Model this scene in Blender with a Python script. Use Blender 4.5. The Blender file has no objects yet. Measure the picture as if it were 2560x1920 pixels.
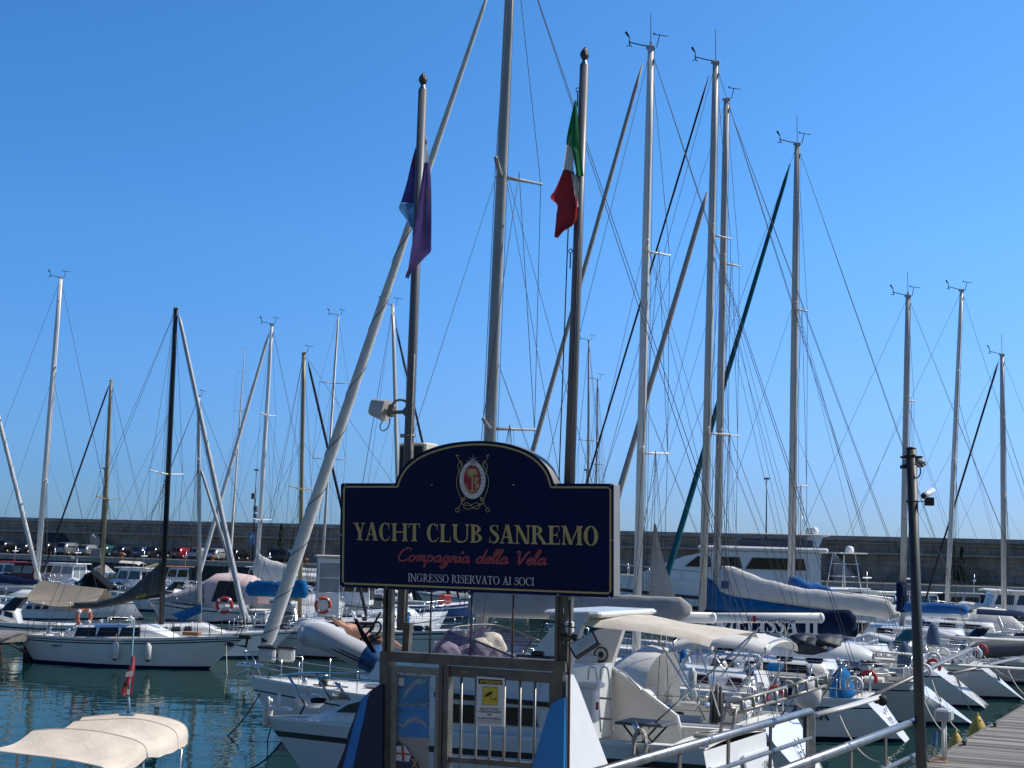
import bpy, math, random
from mathutils import Vector, Matrix
random.seed(7)
S = bpy.context.scene
COL = S.collection
rad = math.radians
# ---------------------------------------------------------------- camera (photo pixels 2560 x 1920)
FP, CX, CY = 3800.0, 1280.0, 960.0
EYE = Vector((0, 0, 5.0))
PITCH = math.atan(415 / 3800)
ROLL = 0.028
ROT = (Matrix.Rotation(math.pi / 2 + PITCH, 3, 'X') @ Matrix.Rotation(ROLL, 3, 'Z'))
cam_d = bpy.data.cameras.new('camera')
cam_d.sensor_width = 36
cam_d.lens = 36 * FP / 2560
cam_d.clip_start = 0.3
cam_d.clip_end = 6000
cam = bpy.data.objects.new('camera', cam_d)
cam.matrix_world = Matrix.Translation(EYE) @ ROT.to_4x4()
COL.objects.link(cam)
S.camera = cam
# ---------------------------------------------------------------- sky, sun, exposure
SUN_EL, SUN_AZ = rad(48), rad(80)          # azimuth from the view direction towards the right
W = bpy.data.worlds.new('World')
S.world = W
W.use_nodes = True
nt = W.node_tree
nt.nodes.clear()
sky = nt.nodes.new('ShaderNodeTexSky')
sky.sky_type = 'NISHITA'
sky.sun_disc = False
sky.sun_elevation = SUN_EL
sky.sun_rotation = SUN_AZ
sky.altitude = 0
sky.air_density = 1.0
sky.dust_density = 0.25
sky.ozone_density = 3.0
hsv = nt.nodes.new('ShaderNodeHueSaturation')
hsv.inputs['Saturation'].default_value = 1.22
bg = nt.nodes.new('ShaderNodeBackground')
bg.inputs[1].default_value = 0.15
wo = nt.nodes.new('ShaderNodeOutputWorld')
geo = nt.nodes.new('ShaderNodeTexCoord')            # clear maritime air: deeper blue low in the sky
sep = nt.nodes.new('ShaderNodeSeparateXYZ')
neg = nt.nodes.new('ShaderNodeMath'); neg.operation = 'ABSOLUTE'
ramp = nt.nodes.new('ShaderNodeValToRGB')
E = ramp.color_ramp.elements
E[0].position = 0.0; E[0].color = (.21, .40, .86, 1)
E[1].position = 1.0; E[1].color = (.28, .36, .46, 1)
for p_, c_ in ((.045, (.235, .43, .87, 1)), (.11, (.33, .56, .92, 1)), (.2, (.40, .70, .99, 1)), (.36, (.46, .78, 1.0, 1)), (.55, (.30, .43, .56, 1))):
    e_ = E.new(p_); e_.color = c_
mul = nt.nodes.new('ShaderNodeMix'); mul.data_type = 'RGBA'; mul.blend_type = 'MULTIPLY'; mul.inputs['Factor'].default_value = 1
nt.links.new(geo.outputs['Generated'], sep.inputs[0])
nt.links.new(sep.outputs['Z'], neg.inputs[0])
nt.links.new(neg.outputs[0], ramp.inputs[0])
nt.links.new(sky.outputs[0], hsv.inputs['Color'])
nt.links.new(hsv.outputs[0], mul.inputs['A'])
nt.links.new(ramp.outputs[0], mul.inputs['B'])
mr = nt.nodes.new('ShaderNodeMapRange'); mr.interpolation_type = 'SMOOTHSTEP'     # brighter towards the sun
mr.inputs['From Min'].default_value = -.36; mr.inputs['From Max'].default_value = .40
nt.links.new(sep.outputs['X'], mr.inputs['Value'])
au = nt.nodes.new('ShaderNodeMix'); au.data_type = 'RGBA'; au.blend_type = 'MULTIPLY'
au.inputs['B'].default_value = (1.75, 1.38, 1.26, 1)
au.clamp_result = False
nt.links.new(mr.outputs[0], au.inputs['Factor'])
nt.links.new(mul.outputs['Result'], au.inputs['A'])
nt.links.new(au.outputs['Result'], bg.inputs[0])
nt.links.new(bg.outputs[0], wo.inputs[0])
sun_d = bpy.data.lights.new('sun', 'SUN')
sun_d.energy = 4.9
sun_d.angle = rad(0.53)
sun_d.color = (1.0, 0.95, 0.87)
sun = bpy.data.objects.new('sun', sun_d)
sdir = Vector((math.sin(SUN_AZ) * math.cos(SUN_EL), math.cos(SUN_AZ) * math.cos(SUN_EL), math.sin(SUN_EL)))
sun.rotation_euler = sdir.to_track_quat('Z', 'Y').to_euler()
sun.location = (40, 20, 60)
COL.objects.link(sun)
S.view_settings.view_transform = 'Standard'
S.view_settings.look = 'None'
S.view_settings.exposure = 0.0
S.view_settings.gamma = 1.0
S.cycles.max_bounces = 6
S.cycles.transparent_max_bounces = 12

# ---------------------------------------------------------------- pixel -> world
def ray(px, py):
    d = ROT @ Vector(((px - CX) / FP, -(py - CY) / FP, -1.0))
    return d
def at(px, py, Y):
    d = ray(px, py)
    return EYE + d * (Y / d.y)
def atz(px, py, z):
    d = ray(px, py)
    return EYE + d * ((z - EYE.z) / d.z)
def xat(px, Y):                        # ground position under pixel column px (near the horizon) at depth Y
    hy = 1375 + 0.028 * (px - 1280)
    p = at(px, hy, Y)
    return p.x

# ---------------------------------------------------------------- materials
MATS = {}
def _nodes(name):
    m = bpy.data.materials.new(name)
    m.use_nodes = True
    n = m.node_tree
    b = n.nodes['Principled BSDF']
    return m, n, b
def mat(name, col, rough=0.5, metal=0.0, var=0.12, scale=3.0, bump=0.0, bscale=30.0, stretch=(1, 1, 1), spec=0.5,
        trans=0.0, coat=0.0, col2=None, detail=4.0):
    if name in MATS: return MATS[name]
    m, n, b = _nodes(name)
    L = n.links.new
    tc = n.nodes.new('ShaderNodeTexCoord')
    mp = n.nodes.new('ShaderNodeMapping')
    mp.inputs['Scale'].default_value = stretch
    L(tc.outputs['Object'], mp.inputs['Vector'])
    nz = n.nodes.new('ShaderNodeTexNoise')
    nz.inputs['Scale'].default_value = scale
    nz.inputs['Detail'].default_value = detail
    nz.inputs['Roughness'].default_value = 0.62
    L(mp.outputs[0], nz.inputs['Vector'])
    rp = n.nodes.new('ShaderNodeValToRGB')
    rp.color_ramp.elements[0].position = 0.3
    rp.color_ramp.elements[1].position = 0.72
    c2 = col2 if col2 else tuple(max(0, c * (1 - 2 * var)) for c in col)
    rp.color_ramp.elements[0].color = (*c2, 1)
    rp.color_ramp.elements[1].color = (*col, 1)
    L(nz.outputs['Fac'], rp.inputs[0])
    L(rp.outputs[0], b.inputs['Base Color'])
    b.inputs['Roughness'].default_value = rough
    b.inputs['Metallic'].default_value = metal
    b.inputs['Specular IOR Level'].default_value = spec
    b.inputs['Coat Weight'].default_value = coat
    b.inputs['Coat Roughness'].default_value = 0.1
    if bump:
        nb = n.nodes.new('ShaderNodeTexNoise')
        nb.inputs['Scale'].default_value = bscale
        nb.inputs['Detail'].default_value = 3
        L(mp.outputs[0], nb.inputs['Vector'])
        bp = n.nodes.new('ShaderNodeBump')
        bp.inputs['Strength'].default_value = bump
        bp.inputs['Distance'].default_value = 0.02
        L(nb.outputs['Fac'], bp.inputs['Height'])
        L(bp.outputs[0], b.inputs['Normal'])
    if trans:
        tr = n.nodes.new('ShaderNodeBsdfTranslucent')
        L(rp.outputs[0], tr.inputs['Color'])
        mx = n.nodes.new('ShaderNodeMixShader')
        mx.inputs[0].default_value = trans
        out = n.nodes['Material Output']
        L(b.outputs[0], mx.inputs[1]); L(tr.outputs[0], mx.inputs[2]); L(mx.outputs[0], out.inputs[0])
    MATS[name] = m
    return m
def glassy(name, col, alpha, rough=0.05):
    if name in MATS: return MATS[name]
    m, n, b = _nodes(name)
    L = n.links.new
    tb = n.nodes.new('ShaderNodeBsdfTransparent')
    tb.inputs[0].default_value = (*col, 1)
    gl = n.nodes.new('ShaderNodeBsdfPrincipled')
    gl.inputs['Base Color'].default_value = (*[c * 0.6 for c in col], 1)
    gl.inputs['Roughness'].default_value = rough
    mx = n.nodes.new('ShaderNodeMixShader')
    mx.inputs[0].default_value = alpha
    L(tb.outputs[0], mx.inputs[1]); L(gl.outputs[0], mx.inputs[2])
    L(mx.outputs[0], n.nodes['Material Output'].inputs[0])
    MATS[name] = m
    return m

GEL = mat('white_gelcoat', (0.78, 0.79, 0.78), 0.28, var=0.05, scale=1.2, coat=0.3, stretch=(1, 1, 0.3))
GEL2 = mat('cream_gelcoat', (0.72, 0.70, 0.64), 0.35, var=0.07, scale=1.5, coat=0.2)
GELG = mat('grey_gelcoat', (0.42, 0.43, 0.44), 0.35, var=0.08, scale=1.4, coat=0.2)
DECKW = mat('white_deck', (0.76, 0.75, 0.71), 0.6, var=0.10, scale=2.5, bump=0.15, bscale=60)
DECKT = mat('teak_deck', (0.40, 0.34, 0.27), 0.75, var=0.14, scale=3, stretch=(0.6, 14, 1))
NAVY = mat('navy_paint', (0.012, 0.02, 0.06), 0.35, var=0.15)
BLUEST = mat('blue_stripe', (0.02, 0.08, 0.26), 0.35, var=0.15)
BLACK = mat('black_rubber', (0.018, 0.018, 0.02), 0.6, var=0.2, scale=8)
DARKGL = mat('dark_window', (0.018, 0.02, 0.024), 0.12, var=0.3, scale=2, spec=0.6)
REDGL = mat('dark_red_window', (0.06, 0.018, 0.028), 0.15, var=0.3, scale=2)
BOTTOM = mat('blue_antifoul', (0.012, 0.03, 0.09), 0.7, var=0.2)
BOTTOMB = mat('black_antifoul', (0.012, 0.014, 0.02), 0.7, var=0.2)
ALU = mat('mast_aluminium', (0.56, 0.56, 0.54), 0.5, 0.08, var=0.12, scale=2, stretch=(1, 1, 0.25))
ALUW = mat('white_mast', (0.80, 0.80, 0.78), 0.4, 0.0, var=0.06, scale=2)
ALUD = mat('black_mast', (0.025, 0.03, 0.035), 0.35, 0.3, var=0.2, scale=2)
ALUT = mat('tan_mast', (0.40, 0.32, 0.18), 0.45, 0.1, var=0.15, scale=3, stretch=(1, 1, 0.2))
STEEL = mat('stainless_steel', (0.62, 0.62, 0.62), 0.25, 0.9, var=0.10, scale=10)
WIRE = mat('rigging_wire', (0.10, 0.105, 0.115), 0.8, 0.0, var=0.1, scale=20, spec=0.1)
ROPEW = mat('white_rope', (0.55, 0.52, 0.45), 0.9, var=0.2, scale=40, bump=0.4, bscale=120)
ROPED = mat('dark_rope', (0.02, 0.022, 0.035), 0.9, var=0.2, scale=40)
GALV = mat('galvanised_gate', (0.17, 0.155, 0.135), 0.55, 0.45, var=0.25, scale=6, bump=0.15, bscale=45)
GALVL = mat('galvanised_rail', (0.34, 0.35, 0.36), 0.38, 0.75, var=0.2, scale=8, bump=0.1, bscale=60)
POLEG = mat('grey_pole_paint', (0.14, 0.152, 0.172), 0.45, 0.1, var=0.15, scale=3, stretch=(1, 1, 0.2))
CANV_W = mat('white_canvas', (0.74, 0.73, 0.70), 0.85, var=0.08, scale=2, bump=0.5, bscale=7, trans=0.12, spec=0.12)
CANV_C = mat('cream_canvas', (0.74, 0.67, 0.57), 0.9, var=0.12, scale=2.5, bump=0.5, bscale=7, trans=0.15, spec=0.12)
CANV_G = mat('grey_canvas', (0.42, 0.41, 0.40), 0.9, var=0.10, scale=2, bump=0.6, bscale=6, trans=0.05, spec=0.12)
CANV_S = mat('slate_canvas', (0.10, 0.11, 0.115), 0.9, var=0.2, scale=3, bump=0.7, bscale=6, spec=0.12)
CANV_B = mat('blue_canvas', (0.010, 0.14, 0.36), 0.85, var=0.15, scale=3, bump=0.6, bscale=7, spec=0.12)
CANV_N = mat('navy_canvas', (0.005, 0.018, 0.062), 0.85, var=0.2, scale=3, bump=0.5, bscale=6, spec=0.12)
CANV_T = mat('beige_canvas', (0.52, 0.43, 0.33), 0.9, var=0.1, scale=1.5, bump=0.4, bscale=5, trans=0.1, spec=0.12)
CANV_P = mat('pink_canvas', (0.74, 0.58, 0.56), 0.9, var=0.08, scale=1.5, bump=0.4, bscale=5, trans=0.1, spec=0.12)
CANV_K = mat('black_canvas', (0.012, 0.014, 0.02), 0.85, var=0.2, bump=0.3, bscale=8, spec=0.12)
TEALC = mat('teal_canvas', (0.012, 0.11, 0.15), 0.85, var=0.15, scale=3, bump=0.5, bscale=10, spec=0.12)
ORANGE = mat('lifebuoy_orange', (0.62, 0.09, 0.035), 0.6, var=0.15)
RED = mat('red_paint', (0.45, 0.03, 0.03), 0.5, var=0.15)
MAROON = mat('maroon_paint', (0.10, 0.012, 0.016), 0.5, var=0.2)
YELLOW = mat('yellow_plastic', (0.55, 0.40, 0.06), 0.6, var=0.15)
WOODP = mat('orange_wood', (0.34, 0.13, 0.04), 0.6, var=0.25, scale=4, stretch=(1, 6, 6))
WOODG = mat('weathered_wood', (0.30, 0.275, 0.25), 0.85, var=0.3, scale=5, stretch=(1, 8, 8), bump=0.4, bscale=20)
GREENH = mat('pale_green_hull', (0.16, 0.26, 0.25), 0.5, var=0.12)
FEND = mat('white_fender', (0.66, 0.65, 0.60), 0.5, var=0.12, scale=6)
RUBGREY = mat('grey_inflatable', (0.48, 0.49, 0.51), 0.6, var=0.07, scale=3)

# ---------------------------------------------------------------- mesh builder
class MB:
    def __init__(s):
        s.v = []; s.f = []; s.m = []; s.s = []
    def add(s, vs, fs, mi=0, sm=False):
        o = len(s.v)
        s.v.extend([tuple(v) for v in vs])
        for f in fs:
            s.f.append([i + o for i in f]); s.m.append(mi); s.s.append(sm)
    def box(s, c, d, mi=0, R=None, taper=None):
        hx, hy, hz = d[0] / 2, d[1] / 2, d[2] / 2
        vs = []
        for sz in (-1, 1):
            t = 1.0 if (sz < 0 or taper is None) else taper
            for sx, sy in ((-1, -1), (1, -1), (1, 1), (-1, 1)):
                v = Vector((sx * hx * t, sy * hy * t, sz * hz))
                if R is not None: v = R @ v
                vs.append(v + Vector(c))
        s.add(vs, [(3, 2, 1, 0), (4, 5, 6, 7), (0, 1, 5, 4), (1, 2, 6, 5), (2, 3, 7, 6), (3, 0, 4, 7)], mi)
    def rbox(s, c, d, r=0.02, mi=0, R=None):         # box with chamfered edges
        hx, hy, hz = [max(x / 2, r * 1.01) for x in d]
        secs = []
        for z, k in ((-hz, r), (-hz + r, 0), (hz - r, 0), (hz, r)):
            a, b = hx - k, hy - k
            ring = []
            for x, y in ((a, b - r), (a - r, b), (-a + r, b), (-a, b - r), (-a, -b + r), (-a + r, -b), (a - r, -b), (a, -b + r)):
                v = Vector((x, y, z))
                if R is not None: v = R @ v
                ring.append(v + Vector(c))
            secs.append(ring)
        s.loft(secs, mi, sm=False)
    def tube(s, pts, r, mi=0, n=8, sm=True, flat=1.0, cap=True):
        pts = [Vector(p) for p in pts]
        k = len(pts)
        rs = r if isinstance(r, (list, tuple)) else [r] * k
        t0 = (pts[1] - pts[0]).normalized()
        up = Vector((0, 0, 1)) if abs(t0.z) < 0.9 else Vector((1, 0, 0))
        a = t0.cross(up).normalized()
        secs = []
        for i in range(k):
            if i == 0: t = t0
            elif i == k - 1: t = (pts[i] - pts[i - 1]).normalized()
            else:
                t = (pts[i + 1] - pts[i]).normalized() + (pts[i] - pts[i - 1]).normalized()
                t = t.normalized() if t.length > 1e-6 else (pts[i] - pts[i - 1]).normalized()
            a = a - t * a.dot(t)
            a = a.normalized() if a.length > 1e-6 else t.orthogonal().normalized()
            b = t.cross(a)
            secs.append([pts[i] + (a * math.cos(q) * flat + b * math.sin(q)) * rs[i]
                         for q in [2 * math.pi * j / n for j in range(n)]])
        s.loft(secs, mi, sm=sm, cap=cap)
    def loft(s, secs, mi=0, sm=True, close=True, cap=True):
        n = len(secs[0]); k = len(secs)
        vs = [v for r in secs for v in r]
        fs = []
        for i in range(k - 1):
            for j in range(n if close else n - 1):
                j2 = (j + 1) % n
                fs.append((i * n + j, i * n + j2, (i + 1) * n + j2, (i + 1) * n + j))
        o = len(s.v)
        s.add(vs, fs, mi, sm)
        if cap and close:
            s.f.append([o + j for j in range(n)][::-1]); s.m.append(mi); s.s.append(False)
            s.f.append([o + (k - 1) * n + j for j in range(n)]); s.m.append(mi); s.s.append(False)
    def lathe(s, prof, c=(0, 0, 0), mi=0, n=16, R=None, sm=True):   # prof: (r, z)
        secs = []
        for r, z in prof:
            ring = []
            for j in range(n):
                q = 2 * math.pi * j / n
                v = Vector((max(r, 1e-4) * math.cos(q), max(r, 1e-4) * math.sin(q), z))
                if R is not None: v = R @ v
                ring.append(v + Vector(c))
            secs.append(ring)
        s.loft(secs, mi, sm=sm)
    def torus(s, c, R0, r0, mi=0, n=24, k=8, M=None, a0=0, a1=2 * math.pi):
        secs = []
        full = abs(a1 - a0 - 2 * math.pi) < 1e-4
        for i in range(n + 1):
            q = a0 + (a1 - a0) * i / n
            ring = []
            for j in range(k):
                w = 2 * math.pi * j / k
                v = Vector(((R0 + r0 * math.cos(w)) * math.cos(q), (R0 + r0 * math.cos(w)) * math.sin(q), r0 * math.sin(w)))
                if M is not None: v = M @ v
                ring.append(v + Vector(c))
            secs.append(ring)
        s.loft(secs, mi, cap=not full)
    def ell(s, c, r, mi=0, n=14, k=9, M=None, lump=0.0):
        secs = []
        for i in range(k + 1):
            th = math.pi * i / k
            ring = []
            for j in range(n):
                q = 2 * math.pi * j / n
                f = 1 + lump * (math.sin(3 * q + 5 * th) + math.sin(5 * q - 3 * th)) * 0.5
                v = Vector((r[0] * math.sin(th) * math.cos(q) * f + 1e-5 * math.cos(q), r[1] * math.sin(th) * math.sin(q) * f + 1e-5 * math.sin(q), -r[2] * math.cos(th)))
                if M is not None: v = M @ v
                ring.append(v + Vector(c))
            secs.append(ring)
        s.loft(secs, mi)
    def slab(s, poly, vec, mi=0, mi_side=None):      # 3-D planar outline pushed along vec: front, back and rim
        p = [Vector(q) for q in poly]; n = len(p); v = Vector(vec)
        o = len(s.v)
        s.v.extend([tuple(q) for q in p] + [tuple(q + v) for q in p])
        s.f.append([o + i for i in range(n)]); s.m.append(mi); s.s.append(False)
        s.f.append([o + n + i for i in range(n)][::-1]); s.m.append(mi); s.s.append(False)
        ms = mi if mi_side is None else mi_side
        for i in range(n):
            j = (i + 1) % n
            s.f.append([o + i, o + n + i, o + n + j, o + j]); s.m.append(ms); s.s.append(False)
    def strip(s, A, B, mi=0, n=6, fn=None, sm=True):   # surface between two polylines
        k = len(A)
        secs = []
        for i in range(k):
            a, b = Vector(A[i]), Vector(B[i])
            row = []
            for j in range(n + 1):
                p = a.lerp(b, j / n)
                if fn: p = fn(p, i / (k - 1), j / n)
                row.append(p)
            secs.append(row)
        s.loft(secs, mi, sm=sm, close=False)
    def build(s, name, mats, parent=None, loc=None, rz=None):
        me = bpy.data.meshes.new(name)
        me.from_pydata(s.v, [], s.f)
        for m in (mats if isinstance(mats, (list, tuple)) else [mats]): me.materials.append(m)
        me.polygons.foreach_set('material_index', s.m)
        me.polygons.foreach_set('use_smooth', s.s)
        me.update()
        o = bpy.data.objects.new(name, me)
        COL.objects.link(o)
        if parent is not None: o.parent = parent
        if loc is not None: o.location = loc
        if rz is not None: o.rotation_euler = (0, 0, rz)
        return o
def tag(o, label=None, cat=None, group=None, kind=None):
    if label: o['label'] = label
    if cat: o['category'] = cat
    if group: o['group'] = group
    if kind: o['kind'] = kind
    return o
def thing(name, label, cat, loc=(0, 0, 0), rz=0.0, group=None):
    o = bpy.data.objects.new(name, None)
    o.empty_display_size = 0.2
    COL.objects.link(o)
    o.location = loc; o.rotation_euler = (0, 0, rz)
    return tag(o, label, cat, group)
def copy_tree(o, parent=None):
    c = o.copy(); COL.objects.link(c)
    if parent is not None: c.parent = parent
    for ch in list(o.children): copy_tree(ch, c)
    return c
def smooth_pts(P, k=5, closed=False):                # Catmull-Rom
    P = [Vector(p) for p in P]; n = len(P); out = []
    for i in range(n if closed else n - 1):
        if closed: a, b, c, d = P[i - 1], P[i], P[(i + 1) % n], P[(i + 2) % n]
        else: a, b, c, d = P[max(i - 1, 0)], P[i], P[i + 1], P[min(i + 2, n - 1)]
        for j in range(k):
            t = j / k
            out.append(0.5 * ((2 * b) + (c - a) * t + (2 * a - 5 * b + 4 * c - d) * t * t + (3 * b - a - 3 * c + d) * t ** 3))
    if not closed: out.append(P[-1])
    return out
def sag(a, b, d, k=8):
    a, b = Vector(a), Vector(b)
    return [a.lerp(b, i / k) - Vector((0, 0, 4 * d * (i / k) * (1 - i / k))) for i in range(k + 1)]
class Frame:                                          # local frame of a thing: x along, y to port, z up
    def __init__(s, o, rz):
        s.o = Vector(o); s.rz = rz
        s.R = Matrix.Rotation(rz, 3, 'Z'); s.Ri = s.R.transposed()
    def loc(s, w): return s.Ri @ (Vector(w) - s.o)
    def wor(s, l): return s.R @ Vector(l) + s.o
    def _r(s, px, py): return s.loc(EYE), s.Ri @ ray(px, py)
    def Y(s, px, py, y=0.0):
        e, d = s._r(px, py); return e + d * ((y - e.y) / d.y)
    def X(s, px, py, x=0.0):
        e, d = s._r(px, py); return e + d * ((x - e.x) / d.x)
    def Z(s, px, py, z=0.0):
        e, d = s._r(px, py); return e + d * ((z - e.z) / d.z)
# ---------------------------------------------------------------- lettering
def ribbon(pts, ws):                                   # quads along a 2-D centre line of varying width
    P = [Vector((p[0], p[1])) for p in pts]; out = []
    L = []
    for i, p in enumerate(P):
        t = (P[min(i + 1, len(P) - 1)] - P[max(i - 1, 0)])
        t = t.normalized() if t.length > 1e-9 else Vector((1, 0))
        w = ws[i] if isinstance(ws, (list, tuple)) else ws
        nn = Vector((-t.y, t.x)) * w / 2
        L.append((p + nn, p - nn))
    for i in range(len(L) - 1):
        out.append([L[i][1], L[i + 1][1], L[i + 1][0], L[i][0]])
    return out
def sm2(pts, k=6):
    return [(v.x, v.y) for v in smooth_pts([(p[0], p[1], 0) for p in pts], k)]
def glyph(ch, w):                                       # w = stem weight; cap height 1; returns (polys, advance)
    h = 0.045 + 0.05 * w; s = 0.075; tn = 0.05 + 0.08 * w
    R = lambda x0, y0, x1, y1: [(x0, y0), (x1, y0), (x1, y1), (x0, y1)]
    def serif(x0, x1, y): # foot or head serif around a stem
        yy = (y, y + h) if y < 0.5 else (y - h, y)
        o = [R(x0 - s, yy[0], x1 + s, yy[1])]
        if y < 0.5: o += [[(x0 - s * .7, h), (x0, h), (x0, h + .07)], [(x1, h), (x1 + s * .7, h), (x1, h + .07)]]
        else: o += [[(x0 - s * .7, 1 - h), (x0, 1 - h - .07), (x0, 1 - h)], [(x1, 1 - h), (x1, 1 - h - .07), (x1 + s * .7, 1 - h)]]
        return o
    def stem(x, ww=None, top=True, bot=True):
        ww = ww or w
        o = [R(x, h * .5 if bot else 0, x + ww, 1 - (h * .5 if top else 0))]
        if bot: o += serif(x, x + ww, 0)
        if top: o += serif(x, x + ww, 1)
        return o
    def diag(xa, ya, xb, yb, ww): return [[(xa, ya), (xa + ww, ya), (xb + ww, yb), (xb, yb)]]
    def ring(cx, cy, rx, ry, a0, a1, wt, wn, n=22):
        o = []
        pr = None
        for i in range(n + 1):
            q = rad(a0 + (a1 - a0) * i / n)
            c, d = math.cos(q), math.sin(q)
            ou = (cx + rx * c, cy + ry * d); inn = (cx + (rx - wt) * c, cy + (ry - wn) * d)
            if pr: o.append([pr[0], ou, inn, pr[1]])
            pr = (ou, inn)
        return o
    def arm(y0, y1, x0, x1, tip): # horizontal arm with a vertical tip
        o = [R(x0, y0, x1, y1)]
        if tip > 0: o += [[(x1 - .05, y1), (x1, y1), (x1 + .01, y1 + tip), (x1 - .012, y1 + tip)]]
        if tip < 0: o += [[(x1 - .05, y0), (x1 - .012, y0 + tip), (x1 + .01, y0 + tip), (x1, y0)]]
        return o
    x = s
    if ch == ' ': return [], 0.30
    if ch == 'I': return stem(x), w + 2 * s + .04
    if ch == 'H':
        d = .44 + w; return stem(x) + stem(x + d) + [R(x + w, .47, x + d, .47 + tn)], d + w + 2 * s + .03
    if ch == 'T':
        c = .30
        return stem(c - w / 2 + .02, top=False) + [R(.0, 1 - tn, .64, 1)] + [[(0, 1 - tn), (.05, 1 - tn), (.012, .72), (-.008, .72)]] + [[(.59, 1 - tn), (.64, 1 - tn), (.648, .72), (.628, .72)]], .68
    if ch == 'L': return stem(x) + arm(0, tn, x + w, x + w + .36, .24), x + w + .42
    if ch == 'E':
        return stem(x) + arm(0, tn, x + w, x + w + .36, .22) + arm(1 - tn, 1, x + w, x + w + .32, -.2) + [R(x + w, .48, x + w + .22, .48 + tn), R(x + w + .2, .37, x + w + .232, .63 + tn)], x + w + .42
    if ch == 'U':
        d = .44 + w; tw = tn * 1.15
        return [R(x, .34, x + w, 1 - h * .5)] + serif(x, x + w, 1) + [R(x + d + w - tw, .34, x + d + w, 1 - h * .5)] + serif(x + d + w - tw, x + d + w, 1) + ring(x + (d + w) / 2, .34, (d + w) / 2, .36, 180, 292, w, tn * 1.4) + ring(x + (d + w) / 2, .34, (d + w) / 2, .36, 290, 360, tw, tn * 1.1), d + w + 2 * s + .02
    if ch == 'O': return ring(.37, .5, .37, .52, 0, 360, w * 1.05, tn * .8, 40), .78
    if ch in 'CG':
        o = ring(.37, .5, .37, .52, 52, 305 if ch == 'C' else 318, w * 1.05, tn * .8, 32)
        o += [[(.585, .66), (.615, .66), (.615, 1.02), (.595, 1.02), (.555, .92)]]
        if ch == 'C': return o + ribbon([(.575, .125), (.63, .2), (.655, .27)], [tn * .9, tn * .6, tn * .4]), .70
        return o + [R(.56 - w * .3, .06, .56 + w * .7, .42), R(.47 - w * .2, .42, .62 + w * .75, .42 + h)], .78
    if ch == 'S':
        P = sm2([(.47, .80), (.40, .93), (.25, .965), (.115, .88), (.12, .72), (.27, .56), (.42, .43), (.46, .25), (.37, .08), (.21, .03), (.09, .1), (.035, .25)], 5)
        n = len(P); ws = [tn * .6 + (w * 1.0 - tn * .6) * max(0, math.sin(math.pi * min(1, max(0, (i / n - .12) / .76)))) ** 1.5 for i in range(n)]
        return ribbon(P, ws) + [[(.455, .68), (.485, .68), (.485, 1.01), (.465, 1.01), (.42, .93)], [(.015, -.01), (.035, -.01), (.075, .08), (.045, .33), (.015, .33)]], .54
    if ch == 'B':
        return stem(x) + ring(x + w * .6, .755, .40, .245, -90, 90, w, tn * .8, 16) + ring(x + w * .6, .265, .46, .265, -90, 90, w, tn * .8, 16) + [R(x + w * .5, 1 - tn * .8, x + w * .7, 1)], x + w * .6 + .5
    if ch == 'R':
        return stem(x) + ring(x + w * .6, .745, .40, .255, -90, 90, w, tn * .8, 16) + diag(x + w + .06, .5, x + w + .36, .02, w * 1.02) + [R(x + w + .33, 0, x + 2 * w + .46, h)], x + w * 2 + .42
    if ch == 'N':
        d = .5 + w * .5; t2 = tn * 1.1
        return [R(x, 0, x + t2, .98)] + serif(x, x + t2, 0) + [R(x + d, .0, x + d + t2, 1)] + serif(x + d, x + d + t2, 1) + diag(x - .05, 1, x + d + t2 - w * 1.05, 0, w * 1.05) + [R(x - .13, 1 - h, x + w * .6, 1)], d + t2 + 2 * s + .02
    if ch == 'M':
        d = .66 + w * .5; t2 = tn * 1.1
        return [R(x, 0, x + t2, .98)] + serif(x, x + t2, 0) + stem(x + d, w) + diag(x - .03, 1, x + d * .5 - w * .35, .02, w * 1.05) + diag(x + d * .5 - .02, .02, x + d + .01, 1, t2) + [R(x - .1, 1 - h, x + w * .7, 1)], d + w + 2 * s + .02
    if ch == 'A':
        t2 = tn * 1.1
        return diag(.07, h * .5, .36, 1.0, t2) + diag(.30 + w * .5, 1.02, .50, h * .5, -w * .0 + w * 1.05) if False else \
            diag(.08, h * .5, .345, .98, t2) + diag(.52, h * .5, .30, 1.02, w * 1.08) + [R(.19, .31, .56, .31 + tn)] + [R(0, 0, .25, h), R(.44, 0, .60 + w * 1.08, h)], .62 + w
    if ch == 'V':
        t2 = tn * 1.1
        return diag(.03, 1 - h * .5, .29, -.02, w * 1.08) + diag(.31 + w * .5, 0, .58, 1 - h * .5, t2) + [R(-.05, 1 - h, .13 + w, 1), R(.49, 1 - h, .72, 1)], .70
    if ch == 'Y':
        t2 = tn * 1.1
        return diag(.03, 1 - h * .5, .27, .42, w * 1.08) + diag(.29 + w * .5, .44, .55, 1 - h * .5, t2) + [R(.27, h, .27 + w, .46)] + serif(.27, .27 + w, 0) + [R(-.05, 1 - h, .13 + w, 1), R(.46, 1 - h, .69, 1)], .66
    return [], .5
def serif_text(mb, text, place, weight, mi=0, gap=0.035):
    """place(x, y, k) -> local 3-D point for text units scaled so that the whole line spans 0..1 in x and cap height 0..1 in y"""
    X = 0; items = []
    for ch in text:
        polys, adv = glyph(ch, weight)
        for p in polys: items.append([(q[0] + X, q[1]) for q in p])
        X += adv + gap
    X -= gap
    for k, p in enumerate(items):
        vs = [place(q[0] / X, q[1], (k % 24)) for q in p]
        mb.add(vs, [tuple(range(len(vs)))], mi)
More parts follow.
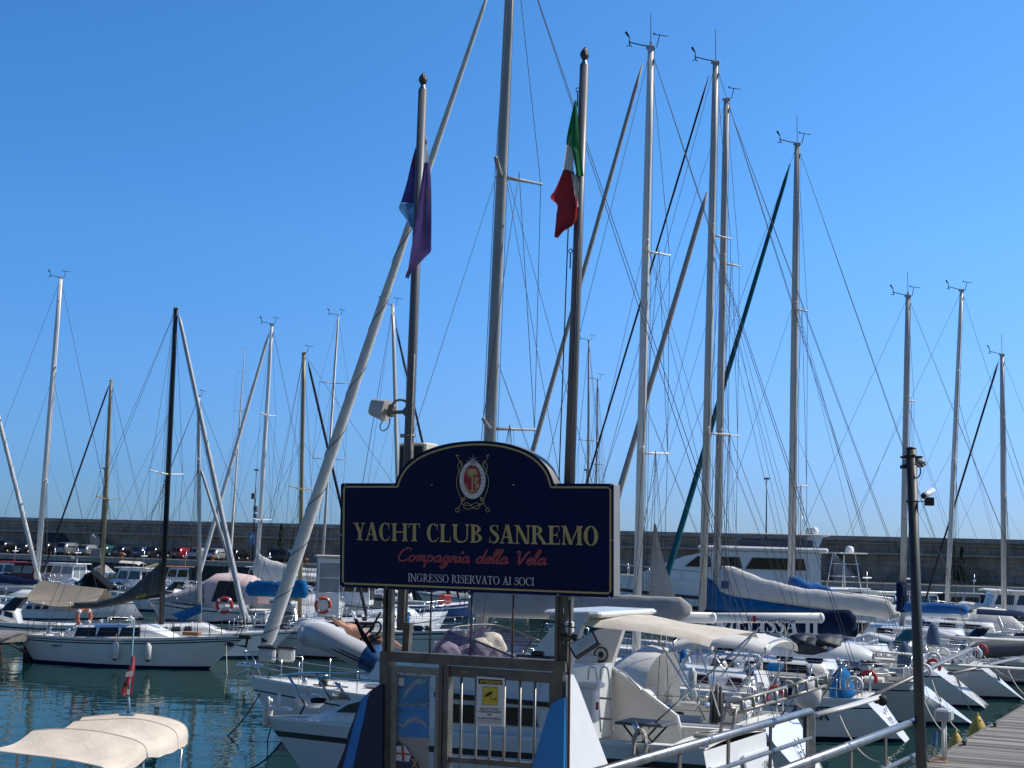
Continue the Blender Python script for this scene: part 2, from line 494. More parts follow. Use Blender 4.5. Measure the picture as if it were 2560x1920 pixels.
def font_text(mb, text, place, mi=0, bold=0.0, shear=0.0):
    """default sans lettering; place(x, y) with x over 0..1 of the whole width and y in cap heights"""
    cu = bpy.data.curves.new('lettering_curve', 'FONT')
    cu.body = text; cu.size = 1.0; cu.offset = bold; cu.shear = shear; cu.resolution_u = 3
    ob = bpy.data.objects.new('lettering_curve', cu)
    me = bpy.data.meshes.new_from_object(ob)
    xs = [v.co.x for v in me.vertices]
    if xs:
        x0, x1 = min(xs), max(xs)
        vs = [place((v.co.x - x0) / (x1 - x0), v.co.y / 0.69) for v in me.vertices]
        mb.add(vs, [tuple(p.vertices) for p in me.polygons], mi)
    bpy.data.objects.remove(ob); bpy.data.curves.remove(cu); bpy.data.meshes.remove(me)
# cursive centre lines, x-height 1
SCRIPT = {
    'C': ([[(1.35, 1.75), (1.25, 2.05), (.9, 2.1), (.4, 1.7), (.12, .9), (.25, .2), (.7, .0), (1.2, .25), (1.45, .5)]], 1.35),
    'V': ([[(.0, 1.75), (.2, 1.95), (.35, 1.7), (.45, .8), (.6, .05), (.95, .9), (1.25, 1.7), (1.5, 1.95)]], 1.35),
    'o': ([[(.65, .95), (.3, .85), (.1, .4), (.3, .02), (.65, .2), (.78, .6), (.62, .95), (.75, .8), (1.05, .85)]], .98),
    'm': ([[(.05, .75), (.2, .95), (.22, .5), (.15, .0)], [(.18, .35), (.4, .9), (.58, .85), (.52, .0)], [(.54, .35), (.78, .9), (.98, .8), (.92, .15), (1.05, .02), (1.25, .25)]], 1.2),
    'p': ([[(.1, .8), (.25, .95), (.2, .2), (.05, -.95)], [(.2, .4), (.4, .9), (.7, .9), (.82, .5), (.65, .1), (.35, .05), (.18, .3)]], .98),
    'a': ([[(.8, .9), (.45, .95), (.12, .5), (.22, .05), (.55, .15), (.8, .85), (.76, .2), (.88, .02), (1.1, .3)]], 1.03),
    'g': ([[(.8, .9), (.45, .95), (.12, .5), (.25, .08), (.55, .2), (.82, .88), (.7, -.4), (.35, -.95), (.08, -.75), (.4, -.3), (1.05, .3)]], 1.0),
    'n': ([[(.05, .75), (.2, .95), (.22, .5), (.15, .0)], [(.18, .35), (.45, .9), (.68, .82), (.62, .15), (.75, .02), (.95, .28)]], .9),
    'i': ([[(.1, .6), (.25, .95), (.2, .2), (.32, .02), (.52, .3)], [(.3, 1.35), (.52, 1.75)]], .46),
    'd': ([[(.75, .88), (.45, .95), (.12, .5), (.22, .05), (.55, .15), (.85, 1.2), (.95, 2.1), (.8, .8), (.78, .15), (.9, .02), (1.1, .3)]], 1.03),
    'e': ([[(.1, .4), (.5, .5), (.68, .8), (.45, .98), (.15, .6), (.2, .1), (.5, .0), (.85, .35)]], .78),
    'l': ([[(.05, .35), (.4, 1.4), (.5, 2.05), (.33, 2.1), (.2, 1.2), (.2, .2), (.32, .02), (.55, .3)]], .5),
}
def script_text(mb, text, place, w, w2, mi, mi2, shear=0.22):
    X = 0; strokes = []
    for ch in text:
        if ch == ' ': X += .75; continue
        st, adv = SCRIPT[ch]
        for p in st: strokes.append([(q[0] + X, q[1]) for q in p])
        X += adv
    for k, p in enumerate(strokes):
        P = [(x + shear * y, y) for x, y in sm2(p, 6)]
        for lev, ww, m in ((0, w, mi), (1, w2, mi2)):
            for j, q in enumerate(ribbon(P, ww)):
                mb.add([place(a[0] / X, a[1], lev * 40 + (k * 7 + j) % 30) for a in q], [(0, 1, 2, 3)], m)

# ---------------------------------------------------------------- water, quay, breakwater
def water_material():
    m, n, b = _nodes('harbour_water')
    L = n.links.new
    n.nodes.remove(b)
    df = n.nodes.new('ShaderNodeBsdfDiffuse'); df.inputs['Color'].default_value = (0.003, 0.032, 0.036, 1)
    gl = n.nodes.new('ShaderNodeBsdfGlossy'); gl.inputs['Color'].default_value = (0.74, 0.72, 0.60, 1); gl.inputs['Roughness'].default_value = 0.02
    fz = n.nodes.new('ShaderNodeFresnel'); fz.inputs['IOR'].default_value = 1.33
    mx = n.nodes.new('ShaderNodeMixShader'); L(fz.outputs[0], mx.inputs[0]); L(df.outputs[0], mx.inputs[1]); L(gl.outputs[0], mx.inputs[2]); L(mx.outputs[0], n.nodes['Material Output'].inputs[0])
    tc = n.nodes.new('ShaderNodeTexCoord')
    hs = []
    for sc, st, wgt in ((0.45, (1, 1.5, 1), 1.0), (1.5, (1, 1.3, 1), 0.26), (4.2, (1, 1.2, 1), 0.05)):
        mp = n.nodes.new('ShaderNodeMapping'); mp.inputs['Scale'].default_value = st
        mp.inputs['Rotation'].default_value = (0, 0, 0.35)
        L(tc.outputs['Object'], mp.inputs[0])
        nz = n.nodes.new('ShaderNodeTexNoise'); nz.inputs['Scale'].default_value = sc; nz.inputs['Detail'].default_value = 1.5
        nz.inputs['Distortion'].default_value = 0.6
        L(mp.outputs[0], nz.inputs['Vector'])
        mu = n.nodes.new('ShaderNodeMath'); mu.operation = 'MULTIPLY'; mu.inputs[1].default_value = wgt
        L(nz.outputs['Fac'], mu.inputs[0]); hs.append(mu)
    a1 = n.nodes.new('ShaderNodeMath'); a2 = n.nodes.new('ShaderNodeMath')
    L(hs[0].outputs[0], a1.inputs[0]); L(hs[1].outputs[0], a1.inputs[1]); L(a1.outputs[0], a2.inputs[0]); L(hs[2].outputs[0], a2.inputs[1])
    bp = n.nodes.new('ShaderNodeBump'); bp.inputs['Strength'].default_value = 1.0; bp.inputs['Distance'].default_value = 0.026
    L(a2.outputs[0], bp.inputs['Height']); L(bp.outputs[0], gl.inputs['Normal']); L(bp.outputs[0], fz.inputs['Normal'])
    return m
mb = MB()
mb.add([(-2500, -200, 0), (2500, -200, 0), (2500, 4500, 0), (-2500, 4500, 0)], [(0, 1, 2, 3)])
tag(mb.build('water', water_material()), kind='structure')

mb = MB()                                              # unseen hillside added behind the camera to block low blue sky light
rr = random.Random(5); NX, NY = 40, 10; vs = []; fs = []
for j in range(NY + 1):
    for i in range(NX + 1):
        a = -math.pi * (.04 + .92 * i / NX); r = 70 + 26 * j
        h = 1.2 + 150 * (j / NY) ** .9 * (.75 + .25 * math.sin(i * .9 + j * .3)) + (rr.uniform(-4, 4) if j else 0)
        vs.append((r * math.cos(a), r * math.sin(a) * .9 - 10, h))
for j in range(NY):
    for i in range(NX):
        k = j * (NX + 1) + i; fs.append((k, k + 1, k + NX + 2, k + NX + 1))
mb.add(vs, fs, 0, True)
tag(mb.build('sky_block_hills', mat('sky_block_scrub', (.14, .13, .085), .95, var=.3, scale=.05, col2=(.05, .065, .035), detail=8)), kind='structure')

def masonry_material():
    m, n, b = _nodes('breakwater_masonry')
    L = n.links.new
    tc = n.nodes.new('ShaderNodeTexCoord')
    mp = n.nodes.new('ShaderNodeMapping'); mp.inputs['Rotation'].default_value = (rad(90), 0, 0)
    L(tc.outputs['Object'], mp.inputs[0])
    br = n.nodes.new('ShaderNodeTexBrick')
    br.inputs['Color1'].default_value = (0.46, 0.38, 0.29, 1); br.inputs['Color2'].default_value = (0.31, 0.26, 0.205, 1)
    br.inputs['Mortar'].default_value = (0.22, 0.20, 0.17, 1)
    br.inputs['Scale'].default_value = 1.0; br.inputs['Brick Width'].default_value = 1.9; br.inputs['Row Height'].default_value = 0.72
    br.inputs['Mortar Size'].default_value = 0.035; br.inputs['Bias'].default_value = -0.1
    L(mp.outputs[0], br.inputs['Vector'])
    nz = n.nodes.new('ShaderNodeTexNoise'); nz.inputs['Scale'].default_value = 0.35; nz.inputs['Detail'].default_value = 8
    nz.inputs['Roughness'].default_value = 0.7
    L(tc.outputs['Object'], nz.inputs['Vector'])
    rp = n.nodes.new('ShaderNodeValToRGB')
    rp.color_ramp.elements[0].position = 0.35; rp.color_ramp.elements[0].color = (0.42, 0.42, 0.43, 1)
    rp.color_ramp.elements[1].position = 0.7; rp.color_ramp.elements[1].color = (1.15, 1.1, 1.02, 1)
    L(nz.outputs['Fac'], rp.inputs[0])
    mx = n.nodes.new('ShaderNodeMix'); mx.data_type = 'RGBA'; mx.blend_type = 'MULTIPLY'; mx.inputs['Factor'].default_value = 1
    L(br.outputs['Color'], mx.inputs['A']); L(rp.outputs[0], mx.inputs['B'])
    L(mx.outputs['Result'], b.inputs['Base Color'])
    b.inputs['Roughness'].default_value = 0.9
    return m
STONE = masonry_material()
CONC = mat('quay_concrete', (0.36, 0.345, 0.32), 0.9, var=0.18, scale=0.8, bump=0.2, bscale=6)
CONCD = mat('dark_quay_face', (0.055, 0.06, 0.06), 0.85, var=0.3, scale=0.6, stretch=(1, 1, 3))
ASPH = mat('quay_asphalt', (0.10, 0.10, 0.10), 0.9, var=0.2, scale=0.7)
WL, WR = Vector((-72.4, 215, 0)), Vector((54.9, 163, 0))
WD = (WR - WL).normalized()
WANG = math.atan2(WD.y, WD.x)
WF = Frame(WL, WANG)                                   # x along the breakwater, y away from the camera
QZ = 2.6
wall = thing('breakwater_wall', 'long grey stone breakwater wall behind the parked cars', 'wall', WL, WANG)
b_ = MB()
b_.box((70, 1.2, 3.55 + .2), (460, 2.4, 7.1), 0)
b_.build('wall', STONE, wall)
b_ = MB()
b_.box((70, 0.35, 7.36), (460, 1.5, 0.5), 0)
b_.build('coping', mat('coping_stone', (0.42, 0.36, 0.30), 0.9, var=0.22, scale=1.2, bump=0.3, bscale=5), wall)
b_ = MB()
b_.box((70, -0.35, 5.75), (460, 0.7, 0.22), 0)
b_.build('walkway_ledge', mat('ledge_stone', (0.46, 0.40, 0.33), 0.9, var=0.2, scale=1.5), wall)
b_ = MB()
for i in range(0, 120):
    x = -60 + i * 2.0
    b_.tube([(x, -0.62, 5.86), (x, -0.62, 6.85)], 0.035, n=5)
for z in (6.4, 6.85): b_.tube([(-62, -0.62, z), (180, -0.62, z)], 0.03, n=5)
b_.build('railing', mat('ledge_rail_paint', (0.55, 0.47, 0.36), 0.7, var=0.2), wall)
for (px0, px1) in ((232, 298), (2085, 2150)):         # stair flights up to the walkway
    xa, xb = WF.Y(px0, 1340, -1.2).x, WF.Y(px1, 1385, -1.2).x
    b_ = MB()
    n_ = 12
    for i in range(n_):
        x = xa + (xb - xa) * (i + .5) / n_
        zt = 5.7 - (5.7 - QZ) * (i + 0.5) / n_
        b_.box((x, -1.15, zt / 2 + QZ / 2), (abs(xb - xa) / n_ * .98, 1.1, max(.15, zt - QZ)), 0)
    b_.build('stair', mat('stair_stone', (0.55, 0.48, 0.40), 0.9, var=0.2, scale=2), wall)
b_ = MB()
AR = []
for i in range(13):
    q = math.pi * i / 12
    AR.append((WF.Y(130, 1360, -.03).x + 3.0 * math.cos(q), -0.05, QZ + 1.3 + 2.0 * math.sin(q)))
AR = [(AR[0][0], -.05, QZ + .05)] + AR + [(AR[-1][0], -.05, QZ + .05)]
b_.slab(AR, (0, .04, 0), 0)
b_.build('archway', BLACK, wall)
b_ = MB()
for px, w_, h_ in ((540, 1.6, 1.9), (420, 1.4, 2.1), (2085, 1.6, 2.2), (585, 1.1, 1.0)):
    b_.box((WF.Y(px, 1370, -.03).x, -0.03, QZ + h_ / 2 + .3), (w_, .06, h_), 0)
b_.build('service_door', mat('service_door_paint', (0.30, 0.27, 0.25), .8, var=.2), wall)
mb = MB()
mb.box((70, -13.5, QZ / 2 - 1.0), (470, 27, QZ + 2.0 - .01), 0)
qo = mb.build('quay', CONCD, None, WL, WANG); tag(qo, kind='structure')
mb = MB()
mb.box((70, -13.2, QZ + .02), (470, 26.4, .06), 0)
tag(mb.build('quay_road', ASPH, None, WL, WANG), kind='structure')
mb = MB()
mb.box((70, -26.9, QZ + .0), (470, .9, .55), 0)
tag(mb.build('quay_kerb', mat('pale_kerb_stone', (0.46, 0.42, 0.35), .85, var=.25, scale=.9), None, WL, WANG), kind='structure')
# lamp posts and mooring bollards on the quay
def quay_lamp(px, ytop, label, extra=False):
    x = WF.Y(px, 1380, -6.0).x
    zt = WF.Y(px, ytop, -6.0).z
    t = thing('lamp_post', label, 'lamp post', WF.wor((x, -6.0, QZ + .05)), WANG, 'lamp posts on the breakwater quay')
    b = MB(); b.tube([(0, 0, 0), (0, 0, (zt - QZ) * .5), (0, 0, zt - QZ - .05)], [.10, .08, .05], n=8)
    b.build('pole', ALUD, t)
    b = MB(); b.rbox((0, 0, zt - QZ + .02), (.62, .3, .2), .04)
    b.build('lamp_head', POLEG, t)
    if extra:
        b = MB()
        
        for k, z in ((0, 5.6), (1, 6.6), (2, 8.2)):
            b = MB(); b.rbox((.25 - .4 * (k == 2), -.2, z), (.5, .4, .75), .05); b.build('loudspeaker', POLEG, t)
        b = MB(); b.box((-.1, -.2, 2.9), (.75, .06, 1.5)); b.build('parking_sign', mat('parking_blue', (.05, .22, .5), .4), t)
        b = MB()
        font_text(b, 'P', lambda x, y: (-.1 - .18 + .36 * x, -.24, 2.75 + .55 * y), 0, .03)
        b.build('lettering', GEL, t)
quay_lamp(250, 1172, 'dark lamp post beside the stone stair on the breakwater')
quay_lamp(632, 1176, 'lamp post hung with loudspeakers and a blue parking sign', True)
quay_lamp(1915, 1198, 'black lamp post rising behind the large white motor yacht')
quay_lamp(1462, 1176, 'lamp post half hidden behind the thin twin masts')
for px, lab in ((304, 'small orange bollard near the navy car'), (531, 'orange bollard in front of the black parked car'), (766, 'orange bollard beside the white guard hut')):
    p = WF.wor((WF.Y(px, 1392, -24).x, -24, QZ + .05))
    t = thing('mooring_bollard', lab, 'bollard', p, WANG, 'mooring bollards along the quay')
    b = MB(); b.lathe([(.28, 0), (.3, .06), (.2, .14), (.17, .5), (.3, .58), (.33, .72), (.22, .8), (0, .82)], n=12)
    b.build('bollard_post', mat('rusty_orange', (.42, .16, .05), .8, var=.25, scale=5), t)
p = WF.wor((WF.Y(245, 1392, -23.5).x, -23.5, QZ + .05))
t = thing('concrete_block', 'pale concrete block standing at the quay edge', 'block', p, WANG)
b = MB(); b.rbox((0, 0, .6), (1.4, 1.0, 1.2), .06); b.build('block', CONC, t)

# ---------------------------------------------------------------- cars
CARGL = mat('car_glass', (0.02, 0.024, 0.028), 0.08, var=0.2)
TYRE = mat('car_tyre', (0.02, 0.02, 0.02), 0.85, var=0.2)
RIM = mat('car_rim', (0.35, 0.35, 0.36), 0.35, 0.7)
LAMPR = mat('tail_lamp_red', (0.30, 0.015, 0.012), 0.25, var=0.1)
PLATE = mat('number_plate', (0.7, 0.7, 0.68), 0.5, var=0.05)
def car_section(x, zb, zs, zr, ws, wr):                # ring: sill, waist, roof
    return [(x, ws * .92, zb), (x, ws, zb + .22), (x, ws, zs - .12), (x, ws * .97, zs), (x, wr, zr), (x, wr * .55, zr + .02), (x, -wr * .55, zr + .02), (x, -wr, zr),
            (x, -ws * .97, zs), (x, -ws, zs - .12), (x, -ws, zb + .22), (x, -ws * .92, zb)]
def car_proto(L=4.1, Wd=1.75, Hh=1.48, hatch=.55):     # rear faces -x
    t = bpy.data.objects.new('parked_car', None); COL.objects.link(t)
    h = L / 2; w = Wd / 2
    b = MB()
    wz = Hh * .62
    b.loft([car_section(-h, .38, wz - .08, wz - .06, w * .84, w * .8), car_section(-h + .08, .24, wz, wz + .03, w * .95, w * .86), car_section(-h + .1 + hatch * .7, .2, wz + .02, Hh - .05, w, w * .76),
            car_section(-h + .3 + hatch, .2, wz + .02, Hh, w, w * .76), car_section(.1, .2, wz + .0, Hh, w, w * .77), car_section(.55, .2, wz - .01, Hh - .08, w, w * .75),
            car_section(1.15, .2, wz - .03, wz + .02, w, w * .8), car_section(h - .35, .22, wz - .13, wz - .1, w * .97, w * .78), car_section(h, .35, wz - .3, wz - .28, w * .82, w * .7)], 0)
    body = b.build('body', GEL, t)
    b = MB()                                           # rear window, side windows, windscreen
    y1, y2 = w * .74, w * .66
    b.add([(-h + .06, -y1, wz + .06), (-h + .06, y1, wz + .06), (-h + .085 + hatch * .70, y2, Hh - .05), (-h + .085 + hatch * .70, -y2, Hh - .05)], [(0, 1, 2, 3)])
    b.add([(1.17, -y1, wz + .05), (1.17, y1, wz + .05), (.6, y2, Hh - .1), (.6, -y2, Hh - .1)], [(3, 2, 1, 0)])
    for sg in (-1, 1):
        b.add([(-h + .45, sg * (w * .97), wz + .03), (.95, sg * (w * .97), wz + .02), (.5, sg * (w * .795), Hh - .14), (-h + .62 + hatch * .4, sg * (w * .795), Hh - .12)], [(0, 1, 2, 3)])
    b.build('window', CARGL, t)
    for sx in (-1, 1):
        for sy in (-1, 1):
            b = MB()
            M = Matrix.Rotation(rad(90), 3, 'X')
            b.lathe([(0, -.1), (.24, -.1), (.31, -.07), (.31, .07), (.24, .1), (0, .1)], (sx * (h - .78), sy * (w - .1), .31), 0, 16, M)
            b.lathe([(0, -.11), (.19, -.11), (.19, .11), (0, .11)], (sx * (h - .78), sy * (w - .1), .31), 1, 10, M)
            b.build('wheel', [TYRE, RIM], t)
    for sy in (-1, 1):
        b = MB(); b.rbox((-h + .05, sy * w * .74, wz - .1), (.1, .26, .22), .02); b.build('tail_lamp', LAMPR, t)
        b = MB(); b.rbox((h - .16, sy * w * .68, wz - .36), (.14, .3, .14), .02); b.build('headlamp', PLATE, t)
        b = MB(); b.rbox((.72, sy * (w + .09), wz + .06), (.12, .2, .13), .03); b.build('mirror', BLACK, t)
    b = MB(); b.box((-h - .006, 0, wz - .25), (.02, .5, .11)); b.build('number_plate', PLATE, t)
    b = MB(); b.rbox((-h + .02, 0, .34), (.16, Wd * .86, .2), .03); b.build('bumper', BLACK, t)
    return t
PROTO = {'hatch': car_proto(), 'tall': car_proto(4.4, 1.82, 1.68, .35), 'small': car_proto(3.6, 1.62, 1.5, .3)}
CARS = [(24, 'tall', (.012, .014, .017), 'black tall car at the dark end of the parked row'), (75, 'hatch', (.02, .024, .026), 'dark grey car between the tall black car and the archway'),
        (130, 'tall', (.008, .009, .012), 'black van parked in front of the dark archway'), (178, 'tall', (.30, .33, .34), 'silver-green tall car with a wide rear window'),
        (226, 'hatch', (.42, .43, .44), 'light silver hatchback next to the tan mast'), (274, 'small', (.02, .13, .14), 'teal green small car by the foot of the stair'),
        (316, 'hatch', (.012, .016, .035), 'navy car with red tail lamps beyond the stair'), (363, 'hatch', (.035, .10, .19), 'mid blue hatchback left of the black mast'),
        (396, 'small', (.006, .006, .008), 'small black car partly behind the black mast'), (458, 'small', (.42, .02, .035), 'bright red small car'),
        (504, 'small', (.62, .60, .60), 'white rounded small car beside the red one'), (549, 'hatch', (.50, .54, .57), 'pale blue-white hatchback behind the silver furled sail'),
        (596, 'small', (.008, .008, .012), 'black small car beside the parking sign post')]
used = set()
for i, (px, k, c, lab) in enumerate(CARS):
    o = PROTO[k] if k not in used else copy_tree(PROTO[k])
    used.add(k)
    pm = mat('car_paint_%d' % i, tuple(v * .62 for v in c), 0.25, 0.2, var=0.03, coat=0.6)
    for ch in o.children:
        if ch.name.startswith('body'):
            ch.material_slots[0].link = 'OBJECT'; ch.material_slots[0].material = pm
    o.location = WF.wor((WF.Y(px, 1375, -4.6).x, -4.6, QZ + .05))
    o.rotation_euler = (0, 0, WANG + rad(90 + random.uniform(-4, 4)))
    o['label'] = lab; o['category'] = 'car'; o['group'] = 'cars parked along the breakwater'
o = copy_tree(PROTO['tall'])
for ch in o.children:
    if ch.name.startswith('body'): ch.material_slots[0].link = 'OBJECT'; ch.material_slots[0].material = mat('car_paint_side', (.008, .009, .012), .25, .2, var=.03, coat=.6)
o.location = WF.wor((WF.Y(712, 1385, -14).x, -14, QZ + .05)); o.rotation_euler = (0, 0, WANG + rad(8))
o['label'] = 'black car parked side-on near the white furled sail cover'; o['category'] = 'car'; o['group'] = 'cars parked along the breakwater'
# a dark conifer pair and a person in pale blue on the quay
def conifer(px, D_y, h, lab):
    x = WF.Y(px, 1370, D_y).x
    t = thing('cypress_tree', lab, 'tree', WF.wor((x, D_y, QZ)), WANG, 'dark cypress trees on the quay')
    b = MB(); b.tube([(0, 0, 0), (.03, 0, h * .4), (0, 0, h * .85)], [.12, .09, .03], n=6); b.build('trunk', WOODG, t)
    b = MB()
    rr = random.Random(int(px))
    for i in range(520):
        z = h * (.12 + .88 * rr.random() ** 1.2); r = (1 - z / h) * .75 * (0.5 + .5 * rr.random()) + .05
        q = rr.random() * 6.283
        c = Vector((r * math.cos(q), r * math.sin(q), z)); a = Vector((rr.uniform(-1, 1), rr.uniform(-1, 1), rr.uniform(.2, 1.4))).normalized() * .22
        s_ = a.cross(Vector((math.cos(q), math.sin(q), .2))).normalized() * .09
        b.add([c - s_, c + s_, c + a], [(0, 1, 2)])
    b.build('crown', mat('cypress_green', (.02, .04, .022), .9, var=.4, scale=6), t)
conifer(2385, -2.5, 4.6, 'taller dark cypress against the breakwater wall'); conifer(2404, -2.5, 4.0, 'shorter dark cypress beside the taller one')
conifer(701, -2.5, 4.8, 'lone dark cypress behind the black side-on car')
# ---------------------------------------------------------------- boats
def hull_mesh(name, par, L, B, fs, fb, mats, stern='reverse', rev=.6, beam_pos=.45, bow_over=1.0, flare=.15, tw=.72, stripes=(), cock=None, cockw=.32,
              bowsharp=1.7, deckmat=None, camber=.07, nst=22, sheer_sag=.06, vee=.55, vt=0.0, coam=0.0, bootz=.10, name2='deck'):
    """x: 0 at the stern waterline end .. L at the bow tip. mats: [topside, stripe, boot, bottom, transom]"""
    def bx(t):
        if t < beam_pos: return B / 2 * (tw + (1 - tw) * math.sin(math.pi / 2 * t / beam_pos))
        u = (t - beam_pos) / (1 - beam_pos)
        return B / 2 * max(0.008, (1 - u ** bowsharp))
    def sh(t): return fs + (fb - fs) * t ** 1.6 - sheer_sag * math.sin(math.pi * t)
    rows_rel = [1.0]
    T = [i / nst for i in range(nst + 1)]
    def section(t):
        z1 = sh(t); b = bx(t); pts = []
        zs = [z1] + [z1 - s[0] for s in stripes for s in (s,)] + [z1 - s[1] for s in stripes]
        zs = sorted(set([z1] + [z1 - a for s in stripes for a in s[:2]] + [z1 * .4 + .04, bootz + .1, bootz, 0.0, -.18, -.45]), reverse=True)
        for z in zs:
            k = max(0, z) / z1
            w = b * ((1 - flare) + flare * k ** .8) if z > 0 else b * (1 - flare) * (1 + z * vee * 1.6)
            u = max(0, (t - .55) / .45)
            w *= (1 - u * u * (1 - k) * .75)
            if z < 0: w *= max(.02, 1 - u * .4)
            w *= 1 - vt * (1 - k) ** 1.2 * max(0, 1 - t / .2)
            xx = t * L - bow_over * (1 - k) * u ** 2
            if stern == 'reverse':
                ff = max(0, 1 - t / .12); xx += ff * rev * k
            elif stern == 'raked':
                ff = max(0, 1 - t / .12); xx += ff * rev * (1 - k)
            pts.append((xx, max(w, .004), z))
        return pts
    secs = [section(t) for t in T]
    nr = len(secs[0])
    zlist = [p[2] for p in secs[0]]
    def row_mat(j):
        za, zb = zlist[j], zlist[j + 1]; z1 = zlist[0]
        for s in stripes:
            if abs(za - (z1 - s[0])) < 1e-5 and zb >= z1 - s[1] - 1e-5: return s[2] if len(s) > 2 else 1
            if za <= z1 - s[0] + 1e-5 and zb >= z1 - s[1] - 1e-5: return s[2] if len(s) > 2 else 1
        if za <= bootz + 1e-5 and zb >= -1e-5: return 2
        if za <= 1e-5: return 3
        return 0
    mb = MB()
    for sg in (1, -1):
        o = len(mb.v)
        mb.v.extend([(p[0], p[1] * sg, p[2]) for s in secs for p in s])
        for i in range(nst):
            for j in range(nr - 1):
                q = [o + i * nr + j, o + i * nr + j + 1, o + (i + 1) * nr + j + 1, o + (i + 1) * nr + j]
                mb.f.append(q if sg < 0 else q[::-1]); mb.m.append(row_mat(j)); mb.s.append(True)
    s0 = secs[0]                                       # transom
    ring = [(p[0] - .001, p[1], p[2]) for p in s0] + [(p[0] - .001, -p[1], p[2]) for p in reversed(s0)]
    mb.add(ring, [tuple(range(len(ring)))[::-1]], 4)
    hull = mb.build('hull', mats, par)
    d = MB()                                           # deck with toe rail and cockpit well
    for i in range(nst):
        if True:
            rows = []
            for t in (T[i], T[i + 1]):
                x, w, z = secs[T.index(t)][0]
                inc = cock and cock[0] <= T[i] * L < cock[1]
                wi = min(w * .96, B * cockw) if cock else w * .5
                zc = z + camber * (w / (B / 2))
                row = [(x, w, z + .0), (x, w, z + .05), (x, w - min(.06, w * .4), z + .05), (x, w - min(.07, w * .45), z + .005)]
                if inc: row += [(x, wi, z + .03 + coam), (x, wi * .97, z - .45), (x, 0, z - .45)]
                else: row += [(x, wi, z + camber * .4), (x, wi * .6, zc - .01), (x, 0, zc)]
                rows.append(row)
            for sg in (1, -1):
                a = [(p[0], p[1] * sg, p[2]) for p in rows[0]]; b = [(p[0], p[1] * sg, p[2]) for p in rows[1]]
                n_ = len(a)
                for j in range(n_ - 1):
                    q = (0, 1, 3, 2)
                    f = [a[j], a[j + 1], b[j + 1], b[j]]
                    d.add(f if sg < 0 else f[::-1], [(0, 1, 2, 3)], 1 if j < 3 else 0)
                if cock and inc and (i == nst - 1 or not (cock[0] <= T[i + 1] * L < cock[1])):
                    f = [b[4], b[5], b[6], (b[6][0], 0, rows[1][0][2] + camber)]
                    d.add(f, [(0, 1, 2, 3)], 0)
                if cock and inc and (i == 0 or not (cock[0] <= T[i - 1] * L < cock[1])):
                    f = [a[4], a[5], a[6], (a[6][0], 0, rows[0][0][2] + .02)]
                    d.add(f, [(0, 1, 2, 3)], 0)
    d.build(name2, [deckmat or DECKW, mats[0]], par)
    return lambda t: (secs[min(nst, max(0, round(t * nst)))][0])

def cabin_trunk(par, x0, x1, w0, w1, z0, z1, h, mats, wins=(), slope_f=1.0, slope_b=.15, name='cabin', winmat=None, frame=None, tumble=.8, wh=(.3, .8), hb=1.0):
    """coach roof from x0 (aft) to x1 (fore)"""
    mb = MB()
    def sec(x, w, zb, hh, k=1.0):
        return [(x, w, zb), (x, w * (1 - (1 - tumble) * .8), zb + hh * .8), (x, w * tumble * .92, zb + hh), (x, w * .4, zb + hh + .05), (x, -w * .4, zb + hh + .05), (x, -w * tumble * .92, zb + hh), (x, -w * (1 - (1 - tumble) * .8), zb + hh * .8), (x, -w, zb)]
    N = 8
    ss = [sec(x0 - slope_b, w0, z0, .03)]
    for i in range(N + 1):
        t = i / N
        ss.append(sec(x0 + (x1 - slope_f - x0) * t, w0 + (w1 - w0) * t, z0 + (z1 - z0) * t, h * (hb + (1 - hb) * t)))
    ss.append(sec(x1, w1 * .6, z1, .04))
    mb.loft(ss, 0)
    c = mb.build(name, mats, par)
    for (a, b) in wins:                                # side windows, fractions of the trunk
        for sg in (1, -1):
            q = []
            for t, k in ((a, wh[0]), (b, wh[0]), (b - .02, wh[1]), (a + .02, wh[1])):
                w = w0 + (w1 - w0) * t; zb = z0 + (z1 - z0) * t; hh = h * (hb + (1 - hb) * t)
                y = w * (1 - (1 - tumble) * .8 * (k / .8)) + .006
                q.append((x0 + (x1 - slope_f - x0) * t, sg * y, zb + hh * k))
            m_ = MB(); m_.slab(q, (0, sg * .012, 0))
            wo_ = m_.build('window', winmat or DARKGL, c)
            if frame:
                m_ = MB(); m_.tube([Vector(p) + Vector((0, sg * .012, 0)) for p in q + [q[0]]], .02, n=4); m_.build('window_frame', frame, wo_)
    return c

